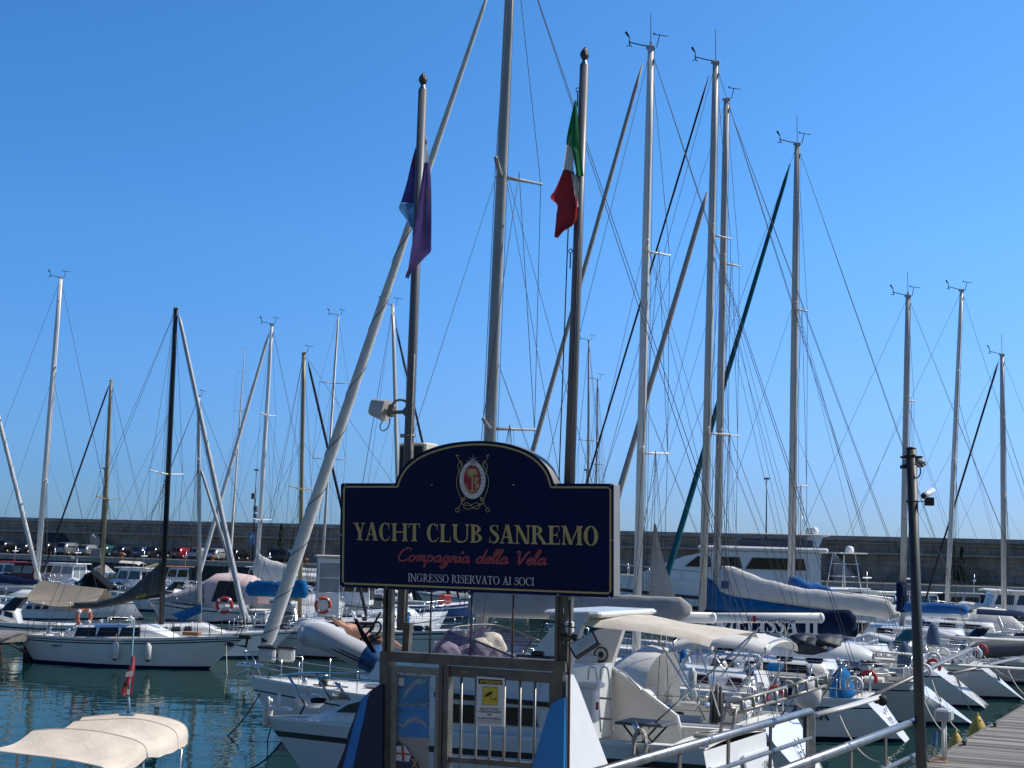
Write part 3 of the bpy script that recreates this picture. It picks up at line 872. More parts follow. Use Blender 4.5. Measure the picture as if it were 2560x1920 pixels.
def mast_top_gear(par, top, style, k=1.0, rz=0.0):
    M = Matrix.Rotation(rz, 3, 'Z')
    T = Vector(top)
    b = MB()
    b.rbox(T + Vector((0, 0, .03)), (.34 * k, .1 * k, .12 * k), .02)
    b.build('masthead', ALU, par)
    if 'v' in style:
        b = MB()
        a = T + M @ Vector((-.75 * k, 0, .22 * k))
        b.tube([T + Vector((0, 0, .08)), T + M @ Vector((-.3 * k, 0, .12 * k)), a], .022 * k, n=5)
        b.tube([a - Vector((0, 0, .13 * k)), a + Vector((0, 0, .2 * k))], .022 * k, n=5)
        b.add([a + M @ Vector((-.18, 0, .34)) * k, a + M @ Vector((-.04, 0, .16)) * k, a + M @ Vector((.0, .01, .2)) * k, a + M @ Vector((-.1, .01, .4)) * k], [(0, 1, 2, 3)])
        for q in (0, 2.1, 4.2): b.ell(a + Vector((.08 * k * math.cos(q), .08 * k * math.sin(q), -.13 * k)), (.03 * k,) * 3, n=6, k=4)
        b.build('wind_sensor', BLACK, par)
    if 'w' in style:
        b = MB(); a = T + M @ Vector((.3 * k, 0, .5 * k))
        b.tube([T + M @ Vector((.2 * k, 0, .05)), a], .017 * k, n=4)
        b.tube([a + M @ Vector((-.22 * k, 0, .03)), a + M @ Vector((.3 * k, 0, -.02))], .017 * k, n=4)
        b.add([a + M @ Vector((-.22, 0, .0)) * k, a + M @ Vector((-.12, 0, .02)) * k, a + M @ Vector((-.22, 0, .12)) * k], [(0, 1, 2)])
        b.build('wind_vane', WIRE, par)
    if 'a' in style:
        b = MB(); b.tube([T + Vector((0, 0, .05)), T + Vector((.02, 0, 1.3 * k))], .013 * k, n=4); b.build('antenna', WIRE, par)
    if 'l' in style:
        b = MB(); b.lathe([(.05 * k, 0), (.06 * k, .05), (.06 * k, .15 * k), (.04 * k, .2 * k), (0, .21 * k)], T + Vector((0, 0, .06)), n=8); b.build('masthead_light', GEL, par)

def tapered_mast(par, base, top, r, m, spreaders=(), slen=1.0, sweep=.25, srake=None, gear='vw', k=1.0, groove=True, flat=.72, rz=0):
    base, top = Vector(base), Vector(top)
    b = MB()
    b.tube([base, base.lerp(top, .5), base.lerp(top, .85), top], [r, r, r * .9, r * .72], n=10, flat=flat)
    mo = b.build('mast', m, par)
    if groove:
        b = MB(); off = Vector((-r * .98, 0, 0)); b.tube([base + off + Vector((0, 0, 1)), top + off * .75], r * .13, n=4); b.build('sail_track', ALUD, mo)
    tips = []
    for f in spreaders:
        p = base.lerp(top, f)
        L_ = slen * (1.15 - .3 * f)
        tp = []
        for sg in (1, -1):
            q = p + Vector((-sweep * L_, sg * L_, .06 * L_))
            b = MB(); b.tube([p + Vector((0, sg * r * .5, 0)), q], [r * .32, r * .22], n=6, flat=1.6)
            b.ell(q, (r * .34,) * 3, n=6, k=4)
            b.build('spreader', m if m is not ALUD else ALUW, mo)
            tp.append(q)
        tips.append(tp)
    mast_top_gear(mo, top, gear, k, rz)
    return mo, tips

def rigging(par, base, top, tips, chain_y, chain_x, chain_z, fore=None, aft=None, rw=.010, baby=True, halyards=2, m=None):
    base, top = Vector(base), Vector(top)
    b = MB()
    for s_, sg in ((0, 1), (1, -1)):
        pts = [top] + [t[s_] for t in reversed(tips)] + [Vector((chain_x, sg * chain_y, chain_z))]
        b.tube(pts, rw, n=4)
        for i, t in enumerate(tips):                    # diagonals
            f = base.lerp(top, ((i + 1) / (len(tips) + 1)) * .97 + .03)
            root = t[s_].copy(); root.y = 0
            b.tube([root, (tips[i - 1][s_] if i else Vector((chain_x + .25, sg * chain_y * .93, chain_z)))], rw, n=4)
            if i == 0: b.tube([root, Vector((chain_x - .4, sg * chain_y * .95, chain_z))], rw * .9, n=4)
    if fore is not None: b.tube([top, Vector(fore)], rw, n=4)
    if aft is not None:
        for a in (aft if isinstance(aft, list) else [aft]): b.tube([top, Vector(a)], rw, n=4)
    if tips:                                            # inner stay, check stays, spreader flag line
        f1 = base.lerp(top, .68); b.tube([f1, Vector((base.x + (fore[0] - base.x) * .62, 0, chain_z + .1))] if fore is not None else [f1, base + Vector((1.5, 0, 0))], rw * .8, n=4)
        for sg in (1, -1):
            b.tube([f1, Vector((chain_x - 3.6, sg * chain_y * .9, chain_z))], rw * .8, n=4)
            b.tube([base.lerp(top, .42), Vector((chain_x - 2.6, sg * .12, chain_z + 2.0))], rw * .6, n=4)
            b.tube([tips[0][0 if sg > 0 else 1] * .55 + Vector((base.x, 0, tips[0][0].z)) * .45, Vector((chain_x - .15, sg * chain_y, chain_z + .3))], rw * .55, n=4)
    for h in range(halyards):
        o = Vector((-.18 - .12 * h, .06 * (1 if h else -1), 0)); b.tube([top + o * .4, base + o + Vector((0, 0, 1.2))], rw * .8, n=4)
    return b.build('rigging', m or WIRE, par)

def furled(par, a, b_, r0, r1, m, name='furled_sail', wrap=True, k=10):
    a, b_ = Vector(a), Vector(b_)
    mb = MB()
    rr = random.Random(int(a.x * 97 + b_.z * 31))
    N = 26
    pts = [a.lerp(b_, i / N) for i in range(N + 1)]
    rs = []
    for i in range(N + 1):
        t = i / N
        e = min(1, t / .03, (1 - t) / .06 + .35)
        rs.append((r0 + (r1 - r0) * t) * e * (1 + rr.uniform(-.05, .05)))
    mb.tube(pts, rs, n=k)
    o = mb.build(name, m, par)
    if wrap:
        c = MB(); d = (b_ - a).normalized(); u = d.orthogonal().normalized(); v = d.cross(u); P = []
        for i in range(121):
            t = .01 + .7 * (i / 120) ** 1.15; q = 2 * math.pi * 9 * (i / 120) ** .8
            P.append(a.lerp(b_, t) + (u * math.cos(q) + v * math.sin(q)) * ((r0 + (r1 - r0) * t) * 1.03))
        c.tube(P, max(.006, r0 * .06), n=4); c.build('furling_line', WIRE, o)
    return o

def sail_cover(par, a, b_, h0, h1, w0, w1, m, name='sail_cover', drop=.1, lump=.05, front=.0, N=22, seed=1, skew=0.0, power=1.0):
    """bundle lying on the boom from the mast (a) to the outer end (b_)"""
    a, b_ = Vector(a), Vector(b_)
    rr = random.Random(seed); secs = []
    ph = [rr.uniform(0, 6) for _ in range(6)]
    for i in range(N + 1):
        t = i / N
        c = a.lerp(b_, t)
        h = h1 + (h0 - h1) * (1 - t) ** power; w = w0 + (w1 - w0) * t
        e = min(1.0, .25 + t / .05, .45 + (1 - t) / .03)
        ring = []
        for j in range(16):
            q = 2 * math.pi * j / 16
            s_, c_ = math.sin(q), math.cos(q)
            l = 1 + lump * (math.sin(11 * t + ph[0] + 2 * q) + .7 * math.sin(27 * t + ph[1] - 3 * q) + .5 * math.sin(53 * t + ph[2] + q))
            z = (h * max(0, s_) ** .8 if s_ > 0 else drop * s_)
            ring.append(c + Vector((front * max(0, s_) * (1 - t) ** 6, w / 2 * c_ * l * (1 - .35 * max(0, s_)), z * (l if s_ > 0 else 1))))
        mid = sum(ring, Vector()) / 16
        if e < 1: ring = [mid.lerp(p, e) for p in ring]
        secs.append(ring)
    mb = MB(); mb.loft(secs, 0)
    return mb.build(name, m, par)

def rails(par, xs, edge, L, h=.6, m=None, wires=2, bow=True, stern=True, r=.014, name='guard_rail'):
    """stanchions with wires along both sides; edge(x) -> (x, y, z) at the sheer"""
    m = m or STEEL
    for sg in (1, -1):
        mb = MB(); P = []
        for x in xs:
            e = edge(x); p = Vector((e[0], sg * (e[1] - .07), e[2])); P.append(p)
            mb.tube([p, p + Vector((0, 0, h))], r, n=5)
        for w in range(wires):
            mb.tube([p + Vector((0, 0, h * (1 - .48 * w))) for p in P], r * .5, n=4)
        mb.build(name, m, par)
    if bow:
        mb = MB(); e = edge(L); e2 = edge(L - 1.3)
        for hh in (h, h * .5):
            mb.tube(smooth_pts([(e2[0], e2[1] - .07, e2[2] + hh), (e2[0] + .8, (e2[1]) * .55, e[2] + hh + .03), (e[0] + .02, .12, e[2] + hh + .06), (e[0] + .02, -.12, e[2] + hh + .06), (e2[0] + .8, -(e2[1]) * .55, e[2] + hh + .03), (e2[0], -e2[1] + .07, e2[2] + hh)], 4), r * 1.1, n=6)
        for sg in (1, -1):
            mb.tube([(e2[0], sg * (e2[1] - .07), e2[2]), (e2[0], sg * (e2[1] - .07), e2[2] + h)], r * 1.1, n=6)
            mb.tube([(e[0] - .35, sg * .16, e[2]), (e[0] - .0, sg * .14, e[2] + h + .05)], r * 1.1, n=6)
        mb.build('pulpit', m, par)
    if stern:
        e = edge(.4); e2 = edge(1.5)
        for sg in (1, -1):
            mb = MB()
            for hh in (h, h * .5):
                mb.tube([(e2[0], sg * (e2[1] - .07), e2[2] + hh), (e[0], sg * (e[1] - .07), e[2] + hh), (e[0] - .05, sg * (e[1] * .5), e[2] + hh)], r * 1.1, n=6)
            mb.tube([(e[0], sg * (e[1] - .07), e[2]), (e[0], sg * (e[1] - .07), e[2] + h)], r * 1.1, n=6)
            mb.tube([(e[0] - .05, sg * (e[1] * .5), e[2]), (e[0] - .05, sg * (e[1] * .5), e[2] + h)], r * 1.1, n=6)
            mb.build('pushpit', m, par)

def winch(par, p, k=1.0):
    b = MB(); b.lathe([(.085 * k, 0), (.09 * k, .03 * k), (.055 * k, .07 * k), (.06 * k, .13 * k), (.08 * k, .16 * k), (.07 * k, .18 * k), (0, .185 * k)], p, n=12)
    return b.build('winch', STEEL, par)
def hatch(par, p, s=.5):
    b = MB(); b.rbox(Vector(p) + Vector((0, 0, .03)), (s, s, .06), .02, 0); b.rbox(Vector(p) + Vector((0, 0, .055)), (s * .8, s * .8, .03), .01, 1)
    return b.build('hatch', [GELG, DARKGL], par)
def vent(par, p, k=1.0):
    b = MB(); p = Vector(p)
    b.tube([p, p + Vector((0, 0, .12 * k)), p + Vector((-.02 * k, 0, .2 * k)), p + Vector((-.14 * k, 0, .25 * k))], [.06 * k, .06 * k, .07 * k, .1 * k], n=10)
    return b.build('ventilator', GEL, par)
def wheel_helm(par, p, r=.5, cover=None):
    p = Vector(p); b = MB()
    M = Matrix.Rotation(rad(90), 3, 'Y')
    b.torus(p + Vector((0, 0, .75)), r, .018, M=M, n=24, k=6)
    for q in range(6): b.tube([p + Vector((0, 0, .75)), p + Vector((0, r * math.cos(q * 1.047), .75 + r * math.sin(q * 1.047)))], .009, n=4)
    b.build('helm_wheel', STEEL, par)
    b = MB(); b.rbox(p + Vector((.18, 0, .42)), (.22, .28, .84), .04); b.build('pedestal', GEL, par)

def fender(p, h, r, label, m=None, group='white fenders hanging along hulls', tipm=None, name='fender'):
    t = thing(name, label, 'fender', p, 0, group)
    b = MB(); b.lathe([(.02, 0), (r * .4, .03 * h), (r, .16 * h), (r, .82 * h), (r * .55, .94 * h), (.05, h)], n=12); b.build('body', m or FEND, t)
    b = MB(); b.lathe([(.03, -.02 * h), (r * .42, .01 * h), (r * .8, .09 * h), (r * .5, .1 * h)], n=12); b.build('end_cap', tipm or NAVY, t)
    b = MB(); b.tube([(0, 0, h * .98), (.01, 0, h * 1.45)], .012, n=5); b.build('lanyard', ROPEW, t)
    return t
def lifebuoy(p, R, r, rz, label, m=None, tilt=0.0):
    t = thing('lifebuoy', label, 'lifebuoy', p, rz, 'lifebuoys hung on rails')
    M = Matrix.Rotation(rad(90) + tilt, 3, 'X')
    b = MB(); b.torus((0, 0, 0), R, r, M=M, n=28, k=10); b.build('ring', m or ORANGE, t)
    for q in (.7, 2.3, 3.9, 5.5):
        b = MB(); b.torus((0, 0, 0), R, r * 1.06, M=M, n=5, k=10, a0=q, a1=q + .28); b.build('band', GEL, t)
    return t

def sailboat(label, stern, bow, B=3.6, fs=1.0, fb=1.35, hullmats=None, stripes=(), mast=None, name='sailing_yacht', group='sailing yachts at their moorings',
             cabin=(.32, .72, .5), wins=((.1, .3), (.36, .56), (.62, .8)), sternstyle='reverse', rev=.8, cock=(.07, .30), rail_n=6, detail=2, railm=None, winmat=None, frame=None,
             deckm=None, fur=None, boom=None, cover=None, backstay=True, helm=False, rw=.009, cat='sailing yacht', bow_over=1.2, wh=(.3, .8), tw=.72, cabmat=None, slope_f=1.0, chain=None, bowsharp=1.7, hb=1.0, vee=.55, flare=.12, vt=0.0, gear=True):
    s_, b_ = Vector(stern), Vector(bow)
    d = Vector((b_.x - s_.x, b_.y - s_.y, 0)); L = d.length
    rz = math.atan2(d.y, d.x)
    t = thing(name, label, cat, (s_.x, s_.y, 0), rz, group)
    fr = Frame((s_.x, s_.y, 0), rz)
    hm = hullmats or [GEL, NAVY, NAVY, BOTTOM, GEL]
    ck = (cock[0] * L, cock[1] * L) if cock else None
    e_ = hull_mesh('hull', t, L, B, fs, fb, hm, sternstyle, rev, stripes=stripes, cock=ck, deckmat=deckm, bow_over=bow_over, tw=tw, bowsharp=bowsharp, vee=vee, flare=flare, vt=vt)
    edge = lambda x: e_(x / L)
    zd = lambda x: edge(x)[2] + .07
    if cabin:
        x0, x1, h = cabin[0] * L, cabin[1] * L, cabin[2]
        cabin_trunk(t, x0, x1, min(B * .33, edge(x0)[1] - .35), max(.35, min(B * .26, edge(x1)[1] - .4)), zd(x0) - .08, zd(x1) - .08, h, [cabmat or GEL], wins, winmat=winmat, frame=frame, wh=wh, slope_f=slope_f, hb=hb)
        if detail > 1:
            hatch(t, ((x0 * .35 + x1 * .65), 0, zd(x1) - .08 + h + .0), .5)
            for sg in (1, -1):
                winch(t, (x0 - .25, sg * (B * .30), zd(x0) + .02), 1.3); winch(t, (x0 + .35, sg * .5, zd(x0) - .05 + h), 1.1)
                winch(t, (x0 - 1.1, sg * (B * .31), zd(x0) + .02), 1.5)
            vent(t, (x0 + (x1 - x0) * .45, .45, zd(x0) + h - .05), 1.2)
        hatch(t, (min(x1 + .7, L * .84), 0, zd(L * .8) - .02), .45)
    if rail_n:
        xs = [L * (.12 + (.86 - .12) * i / (rail_n - 1)) for i in range(rail_n)]
        rails(t, xs, edge, L, m=railm)
    if helm: wheel_helm(t, (ck[0] + .9, 0, fs - .4))
    if detail > 1 and cabin and gear:                  # loose gear that makes a deck look used
        rr = random.Random(int(L * 100 + s_.x * 7))
        for k in range(3):
            q = rr.uniform(-.5, .5); mb = MB(); P = [(x0 + .2, q, zd(x0) - .08 + h + .06), (x0 + (x1 - x0) * .5, q * .6, zd(x0) + h), (x1 - slope_f, q * .2, zd(x1) - .05 + h), (x1 + .5, q * .1, zd(x1) + .1)]
            mb.tube(P, .013, n=4); mb.build('running_line', (ROPEW, ROPED, BLUEST)[k], t)
        mb = MB(); mb.rbox((x1 - slope_f - .35, rr.uniform(-.2, .2), zd(x1) - .08 + h + .16), (.75, .5, .26), .06); mb.build('life_raft', GEL2, t)
        for sg in (1, -1):
            e = edge(x0 - .9); mb = MB(); mb.tube([(x0 - .2, sg * (B * .34), zd(x0) + .02), (x0 - 1.9, sg * (B * .35), zd(x0) + .02)], .10, n=8, flat=1.6); mb.build('cockpit_cushion', (BLUEST, CANV_W, NAVY)[rr.randrange(3)], t)
            e = edge(L * .22); mb = MB(); mb.torus((L * .1, sg * (edge(L * .1)[1] - .1), edge(L * .1)[2] + .42), .20, .055, M=Matrix.Rotation(rad(90), 3, 'X'), n=16, k=6, a0=-.6, a1=3.8); mb.build('horseshoe_buoy', (GEL, GEL, GEL2, RED)[rr.randrange(4)], t)
            mb = MB(); mb.torus((L * .24, sg * (edge(L * .24)[1] - .15), edge(L * .24)[2] + .3), .13, .05, M=Matrix.Rotation(rad(90), 3, 'X'), n=12, k=5); mb.build('rope_hank', (ROPEW, ROPED)[rr.randrange(2)], t)
            for f in (.45, .62):
                e = edge(L * f); mb = MB(); mb.lathe([(.03, 0), (.1, .06), (.12, .15), (.12, .5), (.06, .62), (.02, .66)], (e[0], sg * (e[1] - .12), e[2] + .02), n=9); mb.build('deck_fender', (CANV_B, FEND, NAVY)[rr.randrange(3)], t)
        for k in range(16):
            x = rr.uniform(L * .1, L * .9); e = edge(x); y = rr.choice((-1, 1)) * max(.1, e[1] - rr.uniform(.18, .8)); z = e[2] + .04; c = rr.randrange(5); mb = MB()
            if x0 - .3 < x < x1 and abs(y) < B * .34: z += h * .9
            if c == 0: mb.rbox((x, y, z + .08), (.22, .14, .18), .03); mb.build('instrument_pod', BLACK, t)
            elif c == 1: mb.lathe([(.09, 0), (.06, .05), (.08, .15), (0, .16)], (x, y, z), n=9); mb.build('winch', STEEL, t)
            elif c == 2: mb.tube([(x - .5, y, z + .03), (x + .5, y, z + .03)], .02, n=5); mb.build('genoa_track', BLACK, t)
            elif c == 3: mb.torus((x, y, z + .05), .14, .045, n=12, k=5); mb.torus((x + .02, y, z + .12), .11, .04, n=12, k=5); mb.build('rope_coil', (ROPEW, ROPED, ROPEW)[k % 3], t)
            else: mb.rbox((x, y, z + .12), (.5, .28, .24), .06); mb.build('deck_bag', (CANV_B, CANV_W, CANV_N, CANV_G)[k % 4], t)
        mb = MB(); xx = rev * .6
        for sg in (1, -1): mb.tube([(xx + .02, sg * .17, fs * .75), (xx - .35, sg * .17, .15)], .018, n=5)
        for k in range(4): mb.tube([(xx - .02 - .09 * k, -.17, fs * .68 - .16 * k), (xx - .02 - .09 * k, .17, fs * .68 - .16 * k)], .018, n=5)
        mb.build('swim_ladder', BLACK if rev > 1.5 else STEEL, t)
    info = dict(t=t, fr=fr, L=L, edge=edge, zd=zd, rz=rz)
    if mast:
        (bx_, by_), (tx_, ty_) = mast['base'], mast['top']
        base = fr.Y(bx_, by_); base.z = min(base.z, zd(base.x) + (cabin[2] if cabin and x0 < base.x < x1 else 0))
        base.y = 0
        top = fr.Y(tx_, ty_)
        D = fr.wor(base).y
        r = mast['w'] * D / FP / 2
        mo, tips = tapered_mast(t, base, top, r, mast.get('m', ALU), mast.get('sp', (.36, .66)), mast.get('sl', 1.0), mast.get('sweep', .2), gear=mast.get('gear', 'vw'), k=mast.get('k', 1.0) * .78, rz=mast.get('grz', -rz))
        e = edge(base.x - .3)
        rigging(t, base, top, tips, e[1] - .1, base.x - .3, e[2], fore=(edge(L)[0] - .1, 0, edge(L)[2]) if mast.get('fore', True) else None, aft=[(edge(0.3)[0], .3, edge(.3)[2]), (edge(0.3)[0], -.3, edge(.3)[2])] if backstay else None, rw=rw, halyards=mast.get('hal', 2))
        info.update(base=base, top=top, mo=mo)
    if fur:
        a = fr.Y(*fur['a']); b2 = fr.Y(*fur['b'])
        D = fr.wor(a).y; dv_ = (a - b2).normalized(); zt_ = zd(min(L, max(0, a.x))) + .35
        if a.z > zt_: a = a + dv_ * ((zt_ - a.z) / dv_.z)
        furled(t, a, b2, fur['w'][0] * D / FP / 2, fur['w'][1] * D / FP / 2, fur.get('m', CANV_W), wrap=fur.get('wrap', True))
    if boom:
        a = fr.Y(*boom['a']); b2 = fr.Y(*boom['b'])
        mb = MB(); mb.tube([a, b2], boom.get('r', .09), n=10, flat=.7); mb.ell(b2, (boom.get('r', .09) * .7, boom.get('r', .09) * .7, boom.get('r', .09)))
        bo = mb.build('boom', boom.get('m', ALU), t)
        info['boom'] = (a, b2)
        if boom.get('sheet', True):
            mb = MB(); q = a.lerp(b2, .8)
            for dx in (-.12, .1): mb.tube([q + Vector((dx * .4, 0, -.08)), (q.x + dx, dx, zd(max(q.x, .5)) + .05)], .012, n=4)
            mb.build('mainsheet', ROPEW, t)
    if cover:
        a = fr.Y(*cover['a']); b2 = fr.Y(*cover['b'])
        sail_cover(t, a, b2, cover['h'][0], cover['h'][1], cover.get('wd', (.5, .35))[0], cover.get('wd', (.5, .35))[1], cover['m'], drop=cover.get('drop', .15), front=cover.get('front', 0), seed=cover.get('seed', 1), power=cover.get('pow', 1.0), lump=cover.get('lump', .05))
    return info

def motorboat(label, px, D, ang, L=7.0, B=2.6, style='wheelhouse', hm=None, fs=.8, fb=1.25, name='motorboat', group='motorboats moored by the far quay', cat='motorboat', roofm=None, glass=None, canv=None, cabm=None, stripes=((.12, .2),), z=0.0, extra=()):
    """px: photo column of the boat centre, D: depth, ang: heading in degrees (0 = bow to the right, 90 = bow away)"""
    c = Vector((xat(px, D), D, 0)); rz = rad(ang)
    o = c - Vector((math.cos(rz), math.sin(rz), 0)) * L / 2
    t = thing(name, label, cat, o, rz, group)
    hm = hm or [GEL, NAVY, NAVY, BOTTOM, GEL]
    gl = glass or DARKGL; cab = cabm or GEL
    e_ = hull_mesh('hull', t, L, B, fs, fb, hm, 'plain', 0, stripes=stripes, cock=(.08 * L, .36 * L), cockw=.38, bow_over=.9, tw=.88, bowsharp=2.2, nst=14, flare=.2)
    zs = fs + .05
    if style in ('wheelhouse', 'tower', 'trawler'):
        x0, x1 = L * .36, L * .66
        h = 1.75 if style != 'tower' else 1.5
        cabin_trunk(t, x0 + .9, L * .86, B * .36, B * .2, zs + .1, fb - .05, .45, [cab], (), slope_f=1.0, name='fore_cabin')
        b = MB()
        b.loft([[(x0, sg * B * .36, zs) for sg in (1, -1)] + [(x0 + .05, -B * .32, zs + h), (x0 + .05, B * .32, zs + h)],
                [(x1, sg * B * .34, zs) for sg in (1, -1)] + [(x1 - .5, -B * .30, zs + h), (x1 - .5, B * .30, zs + h)]], 0, sm=False)
        c_ = b.build('wheelhouse', cab, t)
        for sg in (1, -1):
            for a, w in ((.06, .5), (.55, .92)):
                b = MB(); q = []
                for f, k in ((a, .5), (w, .5), (w - .05, .88), (a, .88)):
                    q.append((x0 + (x1 - x0) * f - .5 * k * f * .6, sg * (B * .36 + (-.02 * f - .04 * k) * B + .004), zs + h * k))
                b.slab(q, (0, sg * .015, 0)); b.build('window', gl, c_)
        for y0, y1 in ((-.28, -.02), (.02, .28)):
            b = MB(); q = [(x1 - .5 * k + .006, y * B, zs + h * k) for y, k in ((y0, .5), (y1, .5), (y1 * .95, .88), (y0 * .95, .88))]
            b.slab(q, (.015, 0, 0)); b.build('windscreen', gl, c_)
            b = MB(); q = [(x0 + .05 * k - .006, y * B, zs + h * k) for y, k in ((y0, .2), (y1, .2), (y1 * .95, .86), (y0 * .95, .86))]
            b.slab(q, (-.015, 0, 0)); b.build('window', gl, c_)
        b = MB(); b.rbox(((x0 + x1) / 2 - .25, 0, zs + h + .05), (x1 - x0 + .35, B * .74, .1), .03); b.build('roof', roofm or cab, t)
        if style == 'tower':
            b = MB(); zt = zs + h + 2.6
            for sx in (0, 1):
                for sg in (1, -1): b.tube([(x0 + .2 + sx * 1.5, sg * B * .3, zs + h), (x0 + .5 + sx * .9, sg * B * .2, zt)], .035, n=6)
            for f in (.35, .7):
                for sg in (1, -1): b.tube([(x0 + .3, sg * B * .26, zs + h + 2.6 * f), (x0 + 1.5, sg * B * .26, zs + h + 2.6 * f)], .025, n=5)
            b.build('tower_frame', STEEL, t)
            b = MB(); b.rbox((x0 + .9, 0, zt), (2.2, B * .7, .08), .02); b.build('tower_roof', GEL, t)
            b = MB(); b.lathe([(.3, 0), (.32, .1), (.3, .35), (.15, .48), (0, .5)], (x0 + .6, .2, zt + .05), n=12); b.build('radar_dome', GEL, t)
        else:
            b = MB(); b.tube([(x0 + .4, 0, zs + h), (x0 + .35, 0, zs + h + 1.5)], .03, n=6); b.tube([(x0 + .35, -.45, zs + h + 1.0), (x0 + .35, .45, zs + h + 1.0)], .02, n=5); b.build('signal_mast', STEEL, t)
            b = MB(); b.rbox((x0 + .35, 0, zs + h + 1.05), (.16, .9, .1), .03); b.build('radar', GEL, t)
    if style in ('cuddy', 'canopy', 'hood'):
        x0, x1 = L * .34, L * .84
        cabin_trunk(t, L * .42, x1, B * .38, B * .18, zs, fb - .05, .62, [cab], ((.1, .4), (.48, .75)), slope_f=1.3, winmat=gl, wh=(.35, .75))
        b = MB(); xw = L * .46
        b.strip([(xw - .2, -B * .36, zs + .6), (xw + .5, -B * .25, zs + .62), (xw + .62, 0, zs + .63), (xw + .5, B * .25, zs + .62), (xw - .2, B * .36, zs + .6)],
                [(xw - .6, -B * .33, zs + 1.2), (xw - .1, -B * .22, zs + 1.22), (xw - .02, 0, zs + 1.23), (xw - .1, B * .22, zs + 1.22), (xw - .6, B * .33, zs + 1.2)], 0, 2)
        b.build('windscreen', gl, t)
        if style != 'cuddy':
            b = MB(); cm = canv or CANV_N
            N = 8; zt = zs + (1.95 if style == 'canopy' else 1.5)
            A = [[(L * .06 if style == 'hood' else L * .14, -B * .4, zs + (.15 if style == 'hood' else zt - zs - .25)), (L * .2, -B * .42, zs + (.75 if style == 'hood' else zt - zs - .12)), (L * .34, -B * .4, zt - .1), (xw - .1, -B * .34, zt - .35 if style == 'hood' else zt - .08)]]
            secs = []
            for j in range(N + 1):
                q = math.pi * j / N
                row = []
                for p in A[0]:
                    row.append((p[0], p[1] * math.cos(q), p[2] + .22 * math.sin(q) * (1 if p[2] > zs + .4 else .8)))
                secs.append(row)
            b.loft(secs, 0, close=False, sm=True)
            if style == 'hood':
                for sg in (1, -1):
                    b.add([(p[0], p[1] * -sg, p[2]) for p in A[0]] + [(xw, sg * B * .4, zs + .05), (L * .06, sg * B * .42, zs + .05)], [(0, 1, 2, 3, 4, 5)])
            b.build('canopy', cm, t)
            if style == 'canopy':
                b = MB()
                for x in (L * .15, L * .33):
                    for sg in (1, -1): b.tube([(L * .24, sg * B * .43, zs), (x, sg * B * .4, zt - .15)], .016, n=5)
                b.build('canopy_frame', STEEL, t)
    if style == 'open':
        b = MB(); b.rbox((L * .48, 0, zs + .35), (.7, .8, .9), .08); b.build('console', cab, t)
        b = MB(); b.strip([(L * .53, -.35, zs + .8), (L * .53, .35, zs + .8)], [(L * .5, -.3, zs + 1.15), (L * .5, .3, zs + 1.15)], 0, 3); b.build('windscreen', gl, t)
        b = MB(); b.rbox((.1, 0, fs + .35), (.35, .4, .7), .08); b.build('outboard_motor', BLACK, t)
    b = MB(); P = []
    for f in (.6, .72, .84, .95):
        e = e_(f); p = Vector((e[0], e[1] - .06, e[2]))
        for sg in (1, -1): b.tube([(p.x, sg * p.y, p.z), (p.x, sg * p.y, p.z + .5)], .014, n=4)
        P.append(p + Vector((0, 0, .5)))
    Q = P + [Vector((e_(1.0)[0], 0, e_(1.0)[2] + .52))] + [Vector((p.x, -p.y, p.z)) for p in reversed(P)]
    b.tube(Q, .016, n=5); b.build('bow_rail', STEEL, t)
    return t
# ---------------------------------------------------------------- moored sailing yachts on the club pontoon
def P2(px, Y): return Vector((xat(px, Y), Y, 0))
def along(p, deg, L): return Vector((p.x + math.cos(rad(deg)) * L, p.y + math.sin(rad(deg)) * L, 0))
def sb_at(px, D, deg, L, frac=.55):
    c = P2(px, D); return along(c, deg + 180, L * frac), along(c, deg, L * (1 - frac))
HM = lambda top=GEL, st=NAVY, boot=NAVY, bot=BOTTOM, tr=GEL: [top, st, boot, bot, tr]
BOATDIR = 158

# big yacht whose mast rises behind the sign
yB = sailboat('large white yacht with a thick furled headsail and a grey boom cover behind the sign', (7.1, 34.2), (-6.75, 40.5), B=4.3, fs=1.35, fb=1.5,
    hullmats=HM(GEL, NAVY), stripes=((.30, .34),), mast=dict(base=(1203, 1510), top=(1282, -187), w=30, sp=(.318, .654), sl=1.45, sweep=.35, m=mat('grey_mast', (.36, .37, .375), .5, .05, var=.12, scale=2, stretch=(1, 1, .25)), gear='v', hal=2),
    fur=dict(a=(672, 1594), b=(1228, -40), w=(36, 9), m=CANV_W), boom=dict(a=(1200, 1530), b=(1782, 1545), r=.13, m=ALUW),
    cover=dict(a=(1172, 1528), b=(1728, 1540), h=(.62, .40), m=CANV_G, wd=(.42, .36), drop=.14, lump=.03), cabin=(.28, .70, .52), wins=((.08, .22), (.3, .46), (.55, .7)), rev=1.0, cock=(.05, .27), rail_n=7, frame=GEL, vt=.5)
fr = yB['fr']; t = yB['t']
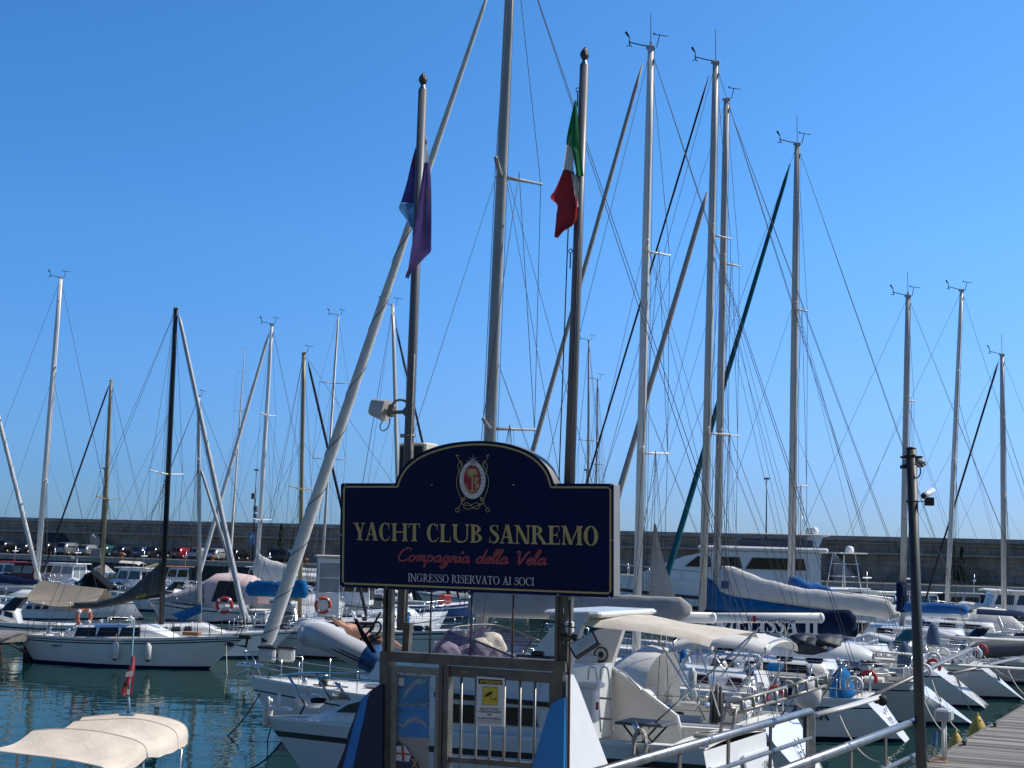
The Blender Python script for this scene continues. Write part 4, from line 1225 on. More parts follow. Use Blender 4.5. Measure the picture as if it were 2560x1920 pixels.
# furling drum, sunken anchor roller and bow fittings
mb = MB(); a = fr.Y(668, 1618); mb.lathe([(.1, -.25), (.16, -.22), (.13, -.15), (.12, .1), (.17, .16), (.17, .24), (.06, .26)], a, n=14)
mb.build('furling_drum', BLACK, t)
mb = MB(); a = fr.Y(645, 1665); mb.rbox(a + Vector((.25, 0, .0)), (.75, .22, .1), .02); mb.tube([a + Vector((.5, 0, .05)), a + Vector((.3, 0, -.12)), a + Vector((.6, 0, -.25))], [.05, .05, .02], n=6)
mb.build('anchor', STEEL, t)
for px_, y_ in ((668, .35), (716, -.35)):
    p = fr.Y(px_, 1638, y_); mb = MB(); mb.rbox(p, (.5, .16, .36), .06); mb.rbox(p + Vector((0, 0, .2)), (.54, .18, .06), .02, 1); mb.build('rail_bag', [CANV_W, BLACK], t)
# sprayhood with open back
mb = MB()
e = yB['zd'](4.4); secs = []
for x, zt, w in ((3.75, 1.42, 1.3), (4.3, 1.5, 1.25), (4.9, 1.15, 1.1), (5.4, .62, .95)):
    row = [Vector((x - .25 * (1 - abs(math.cos(q))), w * math.cos(q), e + max(.02, zt * (math.sin(q) ** .55)))) for q in [math.pi * j / 14 for j in range(15)]]
    secs.append(row)
mb.loft(secs, 0, close=False); mb.build('sprayhood', CANV_W, t)
mb = MB(); mb.rbox((5.0, 0, e + .35), (.5, 2.0, .9), .05); mb.rbox((4.7, -.2, e + .55), (.06, .7, .8), .02); mb.build('hood_shade_panel', CANV_K, t)  # black boxes standing in for the shade inside the sprayhood
mb = MB(); mb.rbox((4.35, .35, e + .12), (.5, .8, .06), .01); mb.build('cockpit_table', WOODP, t)
gpos = fr.wor((4.2, .75, e + .1)); pt = thing('potted_plant', 'small green potted plant under the white sprayhood', 'plant', gpos, 0)
mb = MB(); mb.lathe([(.07, 0), (.1, .18), (.09, .18), (0, .16)], n=10); mb.build('pot', mat('terracotta', (.36, .12, .05), .8), pt)
mb = MB(); rr = random.Random(8)
for k in range(90):
    c = Vector((rr.gauss(0, .07), rr.gauss(0, .07), .22 + abs(rr.gauss(.12, .1)))); a = Vector((rr.uniform(-1, 1), rr.uniform(-1, 1), rr.uniform(-.2, 1))).normalized() * .09; q = a.cross(Vector((.3, .2, 1))).normalized() * .03
    mb.add([c - q, c + a * .6 - q * .6, c + a, c + a * .6 + q * .6, c + q], [(0, 1, 2, 3, 4)])
mb.build('leaves', mat('plant_green', (.06, .16, .03), .7, var=.3, scale=20), pt)
gpos = fr.wor((1.9, 1.75, 1.42)); pt = thing('stick_bundle', 'bundle of weathered wooden sticks standing by the yacht rail', 'sticks', gpos, 0)
mb = MB()
for k in range(16): q = rr.uniform(0, 6.28); r_ = .16 * rr.random() ** .5; mb.tube([(r_ * math.cos(q), r_ * math.sin(q), 0), (1.2 * r_ * math.cos(q), 1.2 * r_ * math.sin(q), rr.uniform(.6, .9))], .022, n=5)
mb.build('sticks', WOODG, pt)
mb = MB(); secs = []
for x, dz in ((.9, -.08), (1.5, .06), (2.1, .1), (2.7, .02), (3.2, -.1)):
    secs.append([Vector((x, 1.3 * math.cos(q), 2.92 + dz + .28 * math.sin(q) ** .6)) for q in [math.pi * j / 12 for j in range(13)]])
mb.loft(secs, 0, close=False); mb.build('bimini', CANV_W, t)
mb = MB()
for x in (1.0, 2.1, 3.1):
    for sg in (1, -1): mb.tube([(2.1 + (x - 2.1) * .1, sg * 1.7, 1.45), (x, sg * 1.3, 2.92)], .017, n=6)
    mb.tube([Vector((x, 1.3 * math.cos(q), 2.9 + .28 * math.sin(q) ** .6)) for q in [math.pi * j / 8 for j in range(9)]], .016, n=5)
for sg in (1, -1): mb.tube([(.7, sg * 1.72, 1.4), (-.1, sg * 1.66, 2.6), (.0, sg * 1.2, 2.75)], .022, n=6)
mb.build('bimini_frame', STEEL, t)
A_, B2_ = [], []
for k in range(15):
    x = .5 + .33 * k; e = yB['edge'](x); w = yB['edge'](round(x / yB['L'] * 22) / 22 * yB['L'])[1]
    for Q, dz in ((A_, .17), (B2_, .52)):
        kk = 1 - dz / e[2]; Q.append((max(x, 1.0 * kk + .1), w * (.88 + .12 * kk ** .8) * (1 - .5 * (1 - kk) ** 1.2 * max(0, 1 - x / yB['L'] / .2)) + .03, e[2] - dz))
mb = MB(); mb.strip(A_, B2_, 0, 2); mb.build('blue_band', BLUEST, t)
wheel_helm(t, (1.6, 0, .95), .55)
mb = MB(); mb.ell((.1, 1.15, 2.1), (.32, .26, .34), lump=.05); mb.build('outboard_cover', CANV_W, t)
mb = MB(); mb.rbox((.1, 1.15, 1.6), (.16, .16, .9), .03); mb.build('outboard_leg', BLACK, t)

# yacht with the white boom lettered Summertime
st = P2(2268, 43.4)
yC = sailboat('white yacht with a bare white boom lettered Summertime and a stepped open transom', st, along(st, BOATDIR, 12.6), B=3.9, fs=1.15, fb=1.4, hullmats=HM(GEL, NAVY), stripes=((.2, .24),),
    mast=dict(base=(1593, 1500), top=(1627, 122), w=22, sp=(.33, .66), sl=1.25, sweep=.35, m=ALUW, gear='vwal', k=1.15), boom=dict(a=(1597, 1544), b=(2052, 1545), r=.155, m=ALUW),
    fur=dict(a=(1332, 1128), b=(1606, 160), w=(15, 9), m=CANV_G, wrap=False), rev=1.0, cabin=(.33, .72, .5), wins=((.06, .2), (.32, .44), (.56, .74)), frame=STEEL, winmat=REDGL, helm=True, tw=.6, vt=.55)
fr = yC['fr']; t = yC['t']
a, b2 = yC['boom']
mb = MB()
L0, L1 = fr.Y(1867, 1550), fr.Y(1990, 1550)
font_text(mb, 'Summertime', lambda x, y: (L0.x + (L1.x - L0.x) * x, .125, L0.z - .03 + .14 * y), 0, .012, .25)
mb.build('lettering', mat('boom_lettering_blue', (.03, .03, .2), .5, var=.05), t)
mb = MB(); q = fr.Y(1888, 1534); mb.ell((q.x, .12, L0.z + .05), (.055, .01, .1)); mb.build('emblem', RED, t)
mb = MB()                                              # grey triangular sail left on its stay behind the mast
A = [fr.Y(1640, 1310, -.1), fr.Y(1660, 1400, -.1), fr.Y(1690, 1495, -.1)]
B_ = [fr.Y(1634, 1310, -.1), fr.Y(1630, 1400, -.1), fr.Y(1622, 1495, -.1)]
mb.strip(A, B_, 0, 5, lambda p, s, u: p + Vector((0, .06 * math.sin(6 * u + 3 * s), 0))); mb.build('staysail', CANV_G, t)
mb = MB()
for px in (1772, 1823):
    q = fr.Y(px, 1555); mb.rbox(q, (.1, .06, .22), .02); mb.tube([q, q + Vector((0, 0, -.3))], .02, n=5)
mb.build('boom_block', BLACK, t)
mb = MB(); L0, L1 = fr.Y(1977, 1775, 1.72), fr.Y(2071, 1775, 1.72)
ey = lambda x: yC['edge'](x)[1] - .02
font_text(mb, '448DX', lambda x, y: (L0.x + (L1.x - L0.x) * x, ey(L0.x + (L1.x - L0.x) * x) - .0, .58 + .34 * y), 0, .03)
mb.build('sail_number', NAVY, t)
mb = MB(); p = fr.loc(at(2105, 1708, 44.2)); e = yC['zd'](p.x) - .35
secs = []
for z, w, l in ((0, .62, .34), (.4, .66, .36), (.85, .5, .26), (1.05, .2, .1), (1.12, .05, .05)):
    secs.append([(p.x + l * math.cos(q) * (.7 + .3 * abs(math.cos(q))), p.y + w * math.sin(q), e + z) for q in [6.283 * j / 14 for j in range(14)]])
mb.loft(secs); mb.build('helm_cover', CANV_B, t)

# yacht with the navy lettered sail bag
st = P2(2436, 47.9)
yD = sailboat('pale green-grey yacht with a navy sail bag lettered in white and a long sloping transom', st, along(st, BOATDIR, 14), B=4.1, fs=1.25, fb=1.45, hullmats=HM(mat('pale_grey_hull', (.52, .56, .54), .35, var=.06, coat=.2), NAVY), stripes=((.16, .2),),
    mast=dict(base=(1756, 1500), top=(1789, 158), w=20, sp=(.36, .70), sl=1.3, sweep=.3, m=ALU, gear='va', k=1.2), tw=.55, vt=.85, boom=dict(a=(1758, 1530), b=(2135, 1566), r=.12, m=NAVY),
    fur=dict(a=(1462, 1222), b=(1772, 190), w=(5, 5), m=ROPED, wrap=False), rev=1.9, helm=True)
fr = yD['fr']; t = yD['t']
o = sail_cover(t, fr.Y(1800, 1548), fr.Y(2140, 1552), .30, .34, .5, .4, CANV_N, drop=.44, lump=.03, N=22, seed=4)
mb = MB(); q0, q1 = fr.Y(1836, 1560), fr.Y(2052, 1580)
serif_text(mb, 'MELISSA II', lambda x, y, k: (q0.x + .55 + (q1.x - q0.x - .55) * x, .285 + .0004 * k, q1.z - .08 + .50 * y), .25, 0)
mb.build('lettering', GEL, t)
mb = MB(); q0, q1 = fr.loc(at(2359, 1726, 49.5)), fr.loc(at(2384, 1732, 49.5))
font_text(mb, 'NE', lambda x, y: (.95 - .55 * y + .0 * x, .95 - .55 * x, .70 + .36 * y), 0, .02)
mb.build('lettering', NAVY, t)

# yacht with the pale lazy-bag over a blue cover
st = P2(2466, 54.2)
yE = sailboat('white yacht with a rounded transom and a long pale sail cover over blue cloth', st, along(st, BOATDIR, 16.5), B=4.2, fs=1.25, fb=1.5, hullmats=HM(), stripes=((.18, .23),),
    mast=dict(base=(1790, 1500), top=(1816, 250), w=19, sp=(.37, .69), sl=1.25, sweep=.3, m=ALU, gear='w', k=1.2), boom=dict(a=(1788, 1500), b=(2245, 1538), r=.13, m=ALU),
    fur=dict(a=(1546, 1236), b=(1768, 480), w=(17, 12), m=CANV_G, wrap=False), rev=1.7, helm=True, tw=.62, vt=.35)
fr = yE['fr']; t = yE['t']
sail_cover(t, fr.Y(1790, 1470), fr.Y(2236, 1528), 1.05, .40, .6, .42, CANV_W, drop=.30, lump=.05, N=30, seed=9, power=4.0)
sail_cover(t, fr.Y(1752, 1500), fr.Y(2110, 1536), 1.0, .12, .7, .5, CANV_B, drop=.36, power=3.0, lump=.06, N=24, seed=2, front=0, name='blue_sail_skirt')
mb = MB(); q = fr.Y(1812, 1462, .33); mb.slab([(q.x - .14, q.y, q.z - .14), (q.x + .14, q.y, q.z - .14), (q.x + .14, q.y, q.z + .14), (q.x - .14, q.y, q.z + .14)], (0, .01, 0)); mb.build('maker_patch', BLUEST, t)

st = P2(2556, 57.5)
yF = sailboat('white yacht with a narrow sloping transom at the far end of the visible sterns', st, along(st, BOATDIR, 16), B=4.2, fs=1.25, fb=1.5, hullmats=HM(), stripes=((.18, .22),),
    mast=dict(base=(1977, 1480), top=(1993, 362), w=19, sp=(.30, .66), sl=1.2, sweep=.25, m=ALU, gear='vwa', k=1.2), fur=dict(a=(1666, 1442), b=(1975, 410), w=(17, 9), m=TEALC, wrap=False), boom=dict(a=(1980, 1470), b=(2230, 1500), r=.1), rev=1.6, helm=True, tw=.5, vt=.85)
fr = yF['fr']
sail_cover(yF['t'], fr.Y(1970, 1462), fr.Y(2100, 1492), .42, .2, .5, .35, mat('bright_blue_canvas', (.012, .14, .42), .85, var=.15, bump=.6, bscale=7), drop=.15, lump=.12, seed=5)
st = P2(2660, 74)
yG = sailboat('yacht with a bright blue sail cover on a white boom beside the camera pole', st, along(st, BOATDIR, 15), B=4.1, fs=1.2, fb=1.45, hullmats=HM(), stripes=((.18, .22),),
    mast=dict(base=(2256, 1500), top=(2270, 742), w=16, sp=(.32, .68), sl=1.1, sweep=.25, m=ALU, gear='vwal', k=1.3), boom=dict(a=(2250, 1532), b=(2418, 1540), r=.16, m=ALUW), detail=1)
fr = yG['fr']
sail_cover(yG['t'], fr.Y(2246, 1520), fr.Y(2422, 1528), .36, .3, .5, .4, MATS['bright_blue_canvas'], drop=.2, lump=.06, seed=6)
mb = MB(); q = fr.Y(2254, 1500); mb.tube([q + Vector((0, 0, -.6)), q + Vector((0, 0, .85))], .27, n=10); mb.build('mast_cover', CANV_N, yG['t'])
st = P2(2720, 84)
yH = sailboat('yacht with a slender white mast and a bottle-navy sail cover near the right edge', st, along(st, BOATDIR, 15.5), B=4.1, fs=1.2, fb=1.45, hullmats=HM(), stripes=((.18, .22),),
    mast=dict(base=(2366, 1520), top=(2404, 727), w=12, sp=(.48, .75), sl=.5, sweep=.2, m=ALUW, gear='vw', k=1.3), boom=dict(a=(2372, 1545), b=(2512, 1562), r=.12), detail=1)
fr = yH['fr']
sail_cover(yH['t'], fr.Y(2366, 1538), fr.Y(2514, 1556), .45, .42, .5, .42, mat('bottle_navy_canvas', (.008, .03, .045), .85, var=.15, bump=.4), drop=.4, lump=.04, seed=7)
st = P2(2800, 98)
yJ = sailboat('yacht whose grey mast stands last at the right edge', st, along(st, BOATDIR, 16), B=4.1, fs=1.2, fb=1.45, hullmats=HM(), stripes=((.18, .22),),
    mast=dict(base=(2510, 1500), top=(2505, 888), w=13, sp=(.45, .75), sl=.8, sweep=.2, m=ALU, gear='va', k=1.4), fur=dict(a=(2332, 1440), b=(2496, 905), w=(5, 5), m=ROPED, wrap=False), detail=1)

# ---------------------------------------------------------------- yachts on the left side
s_, b_ = P2(96, 63.2), P2(624, 60.6)
yComet = sailboat('white sloop with a black mast and slate sail cover at the wooden jetty', s_, b_, B=3.1, fs=1.05, fb=1.33, hullmats=HM(mat('sloop_hull', (.66, .71, .70), .3, var=.06, scale=1.2, coat=.3), BLACK, NAVY, BOTTOMB), stripes=((.05, .09), (.14, .19)), sternstyle='raked', rev=.75,
    mast=dict(base=(404, 1535), top=(440, 772), w=14, sp=(.47,), sl=1.35, sweep=.05, m=ALUD, gear='', hal=3, k=.9), fur=dict(a=(605, 1520), b=(447, 785), w=(15, 9), m=mat('silver_furl', (.46, .47, .48), .5, .2, var=.1), wrap=True),
    cabin=(.26, .69, .46), wins=((.02, .34), (.35, .67), (.68, .99)), wh=(.10, .88), slope_f=1.2, cock=(.06, .29), rail_n=7, bow_over=1.5, tw=.66, hb=1.0, railm=BLACK, gear=False)
fr = yComet['fr']; t = yComet['t']
a, b2 = fr.Y(400, 1455), fr.Y(190, 1515)
mb = MB(); mb.tube([fr.Y(400, 1490), fr.Y(180, 1518)], .06, n=8); mb.build('boom', ALUD, t)
SL = mat('slate_sail_cover', (.085, .095, .10), .9, var=.2, scale=3, bump=.7, bscale=6)
mb = MB(); secs = []
N = 24
for i in range(N + 1):
    s = i / N
    top = [(402, 1408), (372, 1432), (330, 1470), (290, 1492), (240, 1503), (188, 1506)]
    bot = [(398, 1488), (372, 1492), (330, 1503), (290, 1514), (240, 1522), (188, 1522)]
    def ev(Q, s):
        u = s * (len(Q) - 1); k = min(int(u), len(Q) - 2); f = u - k
        return (Q[k][0] + (Q[k + 1][0] - Q[k][0]) * f, Q[k][1] + (Q[k + 1][1] - Q[k][1]) * f)
    tp, bt = fr.Y(*ev(top, s)), fr.Y(*ev(bot, s))
    w = .3 + .12 * math.sin(3 * s)
    ring = []
    for j in range(14):
        q = 6.283 * j / 14; f = .5 - .5 * math.cos(q)
        l = 1 + .10 * math.sin(21 * s + 2 * q) + .08 * math.sin(37 * s - q)
        p = bt.lerp(tp, f); p = p + Vector((0, (w * .5) * math.sin(q) * l * (1 - .45 * f), 0)); ring.append(p)
    secs.append(ring)
mb.loft(secs); co = mb.build('sail_cover', SL, t)
mb = MB(); q0, q1 = fr.Y(340, 1494, -.2), fr.Y(365, 1487, -.2)
mb.slab([q0 + Vector((0, 0, -.07)), q1 + Vector((0, 0, -.07)), q1 + Vector((0, 0, .07)), q0 + Vector((0, 0, .07))], (0, -.02, 0)); mb.build('cover_stripe', mat('olive_yellow', (.32, .30, .05), .7), co)
mb = MB(); q0, q1 = fr.Y(136, 1588, -1.2), fr.Y(162, 1588, -1.2)
font_text(mb, 'comet 111', lambda x, y: (q0.x + (q1.x - q0.x) * x, -yComet['edge'](max(.7, q0.x + (q1.x - q0.x) * x))[1] + .0, .68 + .10 * y), 0, .03)
mb.build('lettering', BLACK, t)
mb = MB(); e = yComet['edge'](yComet['L'] - .1); mb.rbox((e[0] - .12, 0, e[2] - .02), (.75, .22, .16), .03); mb.tube([(e[0] + .1, 0, e[2] - .05), (e[0] + .05, 0, e[2] - .4), (e[0] - .35, 0, e[2] - .35)], [.05, .06, .02], n=6); mb.build('anchor', BLACK, t)
mb = MB(); q = fr.Y(565, 1596, -.5); ee = yComet['edge'](q.x); mb.ell((q.x, -ee[1] * .86, 1.0), (.2, .05, .09)); mb.build('hull_badge', NAVY, t)
mb = MB(); q = fr.Y(480, 1568, -.2); mb.rbox((q.x, -.2, yComet['zd'](q.x) + .08), (.7, .3, .14), .02); mb.build('wooden_box', WOODP, t)
for px, lab in ((293, 'white fender hung at the middle of the black-masted sloop'), (368, 'white fender hung forward of the middle of the black-masted sloop')):
    x = fr.Y(px, 1610, -1.5).x; e = yComet['edge'](x)
    fender(fr.wor((x, -e[1] - .10, .28)), .72, .145, lab)
# pale yacht with a blue sail cover and a tan mast, bow to the right
yK = sailboat('white yacht with dark red windows, tan mast and a blue sail cover', P2(590, 71), P2(1245, 68), B=3.7, fs=1.15, fb=1.45, hullmats=HM(mat('pale_aqua_hull', (.56, .64, .64), .3, var=.05, coat=.3), BLACK, BLACK, BOTTOMB), stripes=((.05, .12), (.3, .33)),
    mast=dict(base=(750, 1528), top=(760, 884), w=11, sp=(.5,), sl=1.4, sweep=.05, m=ALUT, gear='w', k=.9), fur=dict(a=(868, 1330), b=(770, 905), w=(8, 6), m=ROPED, wrap=False), sternstyle='reverse', rev=.5,
    cabin=(.28, .68, .5), wins=((.3, .5), (.55, .9)), winmat=REDGL, rail_n=7, boom=dict(a=(752, 1500), b=(620, 1476), r=.09, m=ALUT, sheet=False))
fr = yK['fr']
sail_cover(yK['t'], fr.Y(770, 1482), fr.Y(616, 1476), .55, .42, .5, .4, CANV_B, drop=.25, lump=.08, seed=11)
yK2 = sailboat('small yacht with a thin grey mast behind the black-masted sloop', *sb_at(500, 67.5, 4, 8.5, .5), B=2.8, fs=.95, fb=1.2, hullmats=HM(), stripes=((.08, .12),), cabin=(.3, .66, .4), rail_n=5, sternstyle='raked', rev=.4, detail=1,
    mast=dict(base=(500, 1560), top=(497, 992), w=9, sp=(.72,), sl=.9, sweep=.05, m=ALU, gear='w', k=.7, hal=1), fur=dict(a=(604, 1500), b=(502, 1172), w=(11, 7), m=MATS['silver_furl'], wrap=False))
fr = yK2['fr']
mb = MB(); P0, P1, P2_, P3 = fr.Y(503, 1510), fr.Y(505, 1532), fr.Y(455, 1552), fr.Y(430, 1535)
mb.strip([P0 + Vector((0, .12, 0)), P3 + Vector((0, .1, 0))], [P1 + Vector((0, .2, 0)), P2_ + Vector((0, .25, 0))], 0, 6, lambda p, s, u: p + Vector((0, .05 * math.sin(9 * u + 5 * s), 0)))
mb.strip([P0 - Vector((0, .12, 0)), P3 - Vector((0, .1, 0))], [P1 - Vector((0, .2, 0)), P2_ - Vector((0, .25, 0))], 0, 6, lambda p, s, u: p + Vector((0, .05 * math.sin(7 * u + 4 * s), 0)))
mb.strip([P0 + Vector((0, .12, 0)), P3 + Vector((0, .1, 0))], [P0 - Vector((0, .12, 0)), P3 - Vector((0, .1, 0))], 0, 3)
mb.build('folded_sail', CANV_B, yK2['t'])
# yacht under a beige boom tent
yT = sailboat('white yacht covered by a beige tent over its boom', P2(20, 84), P2(300, 80), B=3.2, fs=1.05, fb=1.25, hullmats=HM(GEL, NAVY), stripes=((.3, .42),), cabin=(.3, .68, .42), rail_n=6, detail=1)
fr = yT['fr']; mb = MB()
R_ = [fr.Y(100, 1452), fr.Y(180, 1462), fr.Y(262, 1473)]
NE_ = [fr.Y(85, 1518, -1.25), fr.Y(150, 1516, -1.3), fr.Y(235, 1508, -1.2)]
NE_[0] = fr.Y(50, 1500, -1.3)
FA_ = [Vector((p.x, 1.3, p.z)) for p in NE_]
wob = lambda p, s, u: p + Vector((0, 0, -.09 * math.sin(math.pi * u) + .02 * math.sin(9 * s + 7 * u)))
for E_ in (NE_, FA_):
    A = smooth_pts(R_, 5); B_ = smooth_pts(E_, 5)
    mb.strip(A, B_, 0, 8, wob)
mb.build('boom_tent', CANV_T, yT['t'])
def far_yacht(lab, mast_px, base_y, top, D, deg, L, w, m, sp, frac=.55, hm=None, fur=None, gear='vw', sl=1.2, boom=None, cover=None, k=1.2, rn=0, fs=1.1, fb=1.35, cab=(.3, .68, .45)):
    return sailboat(lab, *sb_at(mast_px, D, deg, L, frac), B=3.6, fs=fs, fb=fb, hullmats=hm or HM(), stripes=((.12, .18),), cabin=cab, rail_n=rn or 5, detail=1, rw=.011,
                    mast=dict(base=(mast_px, base_y), top=top, w=w, sp=sp, sl=sl, sweep=.1, m=m, gear=gear, k=k, hal=1), fur=fur, boom=boom, cover=cover)
far_yacht('yacht with a tall white mast and a navy boom cover at the left edge', 91, 1450, (152, 696), 97, 196, 12.5, 14, ALUW, (.34, .70), fur=dict(a=(88, 1410), b=(-45, 880), w=(13, 9), m=CANV_W), sl=1.5,
          boom=dict(a=(95, 1466), b=(-30, 1464), r=.1), cover=dict(a=(100, 1458), b=(-30, 1452), h=(.25, .55), m=CANV_N, drop=.12))
far_yacht('grey hulled yacht with a short tan mast and tan boom below the stone stair', 254, 1465, (278, 952), 128, 172, 11.5, 11, ALUT, (.42,), hm=HM(GELG, GEL), gear='', sl=2.3, fur=dict(a=(150, 1310), b=(272, 965), w=(4, 4), m=ROPED, wrap=False),
          boom=dict(a=(262, 1448), b=(393, 1412), r=.14, m=ALUT, sheet=False))
far_yacht('yacht with a grey mast left of the white-covered boom', 572, 1450, (612, 872), 112, 100, 11, 10, ALU, (.45, .73), sl=1.3, k=1.3)
far_yacht('yacht with a white mast and a long off-white boom cover', 641, 1440, (680, 812), 118, 165, 13, 11, ALUW, (.25, .65), fur=dict(a=(508, 1400), b=(672, 835), w=(11, 7), m=CANV_W, wrap=False), sl=1.5, k=1.4,
          boom=dict(a=(640, 1440), b=(850, 1440), r=.12), cover=dict(a=(632, 1436), b=(858, 1438), h=(2.0, .5), m=CANV_W, drop=.5, pow=4.0, wd=(.9, .6)))
far_yacht('yacht with a grey mast close left of the thick furled sail', 802, 1450, (846, 790), 104, 95, 11, 10, ALU, (.45, .73), sl=1.2, k=1.3)
far_yacht('yacht with a leaning grey mast just left of the left flagpole', 1004, 1480, (982, 765), 84, 60, 11, 13, ALU, (.32,), sl=2.4, k=1.1, fur=dict(a=(1062, 1130), b=(990, 820), w=(6, 5), m=ROPED, wrap=False))
far_yacht('yacht with the left mast of the thin pair beside the right flagpole', 1469, 1480, (1472, 852), 122, 110, 11, 8, ALU, (.3, .6), sl=.9, k=1.2)
far_yacht('yacht with the right mast of the thin pair beside the right flagpole', 1487, 1480, (1494, 950), 126, 100, 10, 7, ALU, (.3, .6), sl=.7, k=1.2)

# ---------------------------------------------------------------- motor boats and fishing boats in the background
motorboat('small fishing boat with a grey cabin and red top at the left edge', 25, 140, 170, 7, 2.6, 'wheelhouse', hm=HM(mat('fishing_blue_grey', (.2, .26, .3), .5), GEL), roofm=RED)
motorboat('fishing boat with a maroon wheelhouse', 66, 138, 185, 7.5, 2.7, 'wheelhouse', cabm=MAROON, hm=HM(GEL, MAROON), glass=mat('pale_window', (.25, .29, .31), .2))
motorboat('white cabin motorboat beside the tall white mast', 118, 142, 200, 8, 2.9, 'wheelhouse', roofm=NAVY)
motorboat('white motorboat with a tall glazed wheelhouse and a gull on its roof', 176, 140, 160, 9, 3.2, 'wheelhouse', glass=mat('pale_window', (.25, .29, .31), .2))
motorboat('motorboat under a dark navy rounded hood', 212, 122, 178, 6, 2.4, 'hood', canv=CANV_K)
motorboat('small boat with a grey rounded sprayhood behind the tan mast', 240, 150, 170, 6, 2.5, 'hood', canv=CANV_G)
motorboat('white boat under a flat cream sunshade', 298, 148, 175, 7, 2.7, 'canopy', canv=CANV_C)
motorboat('white cabin cruiser with two dark side windows below the tan boom', 340, 128, 165, 8.5, 3.0, 'wheelhouse')
motorboat('white motorboat with an orange cloth on its roof', 448, 140, 190, 7.5, 2.8, 'wheelhouse', roofm=mat('orange_cloth', (.55, .2, .14), .85))
t = motorboat('motor cruiser with a pink canopy and grey bow cover', 530, 97, 174, 8.0, 3.1, 'cuddy')
for nm, m_, Q in (('canopy', CANV_P, ((.5, 1.5, 2.55), (1.2, 1.5, 2.95), (2.4, 1.5, 3.1), (3.6, 1.4, 3.0), (3.9, 1.35, 2.8))), ('bow_cover', CANV_G, ((3.95, 1.36, 2.75), (4.6, 1.3, 2.4), (6.0, 1.1, 1.8), (7.2, .6, 1.4), (7.8, .15, 1.3)))):
    mb = MB(); mb.loft([[Vector((x + .05 * math.sin(4 * q), w * math.cos(q), 1.15 + (z - 1.15) * max(0, math.sin(q)) ** (.35 if nm == 'canopy' else .6))) for q in [math.pi * j / 14 for j in range(15)]] for x, w, z in Q], 0, close=False); mb.build(nm, m_, t)
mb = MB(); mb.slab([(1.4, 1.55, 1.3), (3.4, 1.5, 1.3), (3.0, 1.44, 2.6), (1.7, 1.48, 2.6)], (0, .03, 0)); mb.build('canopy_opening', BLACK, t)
motorboat('white motorboat under the pale sunshade with a row of rods', 575, 128, 185, 7.5, 2.8, 'cuddy')
motorboat('open white boat moored below the kerb near the black side-on car', 700, 138, 175, 7.5, 2.8, 'cuddy')
motorboat('white motorboat with a blue cloth moored behind the guard hut', 800, 120, 170, 7.5, 2.8, 'canopy', canv=CANV_B)
motorboat('small white boat behind the wooden jetty', 30, 74, 190, 6.5, 2.4, 'cuddy', group='small boats at the wooden jetty')
motorboat('blue and white wooden fishing boat behind the gate', 1120, 112, 30, 7, 2.5, 'open', hm=HM(BLUEST, GEL), cabm=RED)
motorboat('green hulled fishing boat with a white wheelhouse, nearer the sportfisher', 2190, 116, -60, 9.5, 3.2, 'wheelhouse', hm=HM(GREENH, GEL, GREENH, BOTTOM, GREENH))
motorboat('green hulled fishing boat with a white wheelhouse behind the camera pole', 2298, 118, -62, 9, 3.1, 'wheelhouse', hm=HM(GREENH, GEL, GREENH, BOTTOM, GREENH))
motorboat('white sportfishing boat with a tall tower and radar dome', 2085, 112, 195, 12.5, 4.2, 'tower', fs=1.3, fb=2.0, hm=HM(mat('pale_blue_hull', (.58, .66, .69), .3, var=.05), NAVY))
motorboat('white trawler yacht with blue tinted cabin windows at the right edge', 2530, 106, 175, 12, 4.0, 'wheelhouse', fs=1.3, fb=1.9, glass=mat('blue_tint_window', (.03, .07, .11), .12))
motorboat('dark workboat crowded with gear by the right-hand railings', 2405, 118, 170, 9, 3.0, 'wheelhouse', hm=HM(BLACK, BLACK, BLACK, BOTTOMB, BLACK), cabm=GELG)
motorboat('white open boat with dark stripe in front of the green fishing boats', 2200, 100, 178, 7.5, 2.6, 'open')
motorboat('blue open boat by the right edge of the sign', 1545, 110, 180, 7, 2.4, 'open', hm=HM(mat('bright_blue_hull', (.02, .10, .36), .4), GEL))
motorboat('white flybridge boat against the quay beside the sign', 1550, 140, 178, 8, 3, 'wheelhouse')
motorboat('white boat with a tall shrouded bow at the right edge', 2500, 88, 172, 9.5, 3.2, 'cuddy', fs=1.1, fb=1.7)
motorboat('white runabout with a teal tinted windscreen behind the camera pole', 2245, 67, 160, 7.5, 2.7, 'cuddy', glass=mat('teal_tint', (.05, .16, .15), .15), group='motorboats beyond the yacht sterns')
motorboat('white motorboat with a navy canopy beyond the yacht sterns', 2420, 70, 160, 7.5, 2.7, 'canopy', group='motorboats beyond the yacht sterns')
motorboat('white cuddy boat low in the crowd near the right edge', 2520, 66, 164, 7, 2.6, 'cuddy', group='motorboats beyond the yacht sterns')
motorboat('white cuddy boat between the covered dinghy and the grey sail cover', 2120, 72, 160, 7.5, 2.7, 'cuddy', group='motorboats beyond the yacht sterns')
for i_, (a__, b__, r__) in enumerate((((2200, 1652, 50), (2560, 1672, 53), .05), ((2340, 1592, 57), (2575, 1602, 60), .06), ((2120, 1622, 48), (2300, 1638, 49.5), .04))):
    w0 = at(*a__); t = thing('spinnaker_pole', ('long grey spar lying level above the white transoms', 'long pale spar level near the right edge', 'short grey spar level over the stepped transom yacht')[i_], 'spar', w0, 0, 'spars stowed level along the decks')
    mb = MB(); q = at(*b__) - w0; mb.tube([(0, 0, 0), q], r__, n=8); mb.build('spar', ALU, t)
    mb = MB(); mb.tube([q, q * 1.02], r__ * 1.3, n=8); mb.build('end_fitting', BLACK, t)
